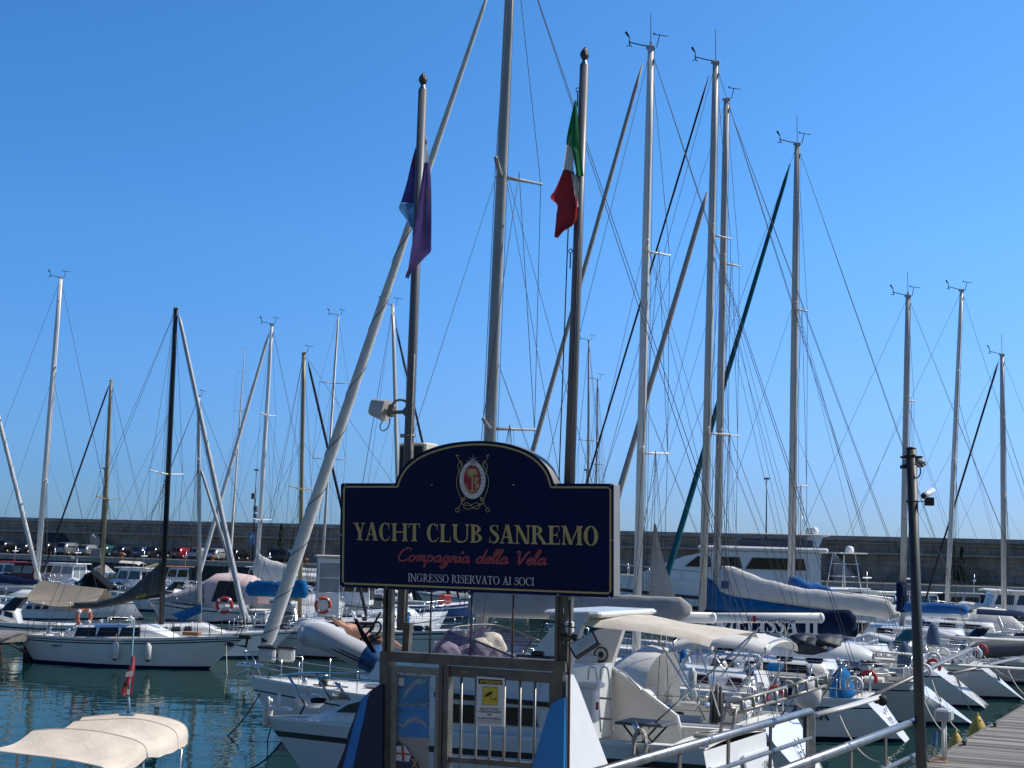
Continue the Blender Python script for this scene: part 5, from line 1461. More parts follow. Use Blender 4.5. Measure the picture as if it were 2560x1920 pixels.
for i, (px, D, a_, st_, lab) in enumerate(((385, 150, 180, 'cuddy', 'white cuddy boat behind the pale mast of the small yacht'), (655, 150, 175, 'wheelhouse', 'white wheelhouse boat behind the furled sail foot'), (735, 112, 178, 'canopy', 'white boat with a navy canopy near the blue sail cover'),
        (900, 110, 172, 'wheelhouse', 'white wheelhouse boat seen below the left end of the sign'), (1010, 118, 186, 'cuddy', 'white cuddy boat seen past the foot of the left flagpole'), (1185, 130, 175, 'cuddy', 'white cuddy boat seen between the gate rods'), (1710, 150, 178, 'wheelhouse', 'white wheelhouse boat behind the long motor yacht'),
        (2150, 135, 176, 'cuddy', 'white cuddy boat behind the sportfishing boat'), (2440, 128, 182, 'canopy', 'white boat with a grey canopy near the cypress trees'), (2350, 96, 180, 'cuddy', 'white cuddy boat behind the dark sail cover'), (430, 110, 178, 'cuddy', 'white boat behind the slate sail cover'), (1640, 100, 176, 'cuddy', 'white cuddy boat behind the grey boom cover'))):
    motorboat(lab, px, D, a_, 7.5 + (i % 3), 2.8, st_, canv=(CANV_N, CANV_G, CANV_W)[i % 3])

# long white motor yacht
t = thing('motor_yacht', 'long white motor yacht with black window bands and a flybridge hardtop', 'motor yacht', P2(2120, 108), rad(172), None)
fr = Frame(P2(2120, 108), rad(172)); LY = 17.0
ed = hull_mesh('hull', t, LY, 4.8, 2.9, 3.5, HM(GEL, mat('dark_grey_band', (.05, .055, .06), .3)), 'plain', 0, stripes=((.95, 1.2),), bow_over=1.8, tw=.92, bowsharp=2.3, flare=.15)
def side_panel(par, name, poly, y, m, th=.05):
    for sg in (1, -1):
        b = MB(); b.slab([(p.x, sg * y, p.z) for p in poly], (0, sg * th, 0)); b.build(name, m, par)
YF = lambda *P: [fr.Y(px, py, 2.0) for px, py in P]
b = MB()                                               # superstructure
secs = []
for x, w, z0, z1 in ((2.0, 2.1, 1.9, 4.35), (9.5, 2.1, 2.1, 4.35), (11.5, 1.9, 2.2, 3.9), (14.6, 1.2, 2.4, 2.65)):
    secs.append([(x, w, z0), (x, w * .95, z1), (x, -w * .95, z1), (x, -w, z0)])
b.loft(secs, 0, sm=False); so = b.build('superstructure', GEL, t); so.location.z = 1.0
for (xa, xb, za, zb, sl_) in ((3.0, 7.2, 3.15, 3.95, .5), (7.4, 11.4, 3.2, 3.95, .9)):
    for sg in (1, -1):
        b = MB(); b.slab([(xa, sg * 2.09, za), (xb, sg * 2.07 - sg * .12 * (xb > 9), za), (xb - sl_, sg * 2.04 - sg * .1 * (xb > 9), zb), (xa + .2, sg * 2.04, zb)], (0, sg * .03, 0)); b.build('window', DARKGL, so)
b = MB(); b.slab([(11.52, 1.7, 3.8), (11.52, -1.7, 3.8), (13.6, -1.3, 3.0), (13.6, 1.3, 3.0)], (.05, 0, .06)); b.build('windscreen', DARKGL, so)
for i in range(3):
    for sg in (1, -1):
        b = MB(); b.slab([(8.5 + 1.5 * i, sg * 2.36 - sg * .1 * i, 1.2), (9.6 + 1.5 * i, sg * 2.34 - sg * .12 * i, 1.2), (9.6 + 1.5 * i, sg * 2.36 - sg * .12 * i, 1.45), (8.5 + 1.5 * i, sg * 2.38 - sg * .1 * i, 1.45)], (0, sg * .02, 0)); b.build('hull_window', DARKGL, t)
b = MB(); b.rbox((6.0, 0, 4.55), (9.0, 4.5, .35), .12); b.build('flybridge_deck', GEL, so)
b = MB(); b.rbox((5.2, 0, 4.98), (5.4, 3.9, .55), .1); b.build('flybridge_coaming', mat('smoke_coaming', (.10, .11, .13), .3), so)
for sg in (1, -1):
    b = MB(); b.slab([(2.2, sg * 1.9, 4.7), (3.6, sg * 1.9, 4.7), (2.6, sg * 1.8, 5.6), (1.8, sg * 1.8, 5.6)], (0, -sg * .25, 0)); b.build('radar_arch', GEL, so)
b = MB(); b.rbox((4.3, 0, 5.62), (5.8, 3.7, .14), .06); ho = b.build('hardtop', GEL2, so)
b = MB()
for x in (6.8,):
    for sg in (1, -1): b.tube([(x, sg * 1.6, 4.9), (x - .6, sg * 1.6, 5.6)], .05, n=6)
b.build('hardtop_pillar', STEEL, so)
for x, y in ((2.4, .6), (2.6, -.8)):
    b = MB(); b.lathe([(.28, 0), (.32, .12), (.3, .36), (.16, .5), (0, .53)], (x, y, 5.7), n=12); b.build('radar_dome', GEL, ho)
b = MB(); b.tube([(3.2, 0, 5.6), (3.2, 0, 7.0)], .03, n=5); b.build('antenna', GEL, ho)
b = MB()
for sg in (1, -1):
    P = [Vector((ed(k / 10)[0], sg * (ed(k / 10)[1] - .1), ed(k / 10)[2] + .75)) for k in range(6, 11)]
    b.tube(P, .025, n=5)
    for p in P: b.tube([p, p - Vector((0, 0, .75))], .018, n=4)
b.build('bow_rail', STEEL, t)
# white shrouded stern with a name by the right edge
t = thing('covered_motorboat', 'white motorboat shrouded in a white cover with black letters on its side', 'motorboat', P2(2570, 86), rad(170), 'motorboats moored by the far quay')
fr = Frame(P2(2570, 86), rad(170))
hull_mesh('hull', t, 6.5, 2.6, 1.2, 1.5, HM(), 'plain', 0, stripes=(), bow_over=.7, tw=.9, nst=12)
b = MB(); secs = []
for x, w, h in ((.4, 1.15, .5), (1.2, 1.1, 1.25), (2.6, 1.05, 1.35), (3.6, .95, .9), (4.9, .6, .35)):
    secs.append([Vector((x + .08 * math.sin(5 * q + x), w * math.cos(q), 1.15 + h * max(0, math.sin(q)) ** .7 * (1 + .06 * math.sin(7 * q + 3 * x)))) for q in [math.pi * j / 12 for j in range(13)]])
b.loft(secs, 0, close=False); b.build('boat_cover', CANV_W, t)
b = MB(); q0, q1 = fr.Y(2500, 1512, 1.22), fr.Y(2546, 1512, 1.22)
font_text(b, 'ADELAIDE', lambda x, y: (q0.x + (q1.x - q0.x) * x * 1.25, 1.32, .95 + .28 * y), 0, .03); b.build('lettering', BLACK, t)

# guard hut, wooden jetty, piles
p = P2(824, 79)
t = thing('guard_hut', 'narrow white guard hut with glazed upper half and a flat roof', 'hut', (p.x, p.y, .6), rad(12))
b = MB(); b.rbox((0, 0, 1.0), (1.15, 1.1, 2.0), .02); b.rbox((0, 0, 3.6), (1.15, 1.1, .25), .02)
for sx in (-1, 1):
    for sy in (-1, 1): b.box((sx * .54, sy * .52, 2.75), (.07, .07, 1.5))
b.box((0, -.55, 2.72), (1.1, .05, .05)); b.box((0.55, 0, 2.72), (.05, 1.0, .05)); b.box((-.55, 0, 2.72), (.05, 1.0, .05))
b.build('wall', GEL, t)
b = MB(); b.box((0, 0, 2.75), (1.06, 1.0, 1.48)); b.build('pane', mat('hut_glass', (.3, .33, .34), .1, var=.1), t)
b = MB(); b.rbox((.05, 0, 3.82), (1.5, 1.4, .12), .03); b.build('roof', CANV_C, t)
b = MB(); b.box((0, 0, -.35), (1.4, 1.4, .7)); b.build('plinth', CONC, t)
lifebuoy((p.x - .1, p.y - .95, 1.95), .36, .085, rad(12), 'orange lifebuoy on the white guard hut')
# wooden jetty at the left with its piles
mb = MB()
J0, J1 = atz(-160, 1598, 1.05), atz(103, 1585, 1.05)
dv = (J1 - J0).normalized(); nv = Vector((-dv.y, dv.x, 0))
jt = thing('wooden_jetty', 'weathered wooden jetty on dark piles at the left edge', 'jetty', J0, math.atan2(dv.y, dv.x))
Lj = (J1 - J0).length
mb = MB(); mb.box((Lj / 2, .9, .0), (Lj, 2.2, .14)); mb.box((Lj / 2, -.26, -.14), (Lj, .12, .2)); mb.box((Lj / 2, 1.9, -.22), (Lj, .12, .3)); mb.build('deck', WOODG, jt)
for f, yy in ((.55, -.1), (.86, -.05), (.97, .3), (.86, 1.7), (.55, 1.7), (.2, 0.)):
    mb = MB(); mb.tube([(Lj * f, yy, -.1), (Lj * f + .05, yy, -1.0), (Lj * f, yy, -2.2)], [.17, .2, .22], n=9); mb.build('pile', mat('dark_pile', (.05, .04, .035), .9, var=.4, scale=4, bump=.5, bscale=9), jt)
mb = MB(); mb.tube([(Lj * .86, -.1, -.75), (Lj * .6, -.1, -.1)], .07, n=6); mb.build('brace', WOODG, jt)
lifebuoy(fr.wor((0, 0, 0)) * 0 + at(210, 1543, 63.6), .36, .085, rad(60), 'faded orange lifebuoy on the stern rail of the black-masted sloop', mat('faded_orange', (.5, .16, .09), .7))
lifebuoy(at(561, 1513, 70.5), .33, .08, rad(5), 'red and white lifebuoy on a rail behind the silver furled sail', RED)
# gull
p = at(180, 1402, 139)
t = thing('gull', 'grey gull standing on the glazed wheelhouse roof', 'bird', p, rad(160))
b = MB(); b.ell((0, 0, .28), (.24, .09, .1), M=Matrix.Rotation(rad(-18), 3, 'Y')); b.ell((.2, 0, .42), (.075, .06, .065)); b.tube([(.26, 0, .42), (.34, 0, .4)], [.02, .006], n=5)
b.tube([(.12, 0, .32), (.2, 0, .42)], [.06, .05], n=7)
for sg in (1, -1): b.tube([(0, sg * .03, .2), (0, sg * .03, 0)], .01, n=4)
b.build('body', mat('gull_grey', (.45, .45, .45), .8), t)
# ---------------------------------------------------------------- club sign, gate, flagpoles
PL, PR = Vector((-1.40, 12.47, 0)), Vector((.758, 11.29, 0))
GANG = math.atan2((PR - PL).y, (PR - PL).x)
sf = Frame(PL, GANG)
def gp(px, py, y=0.0):
    p = sf.Y(px, py, y); return Vector((p.x, y, p.z))
NAVYS = mat('sign_navy', (0.003, 0.006, 0.05), 0.4, var=0.12, scale=1.2, spec=0.15)
GOLD = mat('sign_gold', (0.46, 0.37, 0.14), 0.5, var=0.08)
SIGNW = mat('sign_white', (0.62, 0.63, 0.64), 0.5, var=0.05)
SIGNR = mat('sign_crimson', (0.34, 0.008, 0.035), 0.5, var=0.08)
SIGNP = mat('sign_pale_red', (0.55, 0.22, 0.22), 0.5, var=0.05)
SIGNG = mat('sign_grey', (0.22, 0.21, 0.19), 0.5, var=0.05)
CASE = mat('sign_case_aluminium', (0.30, 0.29, 0.27), 0.45, 0.4, var=0.12, scale=5)
sg = thing('club_sign', 'large navy sign with an arched top and gold lettering YACHT CLUB SANREMO', 'sign', PL, GANG)
OUT = [(856, 1208), (988, 1208)] + [(v.x, v.y) for v in smooth_pts([(988, 1208, 0), (995, 1189, 0), (1012, 1163, 0), (1040, 1139, 0), (1074, 1122, 0), (1115, 1110, 0), (1157, 1104, 0), (1201, 1102, 0), (1243, 1105, 0), (1277, 1111.5, 0), (1311, 1123.5, 0), (1342, 1142, 0), (1366, 1166.5, 0), (1378, 1189, 0), (1385, 1208.5, 0)], 4)][1:] + [(1530, 1209), (1534.5, 1213), (1534.5, 1490), (1530, 1494.5), (853, 1467.3), (849, 1463), (852, 1212)]
b = MB(); P = [gp(*q) for q in OUT]
b.slab(P, (0, .11, 0), 0, 1)
b.build('board', [NAVYS, CASE], sg)
INN = [(862, 1217), (994, 1217)] + [(v.x, v.y) for v in smooth_pts([(994, 1217, 0), (1001, 1196, 0), (1017, 1171, 0), (1044, 1148, 0), (1077, 1132, 0), (1116, 1120, 0), (1158, 1113, 0), (1201, 1111, 0), (1242, 1114, 0), (1275, 1121, 0), (1307, 1132, 0), (1337, 1150, 0), (1359, 1173, 0), (1370, 1194, 0), (1377, 1218, 0)], 4)][1:] + [(1520, 1218.5), (1526, 1224), (1526, 1477), (1520, 1483.5), (862, 1458.5), (857, 1453), (860, 1223), (862, 1217), (868, 1217)]
b = MB()
for k, q in enumerate(ribbon([(p[0], -p[1]) for p in INN], 4.6)):
    b.add([gp(v[0], -v[1], -.0022) for v in q], [(0, 1, 2, 3)])
b.build('border', GOLD, sg)
def line_place(bl, br, hl, hr, y=-.003, dk=-.00012):
    A, B_, C_, D_ = gp(*bl), gp(*br), gp(bl[0], bl[1] - hl), gp(br[0], br[1] - hr)
    def f(x, yy, k=0):
        p = (A.lerp(B_, x)).lerp(C_.lerp(D_, x), yy); return Vector((p.x, y + dk * k, p.z))
    return f
b = MB(); serif_text(b, 'YACHT CLUB SANREMO', line_place((885, 1350), (1498, 1364), 43.5, 48), .185, 0, .03); b.build('gold_lettering', GOLD, sg)
b = MB(); script_text(b, 'Compagnia della Vela', line_place((993, 1402), (1364, 1412), 15.5, 16.5), .24, .14, 0, 1); b.build('script_lettering', [SIGNP, SIGNR], sg)
b = MB(); serif_text(b, 'INGRESSO RISERVATO AI SOCI', line_place((1021, 1453.3), (1336.5, 1464.5), 20, 20), .105, 0, .03); b.build('white_lettering', SIGNW, sg)
for px, py in ((863, 1211.5), (981, 1211), (1390, 1211.5), (1527, 1212.5), (1530, 1351), (1524, 1492), (1395, 1486), (1174, 1477.5), (966, 1469.5), (853, 1465), (853, 1337), (1080, 1212), (1284, 1212)):
    b = MB(); p = gp(px, py); b.lathe([(0, 0), (.0075, .0), (.006, .004), (0, .005)], (p.x, -.001, p.z), n=8, R=Matrix.Rotation(rad(90), 3, 'X')); b.build('screw', STEEL, sg)
# crest
def em(x, y, k=0): return gp(1080 + x / 8.732, 1110 + y / 8.732, -.003 - .00035 * k)
cr = MB()
def ov(cx, cy, rx, ry, k, mi, n=40, a=0):
    cr.add([em(cx + rx * math.cos(6.2832 * i / n), cy - ry * math.sin(6.2832 * i / n), k) for i in range(n)], [tuple(range(n))], mi)
def poly(P, k, mi): cr.add([em(x, y, k) for x, y in P], [tuple(range(len(P)))], mi)
def rib(P, w, k, mi, closed=False):
    Q = sm2(P + ([P[0], P[1]] if closed else []), 6)
    for j, q in enumerate(ribbon([(x, -y) for x, y in Q], w)): cr.add([em(v[0], -v[1], k + .06 * (j % 7)) for v in q], [(0, 1, 2, 3)], mi)
G_, W_, R_, K_, P_ = 0, 1, 2, 3, 4
ov(885, 788, 288, 414, 1, G_); ov(885, 788, 280, 406, 2, W_); ov(881, 772, 196, 324, 3, G_); ov(881, 772, 189, 316, 4, R_)
poly([(862, 640), (898, 640), (892, 900), (897, 1052), (858, 1052), (866, 900)], 5, G_)
for q, l, dr in ((-1.75, 120, 10), (-2.2, 150, 25), (-2.65, 165, 60), (-3.1, 160, 100), (-3.55, 130, 130), (-3.95, 110, 120), (-1.35, 115, 10), (-.95, 140, 25), (-.5, 150, 55), (-.05, 140, 80), (.4, 110, 90), (-4.2, 90, 110)):
    x, y = 882, 625; ex, ey = x + l * math.cos(q), y + l * math.sin(q) * .8 + dr * .5
    mx, my = x + l * .6 * math.cos(q), y + l * .62 * math.sin(q)
    nx, ny = -(ey - y), ex - x; nl = math.hypot(nx, ny); nx, ny = nx / nl * 16, ny / nl * 16
    poly([(x + nx, y + ny), (mx + nx * 1.2, my + ny * 1.2), (ex, ey), (mx - nx, my - ny), (x - nx, y - ny)], 5.5 + (q % 1) * .3, G_)
ov(882, 625, 52, 46, 6, G_, 16)
rib([(728, 880), (750, 945), (800, 1010), (875, 1045), (950, 1010), (1000, 945), (1020, 880)], 26, 6.5, G_)
poly([(722, 865), (735, 862), (760, 905), (725, 925)], 7, G_); poly([(1022, 862), (1034, 868), (1028, 925), (995, 905)], 7, G_)
rib([(935, 745), (968, 735), (985, 770), (955, 810), (950, 850), (985, 880), (975, 930), (945, 950)], 34, 7, G_)   # rampant beast
rib([(950, 780), (915, 770), (900, 790)], 13, 7.3, G_); rib([(945, 830), (918, 830), (905, 815)], 12, 7.3, G_); rib([(960, 880), (930, 890), (908, 890)], 13, 7.3, G_)
rib([(985, 880), (1020, 840), (1010, 790), (1045, 770)], 10, 7.5, G_); ov(978, 742, 26, 28, 7.8, G_, 14)
star = []
for i in range(16):
    q = math.pi / 2 + math.pi * i / 8
    r = (168 if i % 4 == 0 else 142) if i % 2 == 0 else 42
    if i % 4 == 2: r = 140
    star.append((895 + r * math.cos(q) * (.92 if i % 4 else 1), 375 - r * math.sin(q)))
poly(star, 8, P_)
for i in range(0, 16, 2):
    a, c = star[i], star[(i + 1) % 16]; poly([a, c, (895, 375)], 8.6, K_)
for sgn in (1, -1):
    X = lambda x: 885 + sgn * (x - 885)
    rib([(X(x), y) for x, y in [(530, 240), (600, 370), (670, 490)]], 13, 1.5, G_); poly([(X(522), 232), (X(580), 245), (X(588), 268), (X(560), 258), (X(545), 262)], 1.8, G_)
    rib([(X(x), y) for x, y in [(610, 660), (575, 600), (620, 520), (660, 440), (655, 385), (620, 375), (580, 430), (562, 500), (590, 600), (548, 720), (535, 850), (560, 1000), (620, 1150), (660, 1225), (700, 1240), (718, 1200), (690, 1175), (650, 1190), (640, 1240), (670, 1310), (760, 1345)]], 12, 1.6, G_)
    rib([(X(x), y) for x, y in [(725, 1140), (700, 1190), (640, 1290), (585, 1390)]], 12, 1.9, G_)
    n = 20
    for i in range(n):
        q0, q1 = 6.2832 * i / n, 6.2832 * (i + 1) / n
        cr.add([em(X(555) + 46 * math.cos(q0), 1440 + 50 * math.sin(q0), 2), em(X(555) + 46 * math.cos(q1), 1440 + 50 * math.sin(q1), 2), em(X(555) + 33 * math.cos(q1), 1440 + 37 * math.sin(q1), 2), em(X(555) + 33 * math.cos(q0), 1440 + 37 * math.sin(q0), 2)], [(0, 1, 2, 3)], G_)
rib([(760, 1345), (850, 1330), (960, 1285), (1030, 1310), (1040, 1380), (970, 1425), (890, 1385), (830, 1320), (760, 1280), (700, 1320), (700, 1390), (770, 1420), (880, 1395), (1000, 1340), (1080, 1290)], 12, 2.4, G_)
for pts in ([(800, 1080), (775, 1160)], [(785, 1135), (845, 1138)], [(895, 1100), (895, 1200)], [(970, 1060), (1005, 1085), (1010, 1145)]): rib(pts, 6, 3, K_)
for word, a0, a1 in (('YACHT CLUB', 132, 222), ('SANREMO', -42, 48)):
    n = len(word)
    for i, chh in enumerate(word):
        if chh == ' ': continue
        q = rad(a0 + (a1 - a0) * i / (n - 1)); c_ = Vector((885 + 240 * math.cos(q), 788 - 366 * math.sin(q)))
        left = word[0] == 'Y'
        tx, ty = (-math.sin(q) * 240, -math.cos(q) * 366); tl = math.hypot(tx, ty); tx, ty = tx / tl, ty / tl
        if not left: pass
        ux, uy = (math.cos(q), -math.sin(q))
        if left: rx_, ry_, sx_, sy_ = tx, ty, ux, uy
        else: rx_, ry_, sx_, sy_ = tx, ty, ux, uy
        if left: px_, py_ = -sx_, -sy_
        else: px_, py_ = -sx_, -sy_
        h = 52
        if left: dirx, diry, upx, upy = tx, ty, -ux * -1 * -1, -uy * -1 * -1
        else: dirx, diry, upx, upy = tx, ty, -ux, -uy
        font_text(cr, chh, lambda x, y, c_=c_, dx=dirx, dy=diry, ax=upx, ay=upy: em(c_.x + dx * (x - .5) * 36 + ax * (y - .5) * h, c_.y + dy * (x - .5) * 36 + ay * (y - .5) * h, 5), K_)
cr.build('crest', [GOLD, SIGNW, SIGNR, SIGNG, mat('sign_silver', (.40, .39, .34), .5, var=.05)], sg)

# ---- gate
gt = thing('entrance_gate', 'grey galvanised steel entrance gate standing below the club sign', 'gate', PL, GANG)
def bar(mb, a, c, w, d, y=0.0, mi=0):
    """bar in the plane of the gate from pixel a to pixel c, w wide, d deep"""
    A, B_ = gp(*a), gp(*c); A.y = B_.y = 0
    v = (B_ - A).normalized(); n = Vector((-v.z, 0, v.x)) * w / 2
    mb.slab([A + n + Vector((0, y, 0)), B_ + n + Vector((0, y, 0)), B_ - n + Vector((0, y, 0)), A - n + Vector((0, y, 0))], (0, d, 0), mi)
b = MB(); bar(b, (959, 1632), (953, 2200), .075, .12); b.build('post', GALV, gt)
b = MB(); bar(b, (975, 1471), (973, 1634), .034, .05, .0); bar(b, (961, 1470), (958, 1634), .022, .05, .002); bar(b, (967, 1470), (965, 1634), .02, .012, .04); b.build('post', GALV, gt)
b = MB(); bar(b, (993, 1558), (988, 1636), .06, .05, .14); bar(b, (981, 1565), (979, 1625), .02, .03, -.028); b.build('bracket', GALV, gt)
b = MB(); bar(b, (950, 1640), (1412, 1667), .078, .11, .004); b.build('top_beam', GALV, gt)
b = MB(); bar(b, (1394, 1660), (1388, 2200), .085, .12, .001); b.build('post', GALV, gt)
b = MB(); bar(b, (1391, 1490), (1389, 1652), .022, .05, .0); bar(b, (1411, 1491), (1408, 1655), .038, .09, .03); bar(b, (1399, 1490), (1397, 1655), .025, .012, .03); b.build('post', GALV, gt)
for x0, x1, y0, y1 in ((1079, 1074, 1478, 1638), (1180, 1176, 1482, 1642), (1284, 1280, 1487, 1648)):
    b = MB(); p, q = gp(x0, y0, .05), gp(x1, y1, .05); b.tube([p, q], .0075, n=6); b.build('rod', mat('rusty_rod', (.11, .075, .06), .6, .3, var=.3, scale=12), gt)
b = MB(); bar(b, (1099, 1662), (1088, 2200), .034, .07, .02); bar(b, (1114, 1666), (1104, 2200), .042, .075, .012); b.build('post', GALV, gt)
leaf = MB(); bar(leaf, (1108, 1678), (1384, 1697), .075, .05, .03); bar(leaf, (1112, 1690), (1103, 2100), .04, .05, .028); bar(leaf, (1376, 1700), (1370, 2100), .05, .05, .031); bar(leaf, (1108, 1899), (1372, 1920), .04, .05, .033)
lo = leaf.build('gate_leaf', GALV, gt)
for xt, xb in ((1154, 1149), (1191, 1187), (1226, 1221), (1262, 1257), (1301, 1296), (1338, 1332)):
    b = MB(); p, q = gp(xt, 1690, .055), gp(xb, 2050, .055); b.tube([p, q], .011, n=8); b.build('bar', mat('bare_steel_bar', (.33, .31, .28), .45, .6, var=.15, scale=10), lo)
b = MB(); font_text(b, 'C55B', line_place((1148.5, 1682.5), (1164, 1683.5), 5, 5, .0285), 0); b.build('stamped_code', mat('chalk_mark', (.42, .40, .37), .7), lo)
b = MB(); p = gp(1338, 1648, -.02); b.rbox(p + Vector((0, 0, .02)), (.30, .08, .02), .008); b.rbox(p + Vector((.02, 0, .045)), (.10, .06, .035), .012); b.build('door_closer', BLACK, gt)
# notice case with a poster of leaping dolphins and a pennant
pc = thing('notice_case', 'framed glass notice case with a dolphin poster and a blue pennant', 'notice board', PL, GANG)
b = MB(); bar(b, (981, 1671), (972, 2150), .05, .05, .03); bar(b, (1089, 1677), (1079, 2150), .034, .05, .03); bar(b, (976, 1673), (1092, 1680), .055, .05, .029)
b.build('frame', mat('case_frame', (.26, .25, .235), .4, .5, var=.15, scale=8), pc)
for px, py in ((990, 1684), (1012, 1683), (1045, 1686), (1075, 1693), (1073, 1752), (1071, 1812), (1069, 1870), (979, 1745), (977, 1803)):
    b = MB(); b.ell(gp(px, py, .028), (.007, .004, .007), n=7, k=4); b.build('bolt', BLACK, pc)
SEA = mat('poster_sea', (.012, .12, .36), .5, var=.35, scale=9, stretch=(1, 1, 5), col2=(.03, .24, .55))
b = MB()
def pq(P, y, mi): b.add([gp(px, py, y) for px, py in P], [tuple(range(len(P)))], mi)
pq([(985, 1684), (1075, 1690), (1068, 2150), (974, 2150)], .062, 0)
pq([(987, 1688), (1073, 1694), (1071, 1845), (988, 1842)], .0605, 1)
pq([(988, 1765), (1072, 1772), (1071, 1845), (988, 1842)], .0598, 2)
pp = b.build('poster', [mat('poster_paper', (.34, .31, .29), .6, var=.1), mat('poster_sky', (.03, .22, .50), .5, var=.2, scale=6), SEA], pc)
b = MB()
def dolph(P, y): 
    for q in ribbon([(x, -z) for x, z in sm2([(p[0], p[1]) for p in P], 5)], [1 + 11 * math.sin(math.pi * min(1, (i + .3) / (5 * (len(P) - 1)))) ** .8 for i in range(5 * (len(P) - 1) + 1)]):
        b.add([gp(v[0], -v[1], y) for v in q], [(0, 1, 2, 3)])
dolph([(1008, 1748), (1018, 1728), (1034, 1710), (1050, 1702), (1060, 1704), (1066, 1698)], .0592)
pq([(1046, 1704), (1052, 1722), (1055, 1706)], .0588, 0); pq([(1034, 1708), (1036, 1700), (1044, 1704)], .0588, 0)
dolph([(1004, 1822), (1018, 1806), (1036, 1798), (1056, 1806), (1068, 1818)], .0590)
pq([(1030, 1800), (1036, 1788), (1042, 1800)], .0586, 0); pq([(1000, 1816), (994, 1806), (1008, 1812)], .0586, 0)
for k in range(9):
    x, z = 992 + 9 * k, 1760 + 3 * math.sin(k * 2.1); pq([(x, z), (x + 8, z - 2), (x + 12, z + 3), (x + 5, z + 5)], .0584, 0)
b.build('poster_print', mat('dolphin_grey', (.30, .40, .47), .5, var=.25, scale=12), pp)
b = MB(); pq([(988, 1694), (1010, 1695), (1010, 1720), (988, 1719)], .0575, 0); pq([(988, 1714), (1010, 1715), (1010, 1720), (988, 1719)], .0570, 1); b.build('paper_note', [SIGNW, BLUEST], pp)
b = MB()
def fold(p, s, u): return p + Vector((0, -.004 * math.sin(11 * u + 3 * s), 0))
A_ = [gp(988, 1850, .052), gp(986, 1890, .05), gp(980, 1960, .05)]; B2_ = [gp(1000, 1856, .052), gp(1040, 1900, .05), gp(1068, 1980, .05)]
b.strip(A_, B2_, 0, 10, fold)
po = b.build('pennant', NAVY, pc)
b = MB(); pq([(987, 1865), (1012, 1864), (1028, 1888), (1022, 1905), (985, 1900)], .040, 0); pq([(986, 1880), (1026, 1884), (1025, 1889), (986, 1885)], .0385, 1); pq([(1003, 1865), (1009, 1865), (1012, 1903), (1005, 1902)], .0382, 1)
for Q in ([(1030, 1896), (1037, 1910), (1046, 1896)], [(1038, 1893), (1034, 1905), (1042, 1920)], [(1046, 1894), (1037, 1907), (1030, 1922)]):
    for q in ribbon([(x, -z) for x, z in Q], 2.6): b.add([gp(v[0], -v[1], .0375) for v in q], [(0, 1, 2, 3)], 2)
b.build('pennant_badge', [SIGNW, RED, GOLD], po)
b = MB(); A, B_, C_, D_ = gp(984, 1682, .022), gp(1076, 1688, .022), gp(1069, 2150, .022), gp(973, 2150, .022)
b.add([A, B_, C_, D_], [(0, 1, 2, 3)]); b.build('pane', glassy('case_glass', (.96, .97, .97), .035), pc)
# camera warning plate
ws = thing('warning_sign', 'white camera surveillance notice headed ATTENZIONE! wired to the gate bars', 'sign', PL, GANG)
b = MB(); b.slab([gp(1192, 1690.5, .0), gp(1261.5, 1696, .0), gp(1260, 1817, .0), gp(1190, 1814.5, .0)], (0, .006, 0)); b.build('plate', mat('plate_white', (.60, .61, .61), .45, var=.06, scale=6), ws)
b = MB(); b.add([gp(1196, 1696.5, -.001), gp(1255.5, 1700.5, -.001), gp(1255.5, 1713, -.001), gp(1196, 1709.5, -.001)], [(0, 1, 2, 3)]); b.build('header', BLACK, ws)
b = MB(); font_text(b, 'ATTENZIONE!', line_place((1199.5, 1707.3), (1252.5, 1710.8), 7.4, 7.8, -.002), 0, .03, .1); b.build('header_lettering', mat('sign_yellow', (.55, .42, .03), .5, var=.05), ws)
b = MB(); b.add([gp(1206, 1715.5, -.001), gp(1245, 1718, -.001), gp(1244, 1763.5, -.001), gp(1205, 1761.5, -.001)], [(0, 1, 2, 3)], 1)
b.add([gp(1206.8, 1716.5, -.0016), gp(1244.2, 1719, -.0016), gp(1243.2, 1762.5, -.0016), gp(1205.8, 1760.5, -.0016)], [(0, 1, 2, 3)], 0)
wz = lambda x, y, k=2: gp(840 + x / 3.072, 1460 + y / 3.072, -.0012 - .0005 * k)
b.add([wz(1148, 846), (wz(1196, 820)), wz(1203, 842), wz(1155, 868)], [(0, 1, 2, 3)], 1)
b.add([wz(1137, 858), wz(1152, 850), wz(1156, 864), wz(1142, 872)], [(0, 1, 2, 3)], 1)
for Q in ([(1180, 858), (1192, 886)], [(1192, 884), (1228, 888)], [(1228, 874), (1228, 902)]):
    for q in ribbon([(x, -z) for x, z in Q], 5): b.add([wz(v[0], -v[1], 3) for v in q], [(0, 1, 2, 3)], 1)
b.build('camera_symbol', [MATS['sign_yellow'], BLACK], ws)
b = MB()
for tx, x0, x1, y0 in (('AREA SOTTOPOSTA', 1199.5, 1249.5, 1774), ('A VIDEOSORVEGLIANZA', 1194.5, 1254.5, 1781), ('PER', 1218.5, 1229, 1789.5), ('RAGIONI DI SICUREZZA', 1195, 1252.5, 1797.5)):
    font_text(b, tx, line_place((x0, y0), (x1, y0 + (x1 - x0) * .042), 5.2, 5.4, -.001), 0, .02)
for tx, x0, x1, y0 in (('Art. 13 del Codice in materia di protezione dei dati personali', 1194.5, 1254, 1801.6), ('D.Lgs. 196/2003 e del Regolamento UE 2016/679 GDPR', 1196, 1252, 1806.4)):
    font_text(b, tx, line_place((x0, y0), (x1, y0 + (x1 - x0) * .042), 2.4, 2.4, -.001), 0, .01)
b.build('lettering', BLACK, ws)

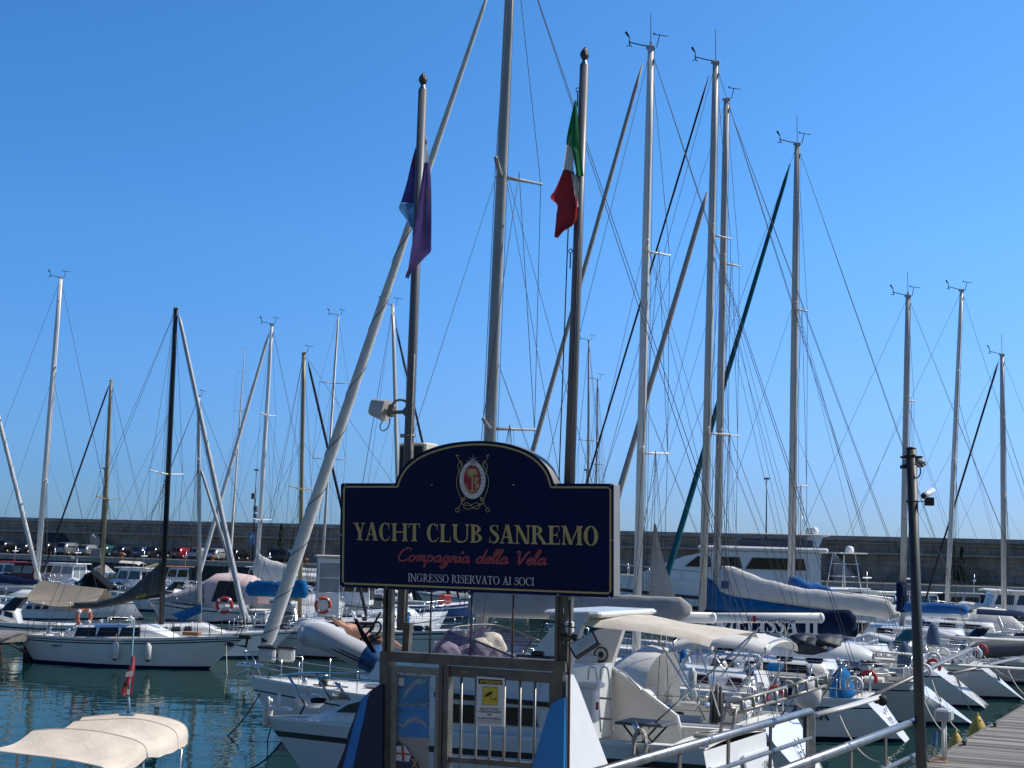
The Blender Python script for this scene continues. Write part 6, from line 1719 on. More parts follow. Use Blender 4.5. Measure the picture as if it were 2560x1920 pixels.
# fin-shaped side wings that stop people climbing round the gate
PANB = mat('wing_navy', (.006, .008, .045), .35, var=.1)
wl = thing('side_wing', 'navy fin-shaped side wing with a light blue stripe left of the gate', 'gate wing', PL, GANG, 'fin-shaped wings beside the gate')
W0 = [(957, 1712), (946, 1713), (924, 1728), (905, 1748), (895, 1765), (883, 1801), (870, 1834), (862, 1871), (842, 1920), (800, 2050), (800, 2250), (953, 2250)]
b = MB(); b.slab([gp(x, y, -.03) for x, y in W0], (0, .03, 0)); b.build('panel', PANB, wl)
b = MB(); b.slab([gp(x, y, -.0325) for x, y in [(926, 1728), (905, 1750), (897, 1768), (886, 1806), (872, 1860), (857, 1920), (842, 1990), (868, 1990), (882, 1920), (895, 1860), (900, 1836), (909, 1800), (918, 1752)]], (0, .002, 0)); b.build('stripe', mat('wing_light_blue', (.016, .19, .54), .35, var=.08), wl)
wr = thing('side_wing', 'blue and white fin-shaped side wing right of the gate', 'gate wing', PL, GANG, 'fin-shaped wings beside the gate')
W1 = [(1411, 1744), (1395, 1748), (1380, 1760), (1368, 1785), (1356, 1826), (1341, 1879), (1331, 1920), (1300, 2050), (1300, 2250), (1404, 2250)]
b = MB(); b.slab([gp(x, y, -.035) for x, y in W1], (0, .03, 0)); b.build('blue_panel', mat('wing_mid_blue', (.010, .20, .52), .35, var=.06), wr)
xr = gp(1414, 1800, 0).x
def gx(px, py): q = sf.X(px, py, xr); return Vector((xr, q.y, q.z))
b = MB(); b.slab([gx(1415, 1690), gx(1428, 1686), gx(1440, 1712), gx(1518, 1920), gx(1560, 2040), gx(1560, 2150), gx(1413, 2150)], (.02, 0, 0)); b.build('white_panel', mat('wing_white', (.80, .82, .84), .5, var=.05), wr)
b = MB(); P = [gp(1424, 1500, -.01), gp(1425, 1640, -.02), gp(1423, 1700, -.02), gp(1420, 2000, -.02)]; b.tube(P, .0105, n=7); b.build('corrugated_conduit', mat('brown_conduit', (.16, .11, .09), .7, var=.3, scale=60, stretch=(1, 1, 4), bump=.5, bscale=160), gt)

# ---- flagpoles
def flagpole(label, top, bot, y, r0, r1, fin):
    p, q = gp(top[0], top[1], y), gp(bot[0], bot[1], y)
    t = thing('flagpole', label, 'flagpole', PL, GANG, 'flagpoles behind the club sign')
    b = MB(); b.tube([q, q.lerp(p, .5), p], [r0, (r0 + r1) / 2, r1], n=18); b.build('pole', POLEG, t)
    d = (p - q).normalized()
    b = MB(); M = Vector((0, 0, 1)).rotation_difference(d).to_matrix()
    b.lathe([(r1 * 1.0, -.01), (r1 * .98, .0), (r1 * .55, .03), (r1 * .5, .045)], p, n=14, R=M); b.build('collar', GALVL, t)
    b = MB(); secs = []
    for i in range(13):
        s = i / 12; rr_ = fin[0] * (math.sin(math.pi * (.12 + .88 * s)) ** .75 if s < .999 else .05) * (1.06 - .25 * s)
        ring = []
        for j in range(20):
            a = 6.2832 * j / 20
            bump = 1 + .13 * math.sin(5 * a + 9 * s * 2) * math.sin(26 * s + 2.5 * a)
            ring.append(p + M @ Vector((rr_ * bump * math.cos(a), rr_ * bump * math.sin(a), .045 + fin[1] * s)))
        secs.append(ring)
    b.loft(secs); b.build('finial', mat('pine_cone_metal', (.15, .14, .13), .4, .6, var=.3, scale=30, bump=.6, bscale=80), t)
    return t, p, q
fpl, pT, pB = flagpole('left grey flagpole with a pine cone finial and a drooping navy flag', (1057, 224), (1004, 1576), .26, .0435, .0365, (.037, .105))
fpr, qT, qB = flagpole('right grey flagpole with a pine cone finial flying the Italian flag', (1461, 163), (1419, 1330), .2, .043, .0355, (.036, .105))
for py in (1101, 1205, 1260):
    b = MB(); q = pT.lerp(pB, (py - 224) / 1352); b.torus(q, .0455, .007, n=16, k=5); b.rbox(q + Vector((-.06, 0, 0)), (.05, .03, .03), .006); b.build('clamp', GALVL, fpl)
b = MB(); P = [pT.lerp(pB, f) + Vector((.042, -.035, 0)) for f in (.5, .62, .7, .8, .9, .99)]; b.tube(P, .005, n=5); b.build('halyard', ROPEW, fpl)
for fr_, lx in ((0, -.055), (1, .032)):
    b = MB(); P = [qT.lerp(qB, f) + Vector((lx - .02 * (fr_ == 0), -.03, 0)) for f in (.33, .5, .7, .85, .98)]
    if fr_ == 1: P = [qT.lerp(qB, f) + Vector((.022, -.043, 0)) for f in (.38, .6, .8, .98)]
    b.tube(P, .005, n=5); b.build('halyard', mat('flag_halyard', (.13, .10, .11), .9, var=.4, scale=80), fpr)
for f, lx in ((.058, -.05), (.41, -.062)):
    b = MB(); q = qT.lerp(qB, f); b.torus(q + Vector((lx, 0, .02)), .016, .004, M=Matrix.Rotation(rad(90), 3, 'X'), n=14, k=5); b.tube([q + Vector((lx, 0, .0)), q + Vector((lx, 0, -.12))], .005, n=5); b.tube([q + Vector((lx + .015, 0, .02)), q + Vector((-.02, 0, .02))], .004, n=4); b.build('shackle', BLACK, fpr)

# ---- flags
def cloth(mb, rows, y0, mi, sc=(880, 120, 2.766), amp=.02, ph=0.0, n=8, off=0.0):
    A, B_ = [], []
    for (lx, ly), (rx, ry) in rows:
        A.append(gp(sc[0] + lx / sc[2], sc[1] + ly / sc[2], y0)); B_.append(gp(sc[0] + rx / sc[2], sc[1] + ry / sc[2], y0))
    A, B_ = smooth_pts(A, 4), smooth_pts(B_, 4)
    mb.strip(A, B_, mi, n, lambda p, s, u: p + Vector((0, amp * math.sin(6.5 * u + 2.2 * s + ph) + off * u, 0)))
FG = mat('flag_green', (.012, .22, .07), .85, var=.15, trans=.45, scale=6)
FW = mat('flag_white', (.70, .70, .68), .85, var=.08, trans=.45, scale=6)
FR = mat('flag_red', (.42, .035, .045), .85, var=.15, trans=.45, scale=6)
itf = thing('italian_flag', 'Italian tricolour flag hanging limp from the right flagpole', 'flag', PL, GANG)
b = MB(); cloth(b, [((1538, 368), (1552, 366)), ((1510, 480), (1560, 520)), ((1482, 600), (1567, 640)), ((1476, 664), (1572, 700)), ((1500, 640), (1578, 750)), ((1524, 760), (1587, 820)), ((1552, 892), (1596, 882))], .13, 0, amp=.022); b.build('green_band', FG, itf)
b = MB(); cloth(b, [((1498, 622), (1524, 598)), ((1474, 680), (1524, 700)), ((1464, 750), (1526, 800)), ((1453, 838), (1530, 860)), ((1500, 850), (1560, 905)), ((1522, 930), (1562, 1000)), ((1540, 1000), (1560, 1060)), ((1556, 1085), (1560, 1100))], .145, 0, amp=.018, ph=1.0); b.build('white_band', FW, itf)
b = MB(); cloth(b, [((1452, 836), (1524, 852)), ((1420, 920), (1530, 950)), ((1392, 985), (1545, 1020)), ((1368, 1034), (1556, 1065)), ((1418, 1086), (1560, 1120)), ((1416, 1150), (1560, 1180)), ((1413, 1225), (1528, 1235)), ((1410, 1275), (1470, 1262)), ((1409, 1316), (1422, 1300))], .125, 0, amp=.028, ph=2.0); b.build('red_band', FR, itf)
b = MB(); cloth(b, [((1540, 362), (1552, 362)), ((1545, 480), (1556, 480)), ((1556, 600), (1563, 600))], .165, 0, amp=.0); b.build('hoist_tape', FW, itf)
FN = mat('flag_navy', (.025, .03, .16), .85, var=.2, trans=.3, scale=6)
FPUR = mat('flag_purple', (.13, .085, .26), .85, var=.15, trans=.35, scale=6)
FB = mat('flag_light_blue', (.08, .22, .45), .85, var=.1, trans=.35, scale=6)
nf = thing('club_flag', 'navy and purple club flag drooping round the left flagpole', 'flag', PL, GANG)
b = MB(); cloth(b, [((438, 690), (448, 690)), ((405, 800), (450, 820)), ((375, 920), (450, 930)), ((345, 1020), (450, 1040)), ((330, 1070), (448, 1075))], .33, 0, amp=.015); b.build('navy_field', FN, nf)
b = MB(); cloth(b, [((330, 1072), (440, 1074)), ((318, 1104), (440, 1100)), ((342, 1145), (436, 1160)), ((385, 1205), (432, 1215)), ((418, 1250), (424, 1250))], .32, 0, amp=.012, ph=1); b.build('light_blue_field', FB, nf)
b = MB(); cloth(b, [((500, 790), (528, 790)), ((488, 850), (532, 880)), ((470, 960), (534, 960)), ((452, 1060), (534, 1060)), ((440, 1160), (533, 1160)), ((424, 1260), (532, 1260)), ((410, 1340), (530, 1340)), ((398, 1400), (528, 1400)), ((386, 1480), (490, 1440)), ((374, 1560), (400, 1540)), ((372, 1590), (376, 1590))], .165, 0, amp=.02, off=.02); b.build('purple_field', FPUR, nf)
b = MB(); cloth(b, [((503, 600), (511, 596)), ((503, 680), (520, 690)), ((500, 740), (524, 745)), ((500, 792), (526, 800))], .31, 0, amp=.008); cloth(b, [((404, 825), (440, 700)), ((440, 815), (446, 705))], .345, 0, amp=.0); b.build('white_canton', FW, nf)
b = MB(); cloth(b, [((503, 632), (514, 632)), ((503, 662), (517, 668))], .295, 0, amp=.004); cloth(b, [((405, 822), (425, 745)), ((432, 815), (438, 745))], .325, 0, amp=.0); b.build('red_cross', FR, nf)
b = MB()
for q in ribbon([(880 + x / 2.766, -(120 + y / 2.766)) for x, y in sm2([(508, 1000), (520, 990), (528, 1010), (522, 1025), (530, 1050)], 4)], 2.6): b.add([gp(v[0], -v[1], .135) for v in q], [(0, 1, 2, 3)])
b.build('gold_emblem', mat('flag_gold', (.55, .36, .06), .8), nf)

# ---- antenna, loudspeaker box, floodlight, junction boxes
an = thing('wireless_antenna', 'pale grey wireless antenna on a bracket beside the left flagpole', 'antenna', PL, GANG)
ap = lambda x, y, d=.26: gp(900 + x / 7.54, 960 + y / 7.54, d)
M = Matrix.Rotation(rad(14), 3, 'Y')
c0 = ap(365, 470)
b = MB(); secs = []
for s, w, h in ((-.5, .03, .05), (-.46, .05, .062), (-.3, .058, .072), (.35, .066, .084), (.42, .074, .09), (.5, .074, .09)):
    secs.append([c0 + M @ Vector((s * .155, w * math.copysign(abs(math.cos(q)) ** .5, math.cos(q)), h * math.copysign(abs(math.sin(q)) ** .5, math.sin(q)))) for q in [6.2832 * j / 20 for j in range(20)]])
b.loft(secs); b.build('housing', mat('antenna_plastic', (.52, .50, .47), .5, var=.06), an)
b = MB(); b.rbox(ap(590, 500), (.05, .07, .11), .012, R=M); b.rbox(ap(720, 530), (.10, .035, .03), .008); b.slab([ap(800, 490), ap(880, 400), ap(880, 650), ap(810, 570)], (0, .03, 0)); b.build('bracket', mat('bracket_grey', (.20, .21, .20), .5, .3, var=.15), an)
b = MB(); b.tube(smooth_pts([ap(620, 370), ap(700, 310), ap(790, 300), ap(880, 345), ap(950, 430), ap(995, 540), ap(1005, 700), ap(1000, 900), ap(985, 1100), ap(970, 1450, .2)], 5), .0105, n=8); b.build('conduit', mat('grey_conduit', (.45, .43, .38), .6, var=.3, scale=30, stretch=(1, 1, 5), bump=.6, bscale=150), an)
b = MB(); b.tube(smooth_pts([ap(440, 670), ap(385, 770), ap(380, 840), ap(430, 882), ap(500, 850), ap(550, 760), ap(560, 640)], 5), .0045, n=6); b.build('cable', BLACK, an)
sp = thing('loudspeaker_box', 'cream box with a dark front behind the left flagpole', 'loudspeaker', PL, GANG)
x0, x1, z0, z1 = gp(998, 1105, .42).x, gp(1066, 1105, .42).x, gp(1030, 1260, .42).z, gp(1030, 1106, .42).z
b = MB(); b.rbox(((x0 + x1) / 2, .52, (z0 + z1) / 2), (x1 - x0, .22, z1 - z0), .015); b.build('casing', mat('cream_casing', (.62, .57, .46), .5, var=.08), sp)
b = MB(); b.rbox(((x0 + x1) / 2 - .004, .409, (z0 + z1) / 2 - .012), (x1 - x0 - .05, .012, z1 - z0 - .04), .004); b.build('grille', BLACK, sp)
fl = thing('floodlight', 'black framed floodlight tilted beside the right gate post', 'floodlight', PL, GANG)
FLM = Matrix.Rotation(rad(28.6), 3, 'Y').inverted() @ Matrix.Rotation(rad(0), 3, 'X')
c0 = gp(1457.5, 1611, -.12)
A, B_, C_, D_ = gp(1419, 1613, -.10), gp(1483, 1577, -.10), gp(1497, 1606, -.16), gp(1437, 1645, -.16)
n_ = (B_ - A).cross(D_ - A).normalized()
if n_.y > 0: n_ = -n_
b = MB(); b.slab([A, B_, C_, D_], -n_ * .035); cen = (A + B_ + C_ + D_) / 4; ins = lambda p, k: cen + (p - cen) * k
b.build('housing', BLACK, fl)
b = MB(); b.slab([ins(p, .86) + n_ * .004 for p in (A, B_, C_, D_)], -n_ * .003); b.build('lens', mat('floodlight_glass', (.52, .53, .47), .3, var=.05), fl)
b = MB(); b.slab([ins(p, .42) + n_ * .0055 for p in (A, B_, C_, D_)], -n_ * .001); b.build('led_panel', mat('led_panel', (.44, .45, .38), .4, var=.06), fl)
b = MB(); b.tube([cen - n_ * .04, gp(1420, 1590, -.03), gp(1404, 1588, .0)], .012, n=6); b.rbox(gp(1436, 1592, -.05), (.05, .04, .04), .008); b.build('bracket', BLACK, fl)
b = MB()
for P in ([(1398, 1572), (1404, 1562), (1412, 1575), (1406, 1590), (1400, 1580), (1410, 1566), (1440, 1570)], [(1402, 1585), (1408, 1610), (1416, 1622), (1420, 1600), (1440, 1590), (1446, 1600)], [(1414, 1600), (1412, 1640), (1418, 1660), (1420, 1690)]): b.tube(smooth_pts([gp(x, y, -.03) for x, y in P], 4), .005, n=5)
b.build('cable', BLACK, fl)
jb = thing('junction_box', 'white junction box fixed beside the floodlight', 'junction box', PL, GANG, 'junction boxes on the gate posts')
b = MB(); b.rbox(gp(1424, 1568, .03), (.055, .06, .085), .008); b.build('box', SIGNW, jb); b = MB(); b.rbox(gp(1424, 1568, -.002), (.045, .006, .07), .003); b.build('lid', GEL, jb)
jb = thing('junction_box', 'grey junction box fixed on the left gate post under the sign', 'junction box', PL, GANG, 'junction boxes on the gate posts')
b = MB(); b.rbox(gp(945, 1502, .02), (.055, .06, .10), .008); b.build('box', mat('box_grey', (.42, .43, .44), .5), jb); b = MB(); b.tube([gp(936, 1498, -.02), gp(956, 1499, -.02)], .011, n=6); b.build('gland', BLACK, jb)

# ---- platform, hand rails, camera pole
mb = MB(); mb.box((.6, 8.5, 1.35), (7.5, 9.5, 2.6)); tag(mb.build('landing_platform', CONC), kind='structure')
def handrail(label, pts, zr, posts, lows, r, endpost):
    A, B_ = [atz(px, py, zr) for px, py in pts]
    d = (B_ - A).normalized(); A = A - d * 1.6
    rz = math.atan2(d.y, d.x); t = thing('handrail', label, 'handrail', (A.x, A.y, 2.65), rz, 'steel handrails of the gangway')
    f = Frame((A.x, A.y, 2.65), rz); L = (B_ - A).length; H_ = zr - 2.65
    b = MB(); b.tube([(0, 0, H_), (L - .08, 0, H_), (L - .02, 0, H_ - .02), (L, 0, H_ - .08), (L, 0, 0)], r, n=14); b.build('top_rail', GALVL, t)
    for px in posts:
        q = f.Y(px, 1850, 0); x = q.x
        b = MB(); b.rbox((x, 0, H_ / 2), (.055, .012, H_ - .02), .004); b.build('post', GALV, t)
    for k in lows:
        b = MB(); b.tube([(0, .0, H_ - k), (L - .01, .0, H_ - k)], r * .58, n=9); b.build('mid_rail', GALVL, t)
    b = MB(); b.tube([(L * .55, 0, H_), (L * .55 + .1, 0, H_)], r * 1.05, n=14); b.build('sleeve', GALVL, t)
    return f, L
fA, LA = handrail('far steel handrail running from the gate towards the pontoon', [(1534, 1919), (2030, 1776)], 3.75, (1700, 1821, 1926, 2018), (.22, .44), .030, 2046)
fB, LB = handrail('near steel handrail ending at the camera pole', [(1978, 1919), (2300, 1799)], 3.75, (2128, 2214), (.26, .52), .031, 2310)
ct = thing('camera_pole', 'tall dark grey pole carrying a surveillance camera and a lamp box', 'pole', (0, 0, 0), 0)
q0 = at(2306, 1990, 12.0); q1 = at(2278, 1122, 12.0)
d_ = (q0 - q1).normalized(); foot = q0 + d_ * ((q0.z - 2.65) / -d_.z * 1.0) if d_.z < 0 else q0
ct.location = foot
lc = lambda p: Vector(p) - foot
b = MB(); b.tube([lc(foot), lc(q1)], [.043, .039], n=14); b.lathe([(.042, 0), (.03, .012), (0, .016)], lc(q1), n=12); b.build('pole', mat('dark_pole_paint', (.05, .055, .06), .5, .2, var=.2, scale=4), ct)
cp = lambda x, y, Y=11.9: lc(at(2200 + x / 8.295, 1100 + y / 8.295, Y))
b = MB(); b.rbox(cp(650, 355, 12.02), (.15, .12, .018), .005); b.rbox(cp(640, 335, 12.0), (.05, .10, .03), .006); b.rbox(cp(560, 555, 12.08), (.09, .1, .03), .005); b.build('bracket', BLACK, ct)
b = MB(); secs = []
for s, k in ((0, .8), (.08, 1), (.85, 1), (1, .75)):
    c = cp(490, 480, 12.12).lerp(cp(915, 480, 12.1), s); secs.append([c + Vector((0, .07 * k * math.cos(q), .033 * k * math.copysign(abs(math.sin(q)) ** .4, math.sin(q)))) for q in [6.2832 * j / 14 for j in range(14)]])
b.loft(secs); b.ell(cp(875, 535, 12.05), (.014, .02, .014)); b.build('lamp_box', mat('lamp_box_grey', (.22, .25, .25), .4, .1, var=.15), ct)
b = MB(); b.tube(smooth_pts([cp(710, 500), cp(790, 520), cp(840, 600), cp(835, 700), cp(790, 770), cp(715, 795)], 4), .0055, n=6); b.build('cable', BLACK, ct)
b = MB(); b.tube([cp(905, 1160, 11.75), cp(1085, 1050, 12.0)], [.024, .025], n=14); b.build('camera_body', GEL, ct)
b = MB(); b.tube([cp(900, 1163, 11.743), cp(908, 1158, 11.755)], [.0205, .0205], n=14); b.build('camera_lens', BLACK, ct)
b = MB(); b.rbox(cp(1022, 1275, 11.95), (.068, .05, .066), .004); b.tube([cp(690, 1270, 12.0), cp(930, 1272, 11.95)], .004, n=5); b.torus(cp(668, 1270, 12.0), .044, .008, n=16, k=5); b.build('mount_box', BLACK, ct)
# ---------------------------------------------------------------- motor cruiser behind the gate
CO, CR = Vector((4.25, 26.5, 0)), rad(153.5)
cf = Frame(CO, CR)
cz = thing('motor_cruiser', 'white motor cruiser with a flybridge, raked arch and long cream awning behind the gate', 'motor cruiser', CO, CR)
CLen, CB = 10.05, 3.6
STR = mat('cruiser_stripe', (.03, .03, .035), .4)
hullw = mat('cruiser_gelcoat', (.62, .66, .68), .3, var=.05, scale=1.2, coat=.3)
ce = hull_mesh('hull', cz, CLen, CB, 1.85, 1.52, [hullw, STR, NAVY, BOTTOM, GEL], 'reverse', .25, stripes=((.22, .33),), bow_over=1.5, tw=.95, bowsharp=2.0, nst=24, flare=.25, beam_pos=.3, cock=(.6, 3.4), cockw=.36, sheer_sag=.0, camber=.08)
CB_Y = 1.25
b = MB(); secs = []                                    # main cabin
for x, w, zb, zt in ((3.1, 1.42, 1.6, 2.95), (5.7, 1.38, 1.5, 2.75), (6.6, 1.2, 1.5, 2.42), (7.9, .85, 1.5, 1.95), (8.9, .35, 1.5, 1.62)):
    secs.append([(x, w, zb), (x, w * .97, zb + (zt - zb) * .6), (x, w * .86, zt), (x, -w * .86, zt), (x, -w * .97, zb + (zt - zb) * .6), (x, -w, zb)])
b.loft(secs, 0, sm=False); cab = b.build('cabin', hullw, cz)
def cside(name, P, y, m, par, th=.02, both=True):
    pts = [cf.Y(px, py, y) for px, py in P]
    for sgn in ((1, -1) if both else (1,)):
        b = MB(); b.slab([(p.x, sgn * y, p.z) for p in pts], (0, -sgn * th, 0)); b.build(name, m, par)
cside('dark_band', [(1085, 1729), (1382, 1757), (1382, 1769), (1085, 1743)], 1.43, DARKGL, cab)
for x0, x1 in ((1100, 1150), (1154, 1190), (1200, 1262), (1266, 1296), (1301, 1332)):
    s0, s1 = (x0 - 1123) * .055, (x1 - 1123) * .055
    cside('window', [(x0, 1760 + s0), (x1, 1760 + s1), (x1 + (12 if x0 == 1301 else 0), 1806 + s1), (x0, 1805 + s0)], 1.435, DARKGL, cab)
cside('window', [(838, 1781), (868, 1762), (905, 1752), (905, 1782)], 1.02, DARKGL, cab)
b = MB(); secs = []                                    # flybridge tub
for x, w, zt in ((3.4, 1.35, 3.05), (6.0, 1.3, 3.0), (7.0, 1.0, 2.85), (7.5, .6, 2.6)):
    secs.append([(x, w, 2.5), (x, w * .96, zt), (x, w * .9, zt), (x, w * .86, 2.7), (x, -w * .86, 2.7), (x, -w * .9, zt), (x, -w * .96, zt), (x, -w, 2.5)])
b.loft(secs, 0, sm=False); tub = b.build('flybridge', hullw, cz)
WSG = glassy('violet_windscreen', (.42, .40, .58), .22, .06)
wp = lambda px, py, y: cf.Y(px, py, y)
T0, T1, T2, T3 = wp(1121, 1577, .2), wp(1170, 1562, -.6), wp(1250, 1564, -1.0), wp(1360, 1608, -1.1)
N1, N0 = wp(1120, 1578, .9), wp(1076, 1637, 1.15)
A = [wp(1076, 1640, 1.1), wp(1155, 1640, 1.2), wp(1315, 1655, 1.25)]
b = MB()
ws_top = [wp(1124, 1578, .55), wp(1222, 1567, -.55), wp(1335, 1602, -.9)]
bot = [wp(1078, 1640, .95), wp(1196, 1606, -.6), wp(1304, 1640, -1.0)]
near_t = [wp(1124, 1578, .55), wp(1200, 1606, 1.1), wp(1318, 1654, 1.25)]
near_b = [wp(1078, 1640, .95), wp(1168, 1648, 1.2), wp(1300, 1662, 1.27)]
b.strip(ws_top, bot, 0, 4); b.strip(near_t, near_b, 0, 4)
b.build('windscreen', WSG, tub)
FRM = mat('windscreen_frame', (.09, .09, .10), .35, .3, var=.1)
b = MB(); b.tube(smooth_pts([wp(1076, 1640, .97), wp(1124, 1577, .55), wp(1170, 1564, .1), wp(1250, 1565, -.6), wp(1352, 1604, -.9)], 5), .02, n=6)
b.tube([wp(1120, 1577, .55), wp(1196, 1605, 1.1), wp(1316, 1655, 1.26)], .02, n=6)
b.tube([wp(1227, 1566, -.5), wp(1198, 1606, .6), wp(1166, 1645, 1.2)], .02, n=6); b.tube([wp(1334, 1597, -.9), wp(1306, 1640, -.9)], .02, n=6)
b.build('windscreen_frame', FRM, tub)
for px, py, y, r, s in ((1120, 1628, .5, (.28, .24, .17), 1), (1158, 1634, .3, (.24, .2, .14), 2), (1205, 1627, .7, (.22, .25, .24), 3), (1228, 1618, .5, (.25, .25, .28), 4), (1185, 1638, .8, (.2, .2, .16), 5)):
    rr = random.Random(s); p = wp(px, py, y)
    b = MB(); b.ell(p, r, n=22, k=14, lump=.28, M=Matrix.Rotation(rr.uniform(-.6, .6), 3, 'Y')); b.build('cushion', CANV_C, tub)
# raked arch with roof and awning
arch = [(1490, 1575), (1561, 1560), (1526, 1668), (1690, 1790), (1702, 1842), (1500, 1838), (1425, 1820), (1418, 1680), (1446, 1640), (1478, 1600)]
ap_ = [cf.Y(px, py, -1.3) for px, py in arch]
leg_ = [cf.Y(px, py, 1.38) for px, py in ((1310, 1657), (1384, 1563), (1430, 1531), (1474, 1530), (1452, 1572), (1425, 1665))]
GRP = mat('arch_bounce_gelcoat', (.66, .63, .60), .35, var=.06, scale=1.5, coat=.2)  # beige tint holds light bounced off the cockpit onto the far arch side
b = MB(); b.slab(leg_, (0, -.16, 0)); b.build('arch_side', hullw, cz)
b = MB(); b.slab(ap_, (0, -.16, 0)); ao = b.build('arch_side', GRP, cz)
b = MB(); p = cf.Y(1503, 1636, -1.295); M = Matrix.Rotation(rad(-90), 3, 'X')
b.lathe([(0, .012), (.05, .012), (.10, .02), (.135, .012), (.14, 0)], p, 0, 22, M); b.lathe([(.0, .022), (.055, .018), (.06, .0)], p, 1, 14, M); b.torus(p + Vector((0, .012, 0)), .132, .014, 1, M=M, n=24, k=6); b.build('speaker', [GELG, BLACK], ao)
b = MB(); P = [cf.Y(x, y, -1.28) for x, y in ((1527, 1667), (1570, 1697), (1692, 1790), (1706, 1845))]; b.tube(P, .035, n=6); b.build('arch_edge', GEL, cz)
b = MB(); P = [cf.Y(x, y, -1.25) for x, y in ((1548, 1678), (1555, 1676), (1600, 1722), (1604, 1730))]; b.tube(smooth_pts(P, 4), .018, n=6); b.build('grab_rail', STEEL, cz)
rp = [cf.Y(1440, 1527, 0), cf.Y(1572, 1532, 0)]
b = MB(); b.rbox((rp[0] + rp[1]) / 2, ((rp[0] - rp[1]).length * 1.05, 2.7, .10), .04); b.build('arch_roof', GEL, cz)
b = MB(); secs = []
zc = [(3.25, 3.93), (2.4, 3.84), (1.6, 3.76), (.9, 3.72), (.3, 3.62)]
for x, z in zc:
    secs.append([Vector((x, y, z + .05 * math.cos(y * 1.1) - (.10 if abs(y) > 1.25 else 0) - .03 * math.sin(2.3 * x + y))) for y in (-1.35, -1.2, -.8, -.4, 0, .4, .8, 1.2, 1.35)])
b.loft(secs, 0, close=False); b.build('awning', CANV_C, cz)
for a, c in (((1621, 1822, 1.2), (1900, 1568, 1.2)), ((1746, 1762, 1.25), (1640, 1592, 1.1)), ((1800, 1790, .0), (1742, 1595, .2)), ((1735, 1780, -1.2), (1880, 1590, -1.1)), ((1660, 1740, -1.2), (1745, 1600, -1.1))):
    b = MB(); b.tube([cf.Y(*a), cf.Y(*c)], .016, n=6); b.build('awning_pole', STEEL, cz)
b = MB()                                               # boarding ladder up to the flybridge
for px in (1470, 1500):
    b.tube(smooth_pts([cf.Y(px, 1700, .4), cf.Y(px + 3, 1672, .4), cf.Y(px + 13, 1668, .4), cf.Y(px + 22, 1690, .4), cf.Y(px + 32, 1830, .4)], 5), .015, n=6)
b.build('ladder', STEEL, cz)
b = MB()
for y in (1746, 1797): p = cf.Y(1513, y, .4); b.rbox(p, (.30, .09, .03), .01)
b.build('ladder_tread', DECKT, cz)
b = MB(); p = cf.Y(1478, 1712, .6); b.rbox(p, (.42, .3, .1), .03); b.rbox(p + Vector((.05, 0, -.35)), (.36, .26, .6), .04); b.build('seat_locker', GEL, cz)
b = MB(); b.rbox(cf.Y(1493, 1765, .8), (.05, .04, .14), .015); b.build('fire_extinguisher', RED, cz)
# cockpit table, coil, transom panels, name
tb = thing('folding_table', 'dark grey folding table standing in the cruiser cockpit', 'table', cf.wor(cf.Y(1615, 1840, 1.1)), CR)
b = MB(); b.rbox((0, 0, .22), (.85, .75, .05), .015); b.build('table_top', mat('table_grey', (.07, .075, .085), .5, var=.1), tb)
for sx in (-1, 1):
    b = MB(); b.tube([(sx * .3, -.3, .2), (-sx * .2, -.3, -.35)], .018, n=6); b.build('leg', BLACK, tb)
    b = MB(); b.tube([(sx * .3, .3, .2), (-sx * .2, .3, -.35)], .018, n=6); b.build('leg', BLACK, tb)
def coil(label, p, k, rx, rz_, m=None, name='rope_coil', flat=False, dr=0.0):
    t = thing(name, label, 'rope', p, CR, 'coiled ropes'); b = MB(); P = []
    rr = random.Random(int(k * 31 + p[0] * 7))
    for i in range(k * 14):
        q = 6.2832 * i / 14; j = 1 + .12 * math.sin(q / 3.1) + rr.uniform(-.03, .03)
        if flat: P.append((rx * j * math.cos(q), rx * j * math.sin(q), .012 + .022 * (i / 14) * .6))
        else: P.append((rx * j * math.cos(q), .05 * math.sin(q * 2.1) - .02 * (i % 3), rz_ * j * math.sin(q) - rz_))
    b.tube(P, .013, n=5); b.build('strand', m or ROPEW, t); return t
coil('long coil of rope hanging from the cruiser rail', cf.wor(cf.Y(1600, 1825, 1.86)), 9, .11, .27)
coil('coil of rope lying on the cruiser stern corner', cf.wor(cf.Y(1762, 1846, 1.3)), 6, .17, .1, flat=True)
b = MB(); P = [cf.Y(1585, 1806, 1.8), cf.Y(1600, 1838, 1.8)]; b.tube(P, .045, n=10); b.build('rod_holder', STEEL, cz)
for y0, y1 in ((1.65, .55), (-.1, -1.6)):
    b = MB(); b.slab([(.18, y0, 1.6), (.18, y1, 1.6), (-.08, y1, .45), (-.08, y0, .45)], (-.04, 0, 0)); b.build('transom_panel', GEL, cz)
b = MB(); font_text(b, 'CAISMO', lambda x, y: (.075 - .22 * 0 + .0 * x - .048 + .03 * y, -.95 - .55 * x, 1.28 + .14 * y), 0, .01, .15); b.build('lettering', BLACK, cz)
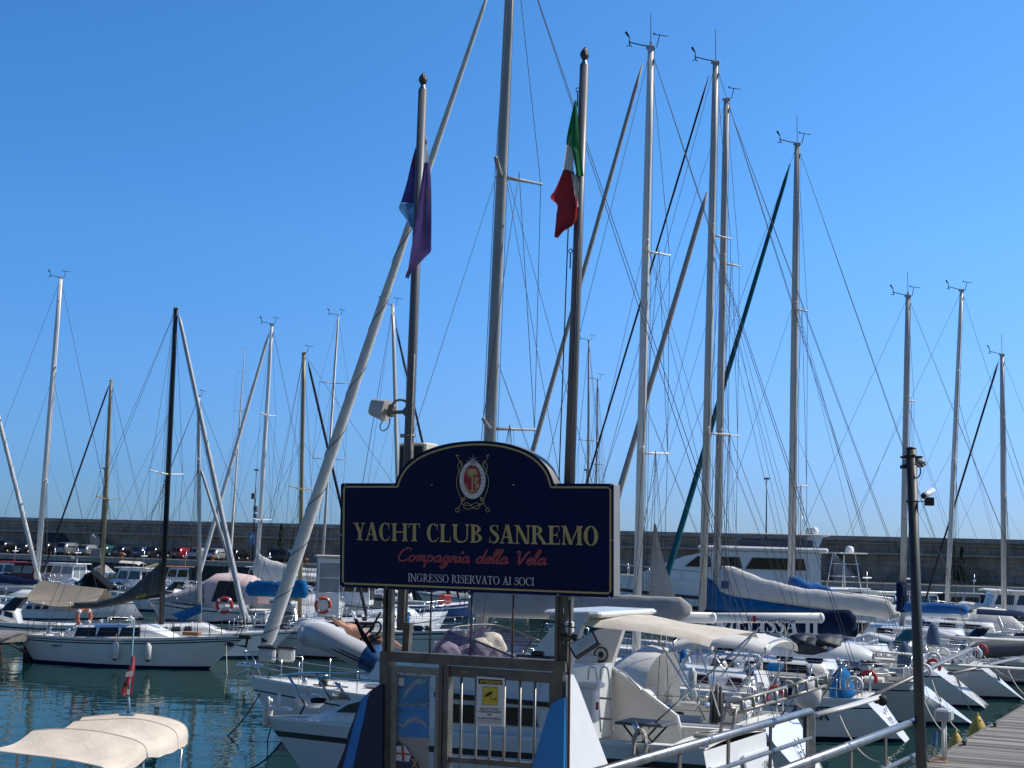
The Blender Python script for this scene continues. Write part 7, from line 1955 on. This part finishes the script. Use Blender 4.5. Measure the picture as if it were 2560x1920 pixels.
# bow fittings: rails, windlass, anchor roller
b = MB()
for pts in ([(1002, 1684, .9), (820, 1682, .8), (752, 1683, .3), (700, 1690, 0), (720, 1687, -.5), (820, 1690, -.9)], [(1002, 1708, 1.2), (900, 1700, 1.0), (790, 1690, .7)]):
    b.tube(smooth_pts([cf.Y(*p) for p in pts], 5), .022, n=7)
b.build('bow_rail', STEEL, cz)
for a, c in (((722, 1691, .45), (766, 1764, .45)), ((789, 1684, .85), (830, 1752, .8)), ((838, 1706, 1.05), (875, 1750, 1.0))):
    b = MB(); b.tube([cf.Y(*a), cf.Y(*c)], .027, n=8); b.build('rail_post', STEEL, cz)
wb = cf.Y(782, 1752, .15)
b = MB(); b.rbox(wb, (.42, .3, .26), .07); b.lathe([(.0, 0), (.06, 0), (.06, .1), (.10, .12), (.10, .15), (0, .16)], wb + Vector((.12, 0, .12)), n=14); b.ell(wb + Vector((.22, .12, .0)), (.08, .12, .12)); b.build('windlass', GEL, cz)
b = MB(); p = cf.Y(690, 1768, 0); b.rbox(p + Vector((-.05, 0, -.02)), (.6, .18, .07), .02); b.lathe([(.05, -.04), (.06, 0), (.05, .04)], p + Vector((.15, 0, .12)), n=10); b.tube([p + Vector((-.1, .05, 0)), p + Vector((-.1, .05, .28))], .03, n=7); b.tube([p + Vector((.15, .05, 0)), p + Vector((.15, .05, .2))], .03, n=7); b.build('anchor_roller', GEL, cz)
b = MB(); p = cf.Y(670, 1775, 0); b.rbox(p + Vector((.0, 0, -.12)), (.12, .26, .42), .04); b.rbox(p + Vector((-.15, 0, .06)), (.4, .1, .08), .03); b.build('anchor', GEL2, cz)
coil('coil of dark rope beside the windlass of the cruiser', cf.wor(cf.Y(796, 1757, .5)), 5, .14, .1, ROPED, flat=True)
coil('bundle of pale rope on the cruiser foredeck', cf.wor(cf.Y(847, 1748, .6)), 6, .17, .1, flat=True)

# ---------------------------------------------------------------- inflatable dinghy and sunbather
dg = thing('inflatable_dinghy', 'grey inflatable dinghy with a blue end lying tilted on the cruiser cabin', 'dinghy', at(850, 1640, 29.8), 0)
do = dg.location.copy(); dl = lambda px, py, Y: at(px, py, Y) - do
b = MB(); near = smooth_pts([dl(770, 1588, 29.9), dl(800, 1590, 29.4), dl(850, 1612, 29.1), dl(912, 1641, 29.0)], 6); b.tube(near, [.12] + [.235] * (len(near) - 1), n=16)
far = smooth_pts([dl(770, 1588, 29.9), dl(795, 1580, 30.6), dl(850, 1600, 30.9), dl(912, 1628, 30.9)], 6); b.tube(far, [.12] + [.235] * (len(far) - 1), n=16)
b.ell(dl(768, 1587, 29.9), (.18, .5, .2)); b.build('tube', RUBGREY, dg)
b = MB(); nb = [dl(909, 1640, 29.0), dl(945, 1657, 28.95), dl(995, 1680, 28.9)]; b.tube(nb, [.239, .24, .2], n=16); b.build('blue_end', mat('dinghy_blue', (.02, .09, .24), .55, var=.12), dg); b = MB(); fb_ = [dl(909, 1626, 30.9), dl(990, 1664, 30.9)]; b.tube(fb_, [.239, .22], n=16); b.build('blue_end', mat('dinghy_blue', (.02, .09, .24), .55, var=.12), dg)
b = MB()
for k in (0, 1): b.tube([p + Vector((0, -.235, -.06 - .06 * k)) for p in near[4:]] + [dl(995, 1680, 28.9) + Vector((0, -.22, -.06 - .06 * k))], .014, n=5)
b.build('rub_strake', BLACK, dg)
b = MB(); b.strip([p + Vector((0, 0, -.1)) for p in near[4:]], [p + Vector((0, 0, -.1)) for p in far[4:]], 0, 4); b.build('floor', GELG, dg)
SKIN = mat('tanned_skin', (.52, .27, .18), .55, var=.12, scale=8, spec=.3)
SHORT = mat('black_shorts', (.012, .012, .014), .85, var=.2)
HAIR = mat('dark_hair', (.03, .02, .015), .8, var=.2)
def skin_body(name, joints, edges, mats, parent, sub=2, root=0):
    me = bpy.data.meshes.new(name); me.from_pydata([j[0] for j in joints], edges, []); me.update()
    o = bpy.data.objects.new(name, me); COL.objects.link(o); o.parent = parent
    md = o.modifiers.new('Skin', 'SKIN'); 
    if not me.skin_vertices: 
        bpy.context.view_layer.objects.active = o
        try: bpy.ops.mesh.customdata_skin_add()
        except Exception: pass
    for i, j in enumerate(joints):
        sv = me.skin_vertices[0].data[i]; sv.radius = (j[1], j[2] if len(j) > 2 else j[1]); sv.use_root = (i == root)
    ss = o.modifiers.new('Sub', 'SUBSURF'); ss.levels = sub; ss.render_levels = sub
    me.materials.append(mats)
    for p in me.polygons: p.use_smooth = True
    md.use_smooth_shade = True
    return o
pr = thing('person', 'bare-chested person in black shorts sunbathing on the cruiser with one arm behind the head', 'person', at(900, 1592, 30.2), 0)
pO = at(900, 1600, 30.2); J = lambda px, py, Y: at(px, py, Y) - pO
jt_ = [(J(921, 1606, 30.2), .105, .12), (J(903, 1596, 30.2), .10, .125), (J(884, 1584, 30.2), .115, .15), (J(870, 1576, 30.2), .09, .13), (J(862, 1571, 30.2), .05), (J(853, 1565, 30.2), .078, .085), (J(848, 1562, 30.2), .075, .08),
       (J(872, 1578, 29.95), .055), (J(850, 1568, 29.8), .042), (J(832, 1556, 29.85), .038), (J(843, 1562, 30.0), .03),
       (J(872, 1576, 30.45), .055), (J(892, 1580, 30.65), .042), (J(912, 1594, 30.6), .033),
       (J(928, 1608, 30.05), .085), (J(962, 1596, 29.9), .058), (J(998, 1624, 29.8), .042), (J(1016, 1629, 29.8), .03), (J(1022, 1620, 29.8), .033), (J(1030, 1609, 29.8), .022),
       (J(928, 1608, 30.4), .085), (J(970, 1612, 30.5), .058), (J(1003, 1626, 30.4), .042), (J(1018, 1629, 30.4), .03), (J(1026, 1619, 30.4), .022)]
eg = [(0, 1), (1, 2), (2, 3), (3, 4), (4, 5), (5, 6), (3, 7), (7, 8), (8, 9), (9, 10), (3, 11), (11, 12), (12, 13), (0, 14), (14, 15), (15, 16), (16, 17), (17, 18), (18, 19), (0, 20), (20, 21), (21, 22), (22, 23), (23, 24)]
skin_body('body', jt_, eg, SKIN, pr)
b = MB(); hc = J(850, 1564, 30.2)
b.ell(hc + Vector((-.035, .0, -.005)), (.085, .088, .085), n=14, k=10); b.build('hair', HAIR, pr)
b = MB(); b.ell(hc + Vector((.01, 0, .085)), (.014, .014, .02)); b.build('nose', SKIN, pr)
b = MB(); q0, q1, q2, q3 = J(913, 1601, 30.2), J(926, 1607, 30.2), J(945, 1602, 29.95), J(948, 1609, 30.45)
b.tube([q0, q1], [.125, .125], n=14); b.tube([q1 + Vector((0, -.1, 0)), q2], [.105, .085], n=12); b.tube([q1 + Vector((0, .12, 0)), q3], [.105, .085], n=12); b.build('shorts', SHORT, pr)
b = MB()
for k in range(5):
    f = J(831 + 1.2 * k, 1555, 29.83) ; b.tube([J(843, 1562, 30.0), J(848 + 1.5 * k, 1559 + k, 30.05), J(853 + 1.2 * k, 1560 + 1.5 * k, 30.08)], [.012, .010, .007], n=6)
b.build('hand', SKIN, pr)
ch = thing('folding_chair_frame', 'black folded chair frame standing behind the left gate post', 'chair', at(925, 1600, 27.6), 0)
cO = ch.location.copy(); K = lambda px, py, Y=27.6: at(px, py, Y) - cO
b = MB()
b.slab([K(884, 1546), K(892, 1549), K(906, 1576), K(926, 1606), K(940, 1632), K(930, 1632), K(905, 1596)], (0, .15, 0)); b.build('back', CANV_K, ch)
b = MB()
for P in ([(905, 1570), (918, 1560), (932, 1558), (934, 1566), (925, 1580)], [(932, 1558), (948, 1556), (952, 1572), (940, 1590)], [(900, 1600), (925, 1575), (952, 1530)], [(925, 1606), (952, 1590)]): b.tube(smooth_pts([K(*p) for p in P], 4), .022, n=6)
b.build('arm', BLACK, ch)

# ---------------------------------------------------------------- small boat with a cream bimini at the lower left
BO = Vector((xat(235, 20.0), 20.0, 0))
bb = thing('bimini_boat', 'small boat under a weathered cream bimini with a flag, cut by the lower edge', 'boat', BO, 0)
lb = lambda px, py, Y: at(px, py, Y) - BO
ROWS = [([(-40, 1874), (60, 1886), (150, 1897), (215, 1909), (262, 1922), (272, 1950)], 18.5), ([(82, 1826), (150, 1822), (232, 1827), (325, 1846), (362, 1866), (368, 1893)], 19.5),
        ([(185, 1803), (262, 1799), (338, 1797), (402, 1810), (440, 1832), (446, 1872)], 20.5), ([(205, 1793), (288, 1785), (345, 1784), (428, 1797), (466, 1818), (469, 1858)], 21.2), ([(212, 1797), (290, 1789), (345, 1788), (428, 1801), (466, 1822), (468, 1860)], 21.3)]
G = [smooth_pts([lb(px, py, Y) for px, py in row], 6) for row, Y in ROWS[:4]]
CREAM = mat('weathered_cream_canvas', (.76, .66, .54), .92, var=.10, scale=2.2, bump=.35, bscale=14, trans=.10, detail=9)
b = MB()
for k in range(3):
    n_ = 10; secs = []
    for i in range(n_ + 1):
        f = i / n_; row = []
        for j in range(len(G[0])):
            u = j / (len(G[0]) - 1); p = G[k][j].lerp(G[k + 1][j], f)
            p = p + Vector((0, 0, -(.07, .10, .05)[k] * math.sin(math.pi * f) * (1 - .6 * u ** 4) + .012 * math.sin(19 * u + 6 * f * (1 + k)) * math.sin(math.pi * f) + .010 * math.sin(37 * u - 9 * f) * math.sin(math.pi * f) * u))
            row.append(p)
        secs.append(row)
    b.loft(secs, 0, close=False)
bo_ = b.build('bimini', CREAM, bb)
b = MB()
for g in G: b.tube([p + Vector((0, -.004, .006)) for p in g], .0035, n=5)
b.build('seam', mat('canvas_seam', (.64, .55, .44), .95, var=.15), bo_)
b = MB()
for px, py, Y in ((45, 1886, 18.8), (135, 1896, 18.9), (362, 1868, 19.6), (455, 1860, 21.0)): b.tube([lb(px, py, Y), lb(px - 18, 2060, Y)], .017, n=6)
for g in (G[1], G[3]): b.tube([p + Vector((0, 0, -.04)) for p in g], .015, n=6)
b.build('bimini_frame', STEEL, bb)
hl = bpy.data.objects.new('hull_group', None); bpy.data.objects.remove(hl)
b = MB(); secs = []
for x, w, zt in ((-3.2, .9, .75), (-1, 1.05, .72), (1.2, .95, .8), (2.4, .5, .95), (3.0, .05, 1.05)):
    secs.append([(x, w, zt), (x, w * .8, .1), (x, 0, -.25), (x, -w * .8, .1), (x, -w, zt), (x, -w * .85, zt), (x, -w * .7, .3), (x, w * .7, .3), (x, w * .85, zt)])
b.loft(secs, 0); b.build('hull', GEL2, bb)
st_ = lb(318, 1786, 20.9)
b = MB(); b.tube([st_, lb(322, 1740, 20.9), lb(336, 1548, 20.9)], .012, n=6); b.tube([st_ + Vector((.03, 0, 0)), lb(321, 1742, 20.88)], .02, n=6); b.rbox(st_, (.2, .12, .03), .008); b.build('flagstaff', mat('blue_white_staff', (.14, .30, .42), .6, var=.2), bb)
rf = thing('red_flag', 'faded red and white flag furled on the staff of the bimini boat', 'flag', BO, 0)
b = MB()
A_ = [lb(x, y, 20.88) for x, y in ((330, 1640), (322, 1668), (312, 1700), (302, 1728), (310, 1740))]; B_ = [lb(x, y, 20.9) for x, y in ((335, 1638), (336, 1668), (333, 1705), (330, 1735), (325, 1742))]
b.strip(smooth_pts(A_, 4), smooth_pts(B_, 4), 0, 6, lambda p, s, u: p + Vector((0, .03 * math.sin(7 * u + 4 * s), 0)))
b.build('red_cloth', mat('faded_red_cloth', (.48, .08, .09), .9, var=.12, trans=.3), rf)
b = MB(); b.strip([lb(316, 1680, 20.83), lb(313, 1692, 20.83)], [lb(334, 1676, 20.83), lb(333, 1690, 20.83)], 0, 4); b.strip([lb(318, 1722, 20.83), lb(316, 1736, 20.83)], [lb(326, 1724, 20.83), lb(324, 1738, 20.83)], 0, 3); b.build('white_stripe', FW, rf)
b = MB(); b.strip([lb(309, 1707, 20.82), lb(307, 1717, 20.82)], [lb(320, 1707, 20.82), lb(319, 1717, 20.82)], 0, 3); b.build('dark_patch', BLACK, rf)

# ---------------------------------------------------------------- pontoon and its fittings
E1, E2 = atz(2560, 1765, .7), atz(2330, 1900, .7)
pd = (E1 - E2).normalized(); PA = math.atan2(pd.y, pd.x)
P0 = E2 - pd * 17
pf = Frame((P0.x, P0.y, 0), PA)                        # x along, y to the left (towards the boats)
def plank_material():
    m, n, bs = _nodes('pontoon_planks'); L = n.links.new
    tc = n.nodes.new('ShaderNodeTexCoord'); sx = n.nodes.new('ShaderNodeSeparateXYZ'); L(tc.outputs['Object'], sx.inputs[0])
    sc = n.nodes.new('ShaderNodeMath'); sc.operation = 'MULTIPLY'; sc.inputs[1].default_value = 7.1; L(sx.outputs['X'], sc.inputs[0])
    fl_ = n.nodes.new('ShaderNodeMath'); fl_.operation = 'FLOOR'; L(sc.outputs[0], fl_.inputs[0])
    fc = n.nodes.new('ShaderNodeMath'); fc.operation = 'FRACT'; L(sc.outputs[0], fc.inputs[0])
    wn = n.nodes.new('ShaderNodeTexWhiteNoise'); wn.noise_dimensions = '1D'; L(fl_.outputs[0], wn.inputs['W'])
    mp = n.nodes.new('ShaderNodeMapping'); mp.inputs['Scale'].default_value = (26, .9, 1); L(tc.outputs['Object'], mp.inputs[0])
    nz = n.nodes.new('ShaderNodeTexNoise'); nz.inputs['Scale'].default_value = 1.0; nz.inputs['Detail'].default_value = 6; L(mp.outputs[0], nz.inputs['Vector'])
    ad = n.nodes.new('ShaderNodeMath'); ad.operation = 'ADD'; L(wn.outputs['Value'], ad.inputs[0]); L(nz.outputs['Fac'], ad.inputs[1])
    hf = n.nodes.new('ShaderNodeMath'); hf.operation = 'MULTIPLY'; hf.inputs[1].default_value = .5; L(ad.outputs[0], hf.inputs[0])
    rp = n.nodes.new('ShaderNodeValToRGB'); rp.color_ramp.elements[0].position = .25; rp.color_ramp.elements[0].color = (.07, .063, .056, 1); rp.color_ramp.elements[1].position = .74; rp.color_ramp.elements[1].color = (.34, .31, .27, 1); L(hf.outputs[0], rp.inputs[0])
    gt_ = n.nodes.new('ShaderNodeMath'); gt_.operation = 'GREATER_THAN'; gt_.inputs[1].default_value = .09; L(fc.outputs[0], gt_.inputs[0])
    mx = n.nodes.new('ShaderNodeMix'); mx.data_type = 'RGBA'; mx.inputs['A'].default_value = (.012, .01, .01, 1); L(gt_.outputs[0], mx.inputs['Factor']); L(rp.outputs[0], mx.inputs['B']); L(mx.outputs['Result'], bs.inputs['Base Color'])
    bs.inputs['Roughness'].default_value = .85
    bp = n.nodes.new('ShaderNodeBump'); bp.inputs['Distance'].default_value = .012; L(nz.outputs['Fac'], bp.inputs['Height']); L(bp.outputs[0], bs.inputs['Normal'])
    return m
pn = thing('pontoon', 'weathered plank pontoon running away at the lower right', 'pontoon', (P0.x, P0.y, 0), PA)
b = MB(); b.box((55, -1.25, .64), (110, 2.5, .12)); b.build('deck', plank_material(), pn)
b = MB(); b.box((55, .02, .60), (110, .06, .22)); b.box((55, -2.52, .60), (110, .06, .22)); b.build('edge_beam', mat('pontoon_edge', (.22, .20, .18), .85, var=.3, scale=2), pn)
b = MB()
for i in range(18): b.rbox((3 + i * 6, -1.25, .2), (4.2, 2.2, .75), .05)
b.build('float', mat('pontoon_float', (.10, .10, .10), .9, var=.3), pn)
pe = lambda px, py, z=.7: pf.Z(px, py, z)
q = pe(2302, 1897); sv = thing('service_pedestal', 'pale grey service pedestal at the pontoon edge', 'pedestal', pf.wor((q.x, -.25, .7)), PA)
b = MB(); b.rbox((0, 0, .98), (.42, .36, .26), .04); b.build('cabinet', mat('pedestal_grey', (.45, .47, .48), .4, var=.1), sv)
for sx in (-1, 1):
    b = MB(); b.tube([(sx * .12, 0, 0), (sx * .12, 0, .88)], .035, n=8); b.build('leg', GEL2, sv)
b = MB(); b.rbox((0, .2, .45), (.22, .1, .3), .03); b.build('tap_box', mat('pedestal_blue', (.05, .16, .32), .5), sv)
b = MB(); b.tube(smooth_pts([(.1, .2, .4), (.3, .3, .1), (.2, .1, .03), (-.3, -.1, .03), (-.6, .15, .03), (-.2, .3, .03)], 5), .018, n=6); b.build('hose', mat('orange_hose', (.42, .2, .12), .7), sv)
for px, py, k, lab in ((2432, 1828, 1.0, 'larger yellow mooring buoy hanging at the pontoon edge'), (2362, 1858, .8, 'smaller yellow mooring buoy beside the service pedestal')):
    q = pe(px, py, .55); t = thing('mooring_buoy', lab, 'buoy', pf.wor((q.x, .28, .28)), PA, 'yellow mooring buoys on the pontoon edge')
    b = MB(); b.lathe([(0, -.05), (.26 * k, 0), (.30 * k, .12 * k), (.24 * k, .34 * k), (.12 * k, .58 * k), (.05 * k, .68 * k), (0, .69 * k)], n=16); b.build('float', YELLOW, t)
    b = MB(); b.torus((0, 0, .70 * k), .05, .015, M=Matrix.Rotation(rad(90), 3, 'X'), n=12, k=5); b.build('eye', YELLOW, t)
for i, (px, py) in enumerate(((2395, 1862), (2470, 1816))):
    q = pe(px, py); t = thing('cleat', ('dark mooring cleat on the pontoon by the smaller buoy', 'dark mooring cleat on the pontoon beyond the larger buoy')[i], 'cleat', pf.wor((q.x, -.15, .7)), PA, 'mooring cleats on the pontoon')
    b = MB(); b.tube([(-.2, 0, .1), (.2, 0, .1)], .035, n=8); b.tube([(-.08, 0, 0), (-.08, 0, .1)], .03, n=7); b.tube([(.08, 0, 0), (.08, 0, .1)], .03, n=7); b.build('horn', BLACK, t)
# gangway arms reaching from the sterns
def arm_thing(label, pts, r, m, cat='gangway', wheels=False, holes=0, name='gangway'):
    W_ = [at(*p) for p in pts]; t = thing(name, label, cat, W_[0], 0, 'boarding gangways at the sterns')
    Q = [w - W_[0] for w in W_]
    b = MB()
    if holes:
        for i in range(len(Q) - 1):
            d = (Q[i + 1] - Q[i]); n = int(max(2, d.length / .28)); up = Vector((0, 0, 1)) if abs(d.normalized().z) < .8 else Vector((1, 0, 0))
            for s in (1, -1): b.tube([Q[i] + up * r * s, Q[i + 1] + up * r * s], r * .34, n=6)
            for k in range(n + 1): c = Q[i] + d * (k / n); b.tube([c + up * r, c - up * r], r * .36, n=6)
    else: b.tube(Q, r, n=8, flat=2.2)
    b.build('arm', m, t)
    if wheels:
        for sg_ in (-.22, .22):
            b = MB(); b.lathe([(0, -.04), (.10, -.04), (.12, 0), (.10, .04), (0, .04)], Q[-1] + Vector((0, sg_, -.06)), n=14, R=Matrix.Rotation(rad(90), 3, 'X')); b.build('wheel', BLACK, t)
    return t
AG = mat('arm_alloy', (.30, .29, .27), .45, .4, var=.15, scale=5)
arm_thing('perforated grey alloy gangway arm raised over the cruiser stern', [(1812, 1850, 27.2), (1826, 1772, 27.2), (1965, 1732, 28.3), (2066, 1700, 29.2)], .10, AG, holes=1)
arm_thing('white gangway plank with black wheels behind the far handrail', [(2035, 1788, 32.0), (2120, 1766, 33.0), (2200, 1742, 34.2)], .05, GEL2, wheels=True)
arm_thing('long grey beam passing behind the camera pole', [(2195, 1732, 44.0), (2425, 1622, 52)], .05, AG)
arm_thing('short grey beam with a white tip above the oval transom', [(2376, 1684, 52), (2545, 1645, 58)], .055, AG)
# board covers and tall fins standing on the sterns
def board(label, px, pyt, pyb, wpx, Y, m, name='helm_cover', round_=1.0):
    c0, c1 = at(px, pyb, Y), at(px, pyt, Y); t = thing(name, label, 'cover', c0, rad(8), 'cloth covers standing on the sterns')
    h = (c1 - c0).z; w = wpx * Y / FP / 2; b = MB(); secs = []
    for i in range(9):
        s = i / 8; k = (1 - s ** 3.2) ** .5 * (.86 + .14 * math.sin(math.pi * min(1, s + .3))) * round_ + (1 - round_)
        secs.append([Vector((max(.02, w * k) * math.cos(q), max(.02, .16 * k) * math.sin(q), h * s)) for q in [6.2832 * j / 12 for j in range(12)]])
    b.loft(secs); b.build('cloth', m, t)
board('slate blue upright helm cover nearer the camera pole', 2262, 1604, 1668, 40, 49.5, mat('slate_blue', (.06, .11, .2), .8, var=.15, bump=.4))
board('slate blue tall upright board standing farther along the sterns', 2333, 1556, 1612, 36, 56, MATS['slate_blue'])
board('grey domed helm cover on the yacht with the oval transom', 2283, 1612, 1688, 56, 53, CANV_G)
# covered dinghy with a dark blue cloth, deck life raft on the next yacht
t = thing('covered_dinghy', 'white upturned dinghy half wrapped in dark blue cloth on deck', 'dinghy', at(2040, 1642, 46.5), rad(158))
b = MB(); secs = []
for x, w, h in ((-1.7, .3, .22), (-1.3, .58, .42), (-.4, .66, .52), (.8, .62, .48), (1.4, .42, .36), (1.7, .08, .18)): secs.append([(x, w * math.cos(q), h * math.sin(q)) for q in [math.pi * j / 12 for j in range(13)]])
b.loft(secs, 0, close=False); b.build('hull', GEL, t)
b = MB()
for c, r_, l_ in (((-.3, -.1, .4), (.55, .68, .3), .22), ((.35, .1, .42), (.5, .62, .28), .3), ((.1, .35, .3), (.6, .4, .3), .25), ((-.1, -.45, .25), (.5, .3, .28), .25)): b.ell(c, r_, n=20, k=12, lump=l_)
b.build('cloth', mat('dark_tarp', (.008, .022, .045), .6, var=.35, scale=4, bump=.6, bscale=9), t)
t = thing('grey_inflatable', 'dark grey inflatable tube lying at the right edge', 'dinghy', at(2480, 1630, 62), rad(8))
b = MB(); b.tube([(-1.0, 0, 0), (-.6, 0, .05), (1.2, 0, .25), (2.2, 0, .35), (2.6, .2, .4)], [.12, .34, .38, .36, .2], n=14); b.tube([(-1.0, .0, 0), (-.6, 1.0, .05), (1.2, 1.1, .25), (2.6, 1.0, .4)], [.12, .34, .36, .2], n=14); b.build('tube', mat('dark_inflatable', (.13, .14, .15), .55, var=.12), t)
b = MB(); b.box((.8, .5, .1), (2.6, .9, .06)); b.build('floor', GELG, t)
# horizontal white spinnaker poles / booms seen in the crowd
# ---------------------------------------------------------------- mooring ropes
def rope(label, a, c, d, m=ROPED, r=.016, name='mooring_rope'):
    t = thing(name, label, 'rope', a, 0, 'mooring ropes'); b = MB(); b.tube([p - Vector(a) for p in sag(a, c, d, 14)], r, n=5); b.build('strand', m, t)
rope('dark mooring rope from the bow with the furled sail down to the water', at(676, 1682, 40.2), atz(556, 1848, -.1), .25)
rope('dark mooring rope running from the cruiser bow to the lower left', at(762, 1765, 31.4), atz(596, 1925, -.1), .35, r=.02)
rope('short dark rope hanging from the cruiser bow roller', at(683, 1786, 32.6), atz(668, 1848, -.1), .1)
rope('pale rope from the bow of the black-masted sloop to the water', at(566, 1600, 60.7), atz(568, 1690, -.05), .1, ROPEW)
rope('thin rope slanting across the hull of the black-masted sloop', at(545, 1592, 60.4), atz(440, 1668, -.05), .3, ROPED, .012)
for i, (a, c, lab) in enumerate((((2300, 1720, 44.6), (2372, 1838, 36.5), 'pale rope from the open stepped transom to the pontoon'), ((2395, 1700, 49.5), (2452, 1800, 41), 'dark rope beside the long sloping transom'), ((2330, 1700, 49.0), (2400, 1830, 39), 'dark rope crossing the pale green-grey hull'), ((2100, 1790, 36), (2200, 1905, 30), 'pale sagging rope under the white gangway plank'), ((2460, 1640, 56), (2560, 1700, 50), 'pale rope from the far transoms to the pontoon'), ((2510, 1650, 58), (2575, 1745, 48), 'second pale rope near the right edge'))):
    rope(lab, at(*a), at(*c), .25, ROPEW if 'pale' in lab else ROPED, .016)
